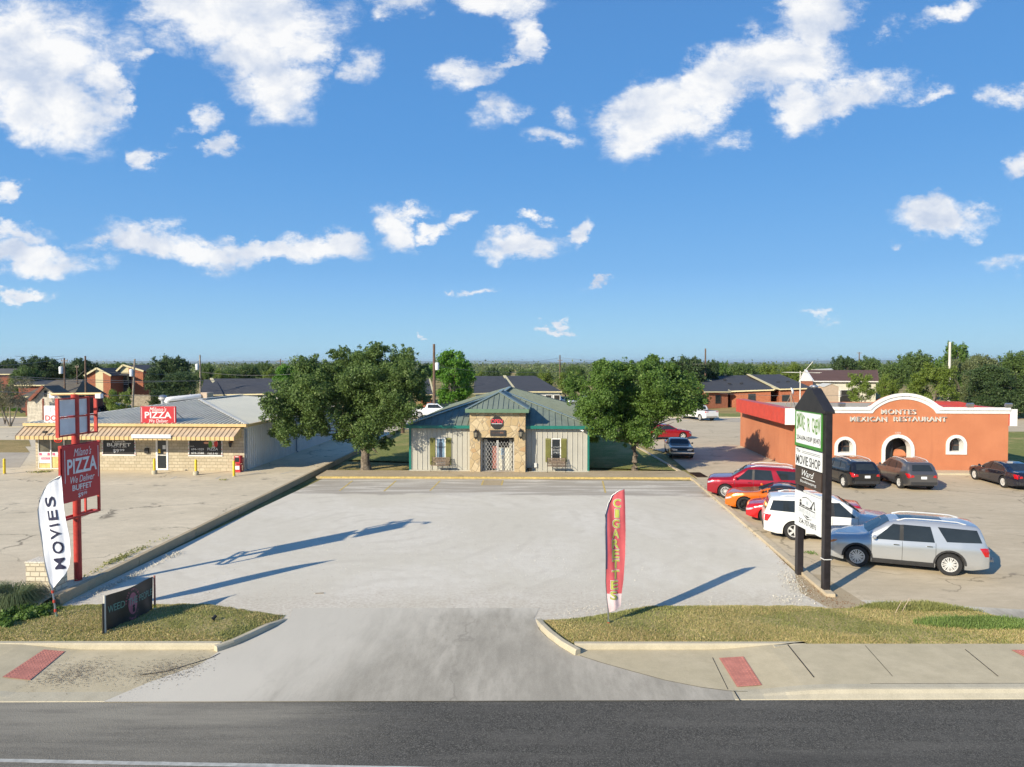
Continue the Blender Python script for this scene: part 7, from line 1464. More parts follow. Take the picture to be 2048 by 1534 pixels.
# grass blades on the front lawns
def blades(name, lab, poly, n, h, mat, seed, zf, patch=None, wd=.010):
    rg = np.random.default_rng(seed); xs_ = [p[0] for p in poly]; ys_ = [p[1] for p in poly]; pts = []
    x0, x1, y0, y1 = max(min(xs_), -17.5), min(max(xs_), 17), min(ys_), max(ys_)
    while len(pts) < n:
        x, y = x0+(x1-x0)*rg.random(), y0+(y1-y0)*rg.random()
        if patch is not None and not patch(x, y, rg): continue
        if inpoly(x, y, poly): pts.append((x, y))
    p = np.array(pts); z = np.array([zf(*q) for q in pts]); hh = h*(.5+rg.random(n)); a = rg.random(n)*6.283; w_ = wd*(.6+.8*rg.random(n)); dx, dy = np.cos(a)*w_, np.sin(a)*w_; lx, ly = rg.normal(size=n)*hh*.45, rg.normal(size=n)*hh*.45
    q = np.stack([np.stack([p[:,0]-dx, p[:,1]-dy, z-.01], 1), np.stack([p[:,0]+dx, p[:,1]+dy, z-.01], 1), np.stack([p[:,0]+lx+dx*.3, p[:,1]+ly+dy*.3, z+hh], 1), np.stack([p[:,0]+lx-dx*.3, p[:,1]+ly-dy*.3, z+hh], 1)], 1)
    cl_ = .5+.5*np.sin(p[:,0]*1.9+np.sin(p[:,1]*2.3)*2)*np.sin(p[:,1]*2.7+p[:,0]*.6); o = link(name, leaf_mesh(name, q.reshape(-1,3), np.clip(rg.random(n)*.7+cl_*.35, 0, 1)), MATS[mat]); return tag(o, lab, 'grass', None, 'stuff')
def edge_z(poly, h, inset):
    segs = [(Vector(poly[i]), Vector(poly[(i+1) % len(poly)])) for i in range(len(poly))]
    def f(x, y):
        p = Vector((x, y)); d = 1e9
        for a, b_ in segs: ab = b_-a; t = max(0, min(1, (p-a).dot(ab)/max(1e-9, ab.length_squared))); d = min(d, (p-a-ab*t).length)
        t = min(1, d/inset); return h*t*(2-t)
    return f
zl, zr_ = edge_z(LAWN_L, .16, .9), edge_z(LAWN_R, .14, .7)
dryp = lambda x, y, rg: math.sin(x*1.1+math.sin(y*1.7+.5)*1.8)+math.sin(y*2.1+x*.37)*.7 > -.25+rg.random()*.9-.45
blades('grass', 'short mown grass of the left island by the road', LAWN_L, 34000, .03, 'grass_blade', 1, zl); blades('grass', 'short mown grass of the right island by the road', LAWN_R, 46000, .03, 'grass_blade', 2, zr_)
blades('dry_grass', 'straw coloured blades among the left island grass', LAWN_L, 22000, .03, 'dry_blade', 3, zl, dryp); blades('dry_grass', 'straw coloured blades among the right island grass', LAWN_R, 42000, .03, 'dry_blade', 4, zr_, dryp)
gc = G(1960, 1262); blades('tall_grass', 'taller fresh green grass at the right end of the right island', LAWN_R, 6000, .09, 'green_blade', 5, zr_, lambda x, y, rg: ((x-gc.x-.3)/1.9)**2+((y-gc.y-.15)/.42)**2 < .6+rg.random()*.7, .012)
gc2 = G(1850, 1222); blades('tall_grass', 'ragged pale green grass around the two thin stakes', LAWN_R, 5000, .09, 'grass_blade', 6, zr_, lambda x, y, rg: ((x-gc2.x)/1.8)**2+((y-gc2.y)/.45)**2 < .6+rg.random()*.7)
# arching ornamental clump and ground shrubs at the left edge
def tuft(xy, r_, h, n, seed, lab, mat='ornament_blade', name='ornamental_grass'):
    rg = np.random.default_rng(seed); a = rg.random(n)*6.283; l = (.4+.6*rg.random(n))*r_; hh = h*(.45+.55*rg.random(n)); b0 = r_*.25*rg.random(n); w_ = .011
    dx, dy = np.cos(a), np.sin(a); segs = []; prev = None; tt = [0,.35,.7,1]
    P_ = [np.stack([dx*(b0+l*t**1.4), dy*(b0+l*t**1.4), hh*(1-(1-t)**2)*(1-.55*t**3)], 1) for t in tt]; sd = np.stack([-dy*w_, dx*w_, 0*dx], 1); Q = []
    for i in range(3): k0, k1 = 1-.3*i, 1-.3*(i+1); Q.append(np.stack([P_[i]-sd*k0, P_[i]+sd*k0, P_[i+1]+sd*k1, P_[i+1]-sd*k1], 1))
    q = np.concatenate(Q); o = link(name, leaf_mesh(name, q.reshape(-1,3), np.clip(np.tile(rg.random(n), 3), 0, 1)), MATS[mat]); o.location = xy; return tag(o, lab, 'plant')
c = G(28, 1222); tuft((c.x, c.y, 0), 1.05, .95, 1500, 3, 'large arching clump of ornamental grass at the left edge'); c = G(-22, 1215); tuft((c.x, c.y, 0), 1.0, .9, 1200, 4, 'arching grass clump cut by the left edge of the picture')
def shrub(pxy, w_, h, lab, seed, leaf='oak_leaf', n=4500, z=0.0, name='shrub'):
    c = G(*pxy, z); rg = random.Random(seed); t = thing(name, lab, 'shrub', c); cl = [(rg.uniform(-1,1)*w_*.6, rg.uniform(-.5,.5)*w_*.6, h*rg.uniform(.25,.7), h*rg.uniform(.25,.42)) for _ in range(16)]; V, val = leaf_data(cl, n, .045, seed, .3); link('foliage', leaf_mesh('foliage', V, val), MATS[leaf], t)
    mb = MB()
    for k in range(6): q = cl[k]; mb.tube([(0,0,0), (q[0]*.4, q[1]*.4, q[2]*.5), (q[0]*.8, q[1]*.8, q[2])], [.02,.014,.006], 5)
    mb.build('stem', MATS['bark'], t); return t
shrub((50,1243), 1.0, .42, 'low spreading green shrub in front of the arching grass clump', 6, 'elm_leaf'); shrub((-10,1258), .9, .38, 'low green ground shrub at the left edge below the arching grass', 7, 'elm_leaf'); shrub((90,1228), .7, .30, 'small shrub at the foot of the limestone pillar', 8, 'elm_leaf', 3000)
# weeds along the kerbs, fallen leaves
def scatter(name, lab, cat, pts_px, n, size, mat, seed, z, spread=.18, flat=True):
    rg = np.random.default_rng(seed); W_ = []
    for k in range(n):
        i = int(rg.integers(len(pts_px)-1)); t = rg.random(); a, b_ = pts_px[i], pts_px[i+1]; g = G(a[0]+(b_[0]-a[0])*t, a[1]+(b_[1]-a[1])*t, z); cl_ = math.sin(g.x*3.1+g.y*1.3)
        if cl_ < -.1 and rg.random() < .8: continue
        W_.append((g.x+rg.normal()*spread, g.y+rg.normal()*spread*1.2, z+.004+(0 if flat else rg.random()*.06)))
    p = np.array(W_); m_ = len(p); nr = rg.normal(size=(m_,3))*(.35 if flat else .8)+np.array([0,0,1]); nr /= np.linalg.norm(nr, axis=1)[:,None]; a = np.cross(nr, rg.normal(size=(m_,3))); a /= np.linalg.norm(a, axis=1)[:,None]; b_ = np.cross(nr, a); s_ = size*(.5+rg.random(m_))[:,None]
    q = np.stack([p-a*s_, p-b_*s_*.6, p+a*s_, p+b_*s_*.6], 1); q[:,:,2] = np.maximum(q[:,:,2], z+.002); o = link(name, leaf_mesh(name, q.reshape(-1,3), rg.random(m_)), MATS[mat]); return tag(o, lab, cat, None, 'stuff')
scatter('fallen_leaves', 'dry brown leaves blown along the right kerb of the gravel', 'leaves', [(1405,985),(1440,1010),(1500,1060),(1560,1110),(1590,1150)], 900, .022, 'leaf_litter', 1, .016, .10); scatter('fallen_leaves', 'brown leaves and stones around the posts of the tall sign', 'leaves', [(1590,1155),(1640,1190),(1690,1212)], 700, .022, 'leaf_litter', 2, .02, .3)
scatter('weeds', 'green weeds growing along the left retaining kerb', 'weeds', [(150,1165),(215,1128),(250,1113),(330,1075)], 900, .035, 'grass_blade', 3, PIZ+.01, .10, False); scatter('weeds', 'weeds in the corner below the left storefront', 'weeds', [(60,945),(100,943)], 200, .05, 'grass_blade', 4, PIZ+.01, .15, False); scatter('weeds', 'small weed patch near the front lot stalls by the newspaper box', 'weeds', [(440,960),(452,960)], 60, .05, 'grass_blade', 5, PIZ+.01, .08, False); scatter('weeds', 'small green weed patch on the concrete behind the tall sign', 'weeds', [(1612,1106),(1625,1107)], 90, .03, 'green_blade', 6, .01, .10, False)
scatter('loose_stones', 'dark loose stones swept onto the left of the concrete apron', 'stones', [(100,1352),(170,1345),(260,1348),(350,1338),(400,1325)], 5200, .013, 'stone_dark', 7, .022, .30); scatter('loose_stones', 'white stones lying along the left retaining kerb', 'stones', [(150,1205),(260,1155),(360,1105)], 2200, .022, 'stone_white', 8, .016, .10, False); scatter('loose_stones', 'pale stones at the right edge of the gravel lot', 'stones', [(1560,1130),(1585,1165),(1610,1195),(1560,1205)], 1600, .018, 'stone_white', 9, .018, .20, False); scatter('loose_stones', 'pale stones along the front edge of the gravel lot', 'stones', [(1100,1235),(1230,1215),(1500,1205)], 1200, .012, 'stone_white', 10, .015, .22, False)
scatter('loose_stones', 'small stray stones scattered over the open gravel lot', 'stones', [(400,1180),(900,1120),(1300,1150),(900,1050),(620,1120),(1450,1120)], 2600, .013, 'stone_white', 11, .014, 1.4, False); scatter('loose_stones', 'brownish specks of dirt scattered over the gravel lot', 'stones', [(450,1200),(800,1195),(1080,1200),(700,1090),(1300,1080)], 1500, .012, 'leaf_litter', 12, .014, 1.3)
# ------------------------------------------------------------------ houses and things in the back
def house(name, lab, eave, ridge, Ye, Yr, eave_y, ridge_y, roof, wall, z=0.0, front_mats=None, trim='cream', hip=(0,0), wins=(), gable=True, rake=True, depth=None):
    """eave=(px left,px right) of the near eave at depth Ye; ridge likewise at Yr"""
    e0, e1 = P(eave[0], eave_y[0], Ye[0]), P(eave[1], eave_y[1], Ye[1]); r0, r1 = P(ridge[0], ridge_y, Yr), P(ridge[1], ridge_y, Yr); o = Vector((e0.x, e0.y, z)); t = thing(name, lab, 'house', o)
    e0, e1, r0, r1 = e0-o, e1-o, r0-o, r1-o; b0, b1 = Vector((2*r0.x-e0.x if not hip[0] else e0.x, 2*r0.y-e0.y, e0.z)), Vector((2*r1.x-e1.x if not hip[1] else e1.x, 2*r1.y-e1.y, e1.z))
    mb = MB(); mb.slab([e0, e1, r1, r0], .12); mb.slab([r0, r1, b1, b0], .12)
    if hip[0]: mb.slab([b0, e0, r0], .12)
    if hip[1]: mb.slab([e1, b1, r1], .12)
    rf = mb.build('roof', MATS[roof], t)
    mb = MB(); iy = Vector((0,.45,0)); w0, w1 = e0+iy, e1+iy; v0, v1 = b0-iy, b1-iy
    if not hip[0]: w0 = w0+Vector((.3,0,0)); v0 = v0+Vector((.3,0,0))
    else: w0 = w0+Vector((.4,0,0)); v0 = v0+Vector((.4,0,0))
    w1 = w1-Vector((.35,0,0)); v1 = v1-Vector((.35,0,0)); dz = Vector((0,0,-.13))
    G0 = lambda p: Vector((p.x, p.y, 0))
    mb.poly([G0(w0), G0(w1), w1+dz, w0+dz]); mb.poly([G0(v0), G0(v1), v1+dz, v0+dz]); mb.poly([G0(w0), G0(v0), v0+dz]+([r0+dz*1.6] if not hip[0] else [])+[w0+dz]); mb.poly([G0(w1), G0(v1), v1+dz]+([r1+dz*1.6] if not hip[1] else [])+[w1+dz])
    mb.build('wall', MATS[wall], t)
    mb = MB(); mb.obox(e0+Vector((0,-.05,-.07)), e1+Vector((0,-.05,-.07)), .06, .2)
    if rake:
        if not hip[0]: mb.obox(e0+Vector((-.1,0,.02)), r0+Vector((-.1,0,.02)), .5, .16)
        if not hip[1]: mb.obox(e1+Vector((.1,0,.02)), r1+Vector((.1,0,.02)), .22, .14)
    mb.build('trim', MATS[trim], t); d = (w1-w0).normalized(); L = (w1-w0).length
    for (a, w_, z0, z1, mt) in wins:
        mb = MB(); c = G0(w0)+d*(L*a); q = c+d*w_; n_ = Vector((d.y, -d.x, 0))*.05; mb.slab([c+n_+Vector((0,0,z0)), q+n_+Vector((0,0,z0)), q+n_+Vector((0,0,z1)), c+n_+Vector((0,0,z1))], .04); wo = mb.build('window' if z0 > .3 else 'door', MATS[mt], t)
        mb = MB()
        for u in (0, 1): p = c.lerp(q, u)+n_*1.3; mb.obox(p+Vector((0,0,z0)), p+Vector((0,0,z1)), .08, .05, 0, n_)
        mb.obox(c+n_*1.3+Vector((0,0,z1)), q+n_*1.3+Vector((0,0,z1)), .05, .08); mb.build('frame', MATS['trim_plastic' if wall == 'red_brick' else 'white_trim'], wo)
    return t, rf
def vents(rf, t, pts, mat='trim_plastic'):
    for p in pts:
        mb = MB(); q = P(*p)-t.location; mb.box(q.x-.25, q.x+.25, q.y-.2, q.y+.2, q.z-.05, q.z+.18); mb.build('roof_vent', MATS[mat], rf)
W_ = lambda a: (a, 1.1, .9, 2.1, 'dark_glass')
D_ = lambda a: (a, 1.0, .05, 2.1, 'interior_dark')
# left centre duplex behind the pizza building
house('duplex_house', 'long low house with a charcoal shingle roof behind the pizza building', (441,560), (424,560), (110,108), 122, (789,787), 757, 'shingles', 'grey_siding' if 'grey_siding' in MATS else 'side_metal', 0, wins=(W_(.05), D_(.3), W_(.62)))
house('duplex_house', 'short left wing of the charcoal roofed house beside the dark round tree', (400,447), (408,432), (108,109), 121, (790,789), 759, 'shingles', 'wall_brown', 0, rake=False)
# centre duplex
t, rf = house('duplex_house', 'long grey roofed duplex with pale rake boards above the green shop roof', (1033,1124), (1010,1070), (112,112), 130, (783,783), 751.5, 'shingles', 'side_metal', 0, hip=(0,1), wins=(W_(.30), D_(.66), D_(.86)))
t, rf = house('duplex_house', 'dark grey roofed wing at the left of the pale rake board', (946,1032), (950,1005), (109,112), 126, (787,783), 752, 'shingles', 'side_metal', 0, hip=(1,0), rake=False, wins=(D_(.12), W_(.42)))
house('duplex_house', 'orange brick gable end house between the oak and the brown pole', (838,866), (838,858), (112,112), 124, (789,789), 758, 'shingles', 'red_brick', 0, wins=(W_(.2),))
# right brick duplexes
t, rf = house('brick_house', 'left brick house with a charcoal shingle roof and cream rake board', (1459,1548), (1399,1515), (113,111), 135, (782,779), 750.5, 'shingles', 'red_brick', 0, wins=(W_(.45),)); vents(rf, t, ((1459,768,120), (1483,767,120), (1450,760,126)))
t, rf = house('brick_house', 'right brick house with a hipped charcoal roof behind the antenna mast', (1557,1624), (1497,1560), (111,110), 133, (778,776), 749, 'shingles', 'red_brick', 0, hip=(0,1), wins=(W_(.1),)); vents(rf, t, ((1556,765,120), (1576,764,120)))
house('brick_house', 'low brick wing with a small roof behind the right lawn tree edge', (1408,1462), (1400,1440), (110,112), 124, (783,783), 762, 'shingles', 'red_brick', 0, rake=False, wins=((.45, 1.0, .8, 2.1, 'dark_glass'),))
house('far_house', 'small far charcoal roof peeking over the left brick house', (1434,1506), (1442,1488), (160,160), 170, (752,752), 743.5, 'shingles', 'red_brick', 0, hip=(1,1), rake=False)
def privacy_wall(name, lab, a, b_, h0, h1, mat):
    A, B = G(*a), G(*b_); t = thing(name, lab, 'wall', A); d = B-A; mb = MB(); n_ = Vector((d.y, -d.x, 0)).normalized()*.12; z = Vector((0,0,1)); mb.add([n_*-1, d-n_, d-n_+z*h1, n_*-1+z*h0, n_, d+n_, d+n_+z*h1, n_+z*h0], [(0,1,2,3),(7,6,5,4),(0,4,5,1),(1,5,6,2),(2,6,7,3),(3,7,4,0)]); mb.build('panel', MATS[mat], t); mb = MB(); mb.obox(n_*0+z*(h0+.04), d+z*(h1+.04), .32, .08); mb.build('coping', MATS['tan_concrete'], t)
privacy_wall('brick_privacy_wall', 'sloping brick wing wall at the front corner of the left brick house', (1451,813), (1472,812), 2.5, 1.4, 'red_brick'); privacy_wall('brick_privacy_wall', 'sloping brick wing wall at the front corner of the right brick house', (1549,811), (1569,809), 2.5, 1.4, 'red_brick')
for pxy, lab in (((1510,806), 'dark air conditioner at the back of the left brick house'), ((1590,806), 'dark air conditioner beside the antenna mast')):
    c = G(*pxy); t = thing('air_conditioner', lab, 'air conditioner', c); mb = MB(); mb.box(-.45,.45,-.45,.45,0,.9); mb.build('cabinet', MATS['trim_plastic'], t, 0, .03); mb = MB(); mb.lathe([(.35,.9),(.35,.95),(.001,.97)]); mb.build('fan_cover', MATS['black'], t)
# brown roofed house on the right and its sheds
t, rf = house('ranch_house', 'long cream house with a brown shingle roof and white gable on the right', (1626,1758), (1612,1756), (128,128), 140, (762,762.5), 740, 'brown_shingles', 'pale_siding', 0, trim='white_trim', hip=(0,1), wins=((.10, 1.0, 1.2, 2.2, 'lamp_clear'), (.30, 1.6, 1.0, 2.2, 'white_trim'), (.42, 2.4, .05, 2.3, 'interior_dark')))
t = thing('gable_porch', 'white triangular gable end with brick below at the left of the brown roof', 'house', P(1604,762,127)*1); o = t.location.copy(); mb = MB(); a, b_, c_ = P(1602,762,127)-o, P(1626,762,127)-o, P(1612,744,127)-o; mb.prism([(a.x, a.z), (b_.x, b_.z), (c_.x, c_.z)], lambda u, v, d: (u, d, v), 0, 1.0); mb.build('gable', MATS['white_trim'], t); mb = MB(); mb.box(a.x+.2, b_.x, .05, 1.0, -o.z, -.02); mb.build('brick_base', MATS['red_brick'], t)
for (x0, x1, yb, yt, Y, lab) in ((1629,1648,790,774,112,'left tan garden shed with a white metal roof'), (1648,1677,790,770,111,'right tan garden shed with a gabled front')):
    a, b_ = P(x0, yb, Y), P(x1, yb, Y); zt = P(x0, yt, Y).z; t = thing('garden_shed', lab, 'shed', (a.x, Y, 0), 0, None); w_ = b_.x-a.x; mb = MB(); mb.prism([(0,0),(w_,0),(w_,zt-.3),(w_/2,zt+.2),(0,zt-.3)], lambda u, v, d: (u, d, v), 0, 3.0); mb.build('wall', MATS['shed_tan'], t); mb = MB(); mb.slab([(-.1,-.1,zt-.3),(w_/2,-.1,zt+.24),(w_/2,3.1,zt+.24),(-.1,3.1,zt-.3)], .04); mb.slab([(w_/2,-.1,zt+.24),(w_+.1,-.1,zt-.3),(w_+.1,3.1,zt-.3),(w_/2,3.1,zt+.24)], .04); mb.build('roof', MATS['galvanised'], t)
t, rf = house('far_house', 'pale blue grey metal hipped roof rising behind the brown roof', (1686,1756), (1700,1742), (150,150), 158, (740,741), 735, 'galvanised', 'pale_siding', 0, hip=(1,1), rake=False)
c = G(1655, 803); t = thing('green_cabinet', 'low green utility cabinet lying on the dry lawn', 'utility cabinet', c); mb = MB(); mb.box(-1.05,1.05,-.4,.4,0,.75); mb.build('cabinet', MATS['sage_trim'], t, 0, .04); mb = MB(); mb.box(-.3,-.1,-.42,-.4,.6,.7); mb.box(.8,.95,-.42,-.4,.5,.7); mb.build('label_plate', MATS['white_paint'], t)
for pxy, lab, mt in (((1687,800), 'blue white covered grill on a dark pedestal on the dry lawn', 'panel_grey'), ((1703,796), 'dark barbecue beside the covered grill on the dry lawn', 'trim_plastic')):
    c = G(*pxy); t = thing('barbecue', lab, 'barbecue', c); mb = MB(); mb.box(-.25,.25,-.2,.2,0,.6); mb.build('stand', MATS['trim_plastic'], t); mb = MB(); mb.lathe([(.001,-.6),(.35,-.6),(.35,.6),(.001,.6)], (0,0,.85), 'X', 12); mb.build('lid', MATS[mt], t, 40)
# chain link fence on the dry lawn
def fence(lab, a, b_, h, mat, kind='rail', n=None, z=0.0, name='fence', rails=2):
    A, B = G(*a, z), G(*b_, z); t = thing(name, lab, 'fence', A); d = B-A; L = d.length; n = n or max(2, int(L/2.6)); 
    for i in range(n+1): p = d*(i/n); mb = MB(); mb.box(p.x-.05, p.x+.05, p.y-.05, p.y+.05, 0, h+.08); mb.build('post', MATS[mat], t)
    if kind == 'board':
        mb = MB(); k = int(L/.16)
        rg = random.Random(k)
        for i in range(k): p, q = d*(i/k), d*((i+.93)/k); hh = h+rg.uniform(-.03,.03); mb.obox(p+Vector((0,-.07,hh/2)), q+Vector((0,-.07,hh/2)), .02, hh)
        mb.build('boards', MATS[mat], t)
    mb = MB()
    for k in range(rails): z_ = h*(k+1)/rails-.05; mb.obox(Vector((0,0,z_)), d+Vector((0,0,z_)), .05, .08 if kind != 'wire' else .03)
    mb.build('rail', MATS[mat], t); return t
fence('grey thin post fence in front of the tan garden sheds', (1632,795), (1760,797), 1.3, 'steel', 'wire', rails=2, name='chain_fence'); fence('tall weathered wooden board fence behind the small many stemmed tree', (240,812), (302,812), 1.9, 'fence_wood', 'board', name='wooden_fence'); fence('weathered wooden fence left of the white trimmed house', (-30,823), (54,820), 1.7, 'fence_wood', 'board', name='wooden_fence'); fence('low dark reddish wooden fence by the round exhaust vent', (306,812), (330,810), 1.2, 'wall_brown', 'board', name='wooden_fence')
fence('long tan rail fence crossing the far field on the left', (408,755.5), (548,755.5), 2.0, 'fence_tan', 'rail', n=22, name='rail_fence'); sheet('dry_pasture', px((405,754.5),(560,754.5),(560,750.5),(405,750.5)), .06, 'dry_grass'); sheet('dry_pasture', px((995,749),(1042,749),(1038,739),(1004,739)), .05, 'dry_grass')
# brick apartments on the left skyline
Y = 128
def gable_block(lab, x0, xm, x1, yt, ye, yb, depth, col_split, Y, xr):
    a, b_, m = P(x0, ye, Y), P(x1, ye, Y), P(xm, yt, Y); z0 = 0; t = thing('apartment_house', lab, 'building', (a.x, Y, 0)); w_ = b_.x-a.x; mx = m.x-a.x; ze, zt = a.z, m.z
    def slope(u): return ze+(zt-ze)*(u/mx if u < mx else (w_-u)/(w_-mx))
    mb = MB(); c0, c1 = col_split; pts = [(0,0,0)]
    for m_, u0, u1 in ((0, 0, c0*w_), (1, c0*w_, c1*w_), (0, c1*w_, w_)):
        pp = [(u0, 0), (u1, 0), (u1, slope(u1))]+([(mx, zt)] if u0 < mx < u1 else [])+[(u0, slope(u0))]; mb.poly([(u, -.001*m_, v) for u, v in pp], m_)
    mb.poly([(0,0,0),(0,depth,0),(0,depth,ze),(0,0,ze)]); mb.poly([(w_,0,0),(w_,depth,0),(w_,depth,ze),(w_,0,ze)]); mb.poly([(0,depth,0),(w_,depth,0),(w_,depth,ze),(mx,depth,zt),(0,depth,ze)]); mb.build('wall', [MATS['red_brick'], MATS['cream']], t)
    mb = MB(); mb.slab([(-.3,-.3,ze-.1),(mx,-.3,zt+.12),(mx,depth,zt+.12),(-.3,depth,ze-.1)], .12); mb.slab([(mx,-.3,zt+.12),(w_+.3,-.3,ze-.1),(w_+.3,depth,ze-.1),(mx,depth,zt+.12)], .12); mb.build('roof', MATS['shingles'], t); mb = MB(); mb.obox((-.3,-.36,ze-.12),(mx,-.36,zt+.10),.1,.3); mb.obox((mx,-.36,zt+.10),(w_+.3,-.36,ze-.12),.1,.3); mb.build('rake_board', MATS['cream'], t); return t
gable_block('left gable of the orange brick apartments with a cream centre panel', 174, 196, 221, 737.5, 750, 800, 14, (.36, .68), 120, 250)
gable_block('right gable of the orange brick apartments with a cream left panel', 238, 248, 286, 731, 741, 800, 14, (.04, .40), 124, 250)
t = thing('apartment_house', 'shaded recessed middle of the brick apartments with a long dark roof', 'building', (P(221,760,124).x, 124, 0)); o = t.location.copy(); a, b_ = P(221,750,124)-o, P(262,750,124)-o; mb = MB(); mb.box(a.x, b_.x, 0, 8, 0, a.z); mb.build('wall', MATS['red_brick'], t); mb = MB(); r0, r1 = P(196,737,130)-o, P(243,736,130)-o; mb.slab([a+Vector((0,-1.5,.1)), b_+Vector((.5,-1.5,.1)), r1, r0], .15); mb.build('roof', MATS['shingles'], t); mb = MB()
for x in (.22, .58): mb.box(b_.x*x, b_.x*x+.8, -.1, 0, 0, a.z-.1)
mb.build('siding_panel', MATS['grey_shingles'], t)
for x in (.68, .02): mb = MB(); mb.box(b_.x*x, b_.x*x+.7, -.15, -.1, 2.8, 4.2); wo = mb.build('window', MATS['dark_glass'], t); mb = MB(); mb.box(b_.x*x-.05, b_.x*x+.75, -.16, -.151, 3.45, 3.52); mb.build('frame', MATS['white_trim'], wo)
# brown grey hip roofed house and white trimmed house on the left
house('ranch_house', 'grey brown hip roofed house behind the empty red sign frame', (40,146), (112,166), (95,95), 99, (793,793), 759.5, 'grey_shingles', 'wall_brown', 0, hip=(1,1), rake=False, wins=(W_(.1), W_(.6))); house('far_house', 'dark blue grey roof between the bare tree and the hip roofed house', (28,112), (40,95), (112,112), 122, (770,770), 760, 'shingles', 'wall_brown', 0, hip=(1,1), rake=False)
house('far_house', 'broad grey roof rising behind the bare tree at the left', (-20,52), (-20,40), (140,140), 155, (748,748), 737, 'grey_shingles', 'wall_brown', 0, hip=(0,1), rake=False)
a, b_, m = P(54,797,86), P(92,797,86), P(91,772,86); t = thing('cottage', 'white fronted cottage with dark red rake boards beside the bare tree', 'house', (P(54,800,86).x, 86, 0)); o = t.location.copy(); ze, zt = P(54,797,86).z, P(91,773,86).z; mx, w2 = P(91,780,86).x-o.x, P(128,780,86).x-o.x; mb = MB(); mb.prism([(0,0),(w2,0),(w2,ze),(mx,zt),(mx*.45,ze),(0,ze)], lambda u, v, d: (u, d, v), 0, 2.5); mb.build('wall', M('cottage_wall', (.50,.46,.38), .85, 0, .25, 3), t)
mb = MB(); mb.slab([(mx*.3,-.4,ze-.1),(mx,-.4,zt+.1),(mx,2.6,zt+.1),(mx*.3,2.6,ze-.1)], .12); mb.slab([(mx,-.4,zt+.1),(w2+.3,-.4,ze-.1),(w2+.3,2.6,ze-.1),(mx,2.6,zt+.1)], .12); mb.slab([(-.5,-.4,ze-.05),(mx*.35,-.4,ze+.0),(mx*.6,2.6,ze+.6),(-.2,2.6,ze+.6)], .1); mb.build('roof', MATS['grey_shingles'], t); mb = MB(); mb.obox((mx*.25,-.45,ze-.2),(mx,-.45,zt+.06),.1,.35); mb.build('rake_board', MATS['wall_brown'], t); mb = MB(); mb.box(mx-.15,mx+.15,-.05,0,zt-1.3,zt-.5); mb.build('attic_vent', MATS['interior_dark'], t); mb = MB(); mb.box(mx*.82,mx*.9,-.06,0,0,ze); mb.build('door', MATS['wall_brown'], t)
c = G(222, 826); make_car('dark blue sedan parked in front of the wooden fence behind the ribbed roof', 'sedan', MATS['paint_navy'], (c.x-.6, c.y+1.5), R(175), rim='alloy', style='plain')
for pxy, lab, mt, w_ in (((52,826), 'dark wheelbarrow like cart in the cottage yard', 'wall_brown', .5), ((33,824), 'yellow flowered bush in the cottage yard', None, .5), ((72,823), 'dark mower parked before the white cottage', 'trim_plastic', .5)):
    if mt: c = G(*pxy); t = thing('garden_cart', lab, 'cart', c); mb = MB(); mb.prism([(-w_,.35),(w_,.35),(w_*1.2,.8),(-w_*.8,.8)], lambda u, v, d: (u, d, v), -.3, .3); mb.build('tray', MATS[mt], t); mb = MB(); [mb.lathe([(.001,-.05),(.25,-.05),(.25,.05),(.001,.05)], (x, y, .25), 'Y', 12) for x in (-.4,.4) for y in (-.35,.35)]; mb.build('wheel', MATS['tyre'], t)
    else: shrub(pxy, .9, .8, lab, 31, 'bright_leaf', 1500)
# utility poles and wires
POL = {}
def pole(key, lab, x, ytop, ybase, Y, r_=.14, arms=(), tf=None, mat='pole_wood', lean=0.0, z=None, name='utility_pole'):
    tp = P(x, ytop, Y); z0 = 0.0 if z is None else z; t = thing(name, lab, 'pole', (tp.x, Y, z0)); h = tp.z-z0; mb = MB(); mb.tube([(-lean,0,-.1),(0,0,h)], [r_*1.15, r_*.8], 10); mb.build('shaft', MATS[mat], t, 50); POL[key] = Vector((tp.x, Y, tp.z))
    for (dz, w_) in arms: mb = MB(); mb.box(-w_, w_, -.06, .06, h-dz-.06, h-dz+.06); [mb.lathe([(.001,0),(.06,.03),(.05,.15),(.001,.17)], (x_, 0, h-dz+.06), 'Z', 8) for x_ in (-w_*.9, w_*.9)]; mb.build('crossarm', MATS['grey_wood'], t)
    if tf: dz, sx_ = tf; mb = MB(); mb.lathe([(.001,-.5),(.26,-.48),(.28,.4),(.22,.5),(.001,.55)], (sx_*.42, -.1, h-dz), 'Z', 14); mb.build('transformer', MATS['panel_grey'], t, 40); mb = MB(); mb.tube([(sx_*.42,-.1,h-dz+.5),(sx_*.42,-.1,h-dz+.75),(0,0,h-dz+1.1)], .03, 6); mb.build('bushing', MATS['grey_wood'], t)
    return t
pole('a', 'tall brown utility pole rising behind the left slope of the green shop roof', 868, 688, 835, 93, .20, (), (3.0, 1)); pole('b', 'dark pole with a big pale transformer over the brown hip roof', 128.5, 716, 790, 96, .13, ((.4, .45),), (1.7, -1)); pole('c', 'thin pole carrying a white street lamp head near the hip roof', 154, 731, 790, 98, .10, ((.2, .25),)); pole('d', 'plain brown pole at the left end of the brick apartments', 170.5, 712, 790, 92, .14); pole('e', 'leaning grey pole with a green transformer in front of the brick apartments', 269.5, 718, 795, 95, .13, (), (1.9, -1), 'grey_wood', .5)
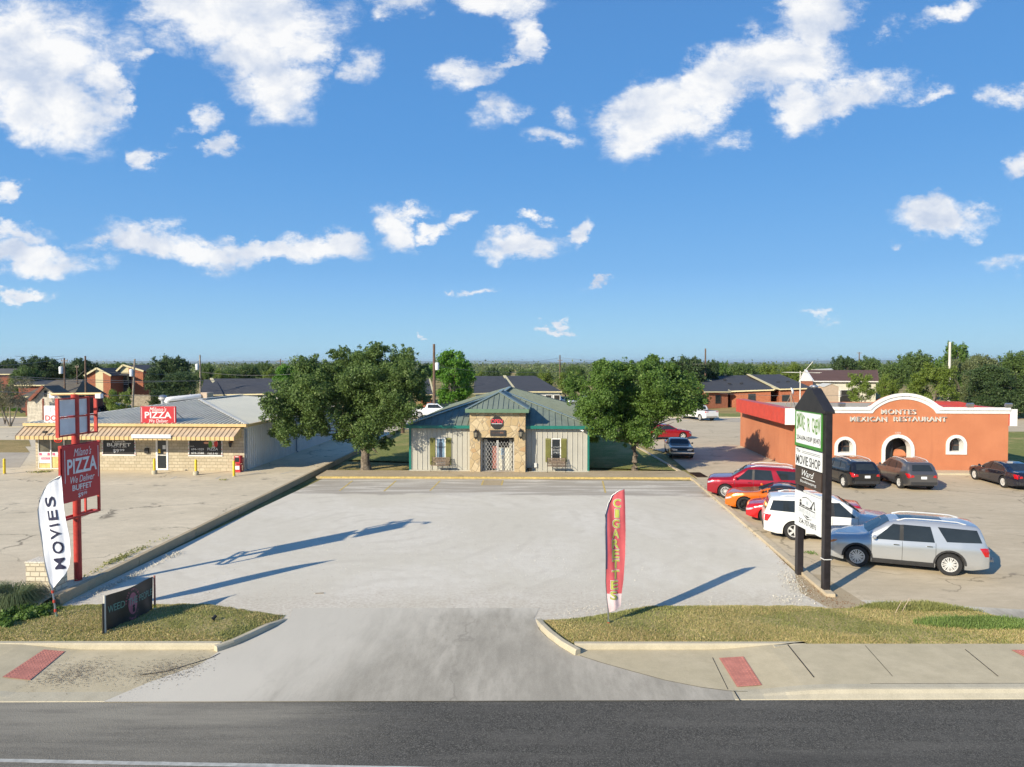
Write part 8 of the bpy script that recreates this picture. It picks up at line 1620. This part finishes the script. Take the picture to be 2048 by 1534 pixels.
pole('f', 'grey pole with a small transformer above the ribbed roof right of the round tree', 400, 710, 790, 110, .14, (), (1.9, -1), 'grey_wood'); pole('g', 'far thin pole with one crossarm left of the big oak', 561, 718, 760, 180, .16, ((.6, 1.0),)); pole('h', 'far dark pole above the long duplex roof', 1120, 710, 760, 150, .15, ((1.2, .5),)); pole('i', 'plain pole sticking up from the dark tree on the right', 1411, 697, 760, 125, .16); pole('j', 'pale grey pole in front of the tallest tree at the right', 1900, 684, 790, 100, .20, (), None, 'galvanised'); pole('k', 'far thin pole with a tiny crossarm behind the brown roofed house', 1718.5, 704, 760, 190, .16, ((.3, .6),))
c = G(805.5, 867); t = thing('utility_pole', 'short brown pole at the kerb whose top is hidden in the big oak crown', 'pole', c); mb = MB(); mb.tube([(0,0,-.1),(-.1,0,5.6)], [.20,.17], 10); mb.build('shaft', MATS['pole_wood'], t, 50); mb = MB(); mb.tube([(0,0,1.4),(0,0,1.46)], .21, 10); mb.build('band', MATS['steel'], t)
WN = 0
def wire(lab, a, b_, sag=.4, r_=.022):
    A, B = Vector(a), Vector(b_); mb = MB(); pts = [A.lerp(B, i/12)-Vector((0,0,4*sag*(i/12)*(1-i/12))) for i in range(13)]; mb.tube([p-A for p in pts], r_, 5); o = mb.build('overhead_wire', MATS['wire'], None, loc=A); return tag(o, lab, 'wire', 'overhead power lines')
q = POL
wire('wire from the left edge to the top of the transformer pole', P(-60,732,70), q['b'], .3); wire('upper skyline wire from the transformer pole leftwards', P(30,712,90), q['b']+Vector((0,0,.3)), .2)
wire('wire running from the left edge across the apartments to the oak', P(-60,747,60), P(540,756,80), .5); wire('second parallel wire below the first across the left trees', P(-60,748,58), P(330,763,80), .35); wire('long low wire crossing behind the empty sign frame', P(-60,781,50), P(560,790,78), .25)
wire('wire from the plain brown pole to the leaning grey pole', q['d']-Vector((0,0,1.6)), q['e']-Vector((0,0,1.8)), .3); wire('wire from the leaning grey pole to the pole above the ribbed roof', q['e']-Vector((0,0,1.8)), q['f']-Vector((0,0,2.6)), .4); wire('wire from the pole above the ribbed roof into the big oak', q['f']-Vector((0,0,2.7)), P(600,747,100), .4); wire('lower slack wire between the brown pole and the transformer pole', q['b']-Vector((0,0,3.4)), q['d']-Vector((0,0,1.8)), .3); wire('steep wire falling from the brown pole towards the cottage', P(50,762,88), q['d']-Vector((0,0,3.2)), .5)
wire('upper wire from the tall brown pole to the right across the bright tree', q['a']-Vector((0,0,3)), P(1130,742,110), .5); wire('lower wire from the tall brown pole ending at the bright tree', q['a']-Vector((0,0,6.0)), P(970,768,100), .2); wire('faint wire from the far dark pole to the right over the lawn tree', q['h']-Vector((0,0,.6)), P(1420,728,120), .4); wire('faint wire from the bright tree to the far dark pole', P(960,728,120), q['h']-Vector((0,0,.6)), .4); wire('wire crossing in front of the brick house walls', P(1440,787,95), P(1700,790,95), .2)
# yellow marker post behind the pizza building
c = G(682.5, 874, .0); t = thing('marker_post', 'thin yellow post at the far back corner of the pizza building', 'post', c); mb = MB(); mb.tube([(0,0,0),(0,0,1.9)], .06, 8); mb.build('post_shaft', MATS['yellow'], t); mb = MB(); mb.box(-.3,.3,-.05,.0,1.5,1.9); mb.build('sign_plate', MATS['yellow'], t)
# ------------------------------------------------------------------ air
hm = bpy.data.materials.new('haze_air'); hm.use_nodes = True; nt = hm.node_tree; nt.nodes.clear(); vo = nt.nodes.new('ShaderNodeVolumePrincipled'); vo.inputs['Color'].default_value = (.72, .87, 1, 1); vo.inputs['Density'].default_value = .00007; vo.inputs['Anisotropy'].default_value = .2
ou = nt.nodes.new('ShaderNodeOutputMaterial'); nt.links.new(vo.outputs[0], ou.inputs['Volume'])
mb = MB(); mb.box(-30000, 30000, -30000, 30000, -42, 75); hz_ = mb.build('haze', hm); tag(hz_, 'thin pale blue air haze over the whole plain', 'haze', None, 'stuff')
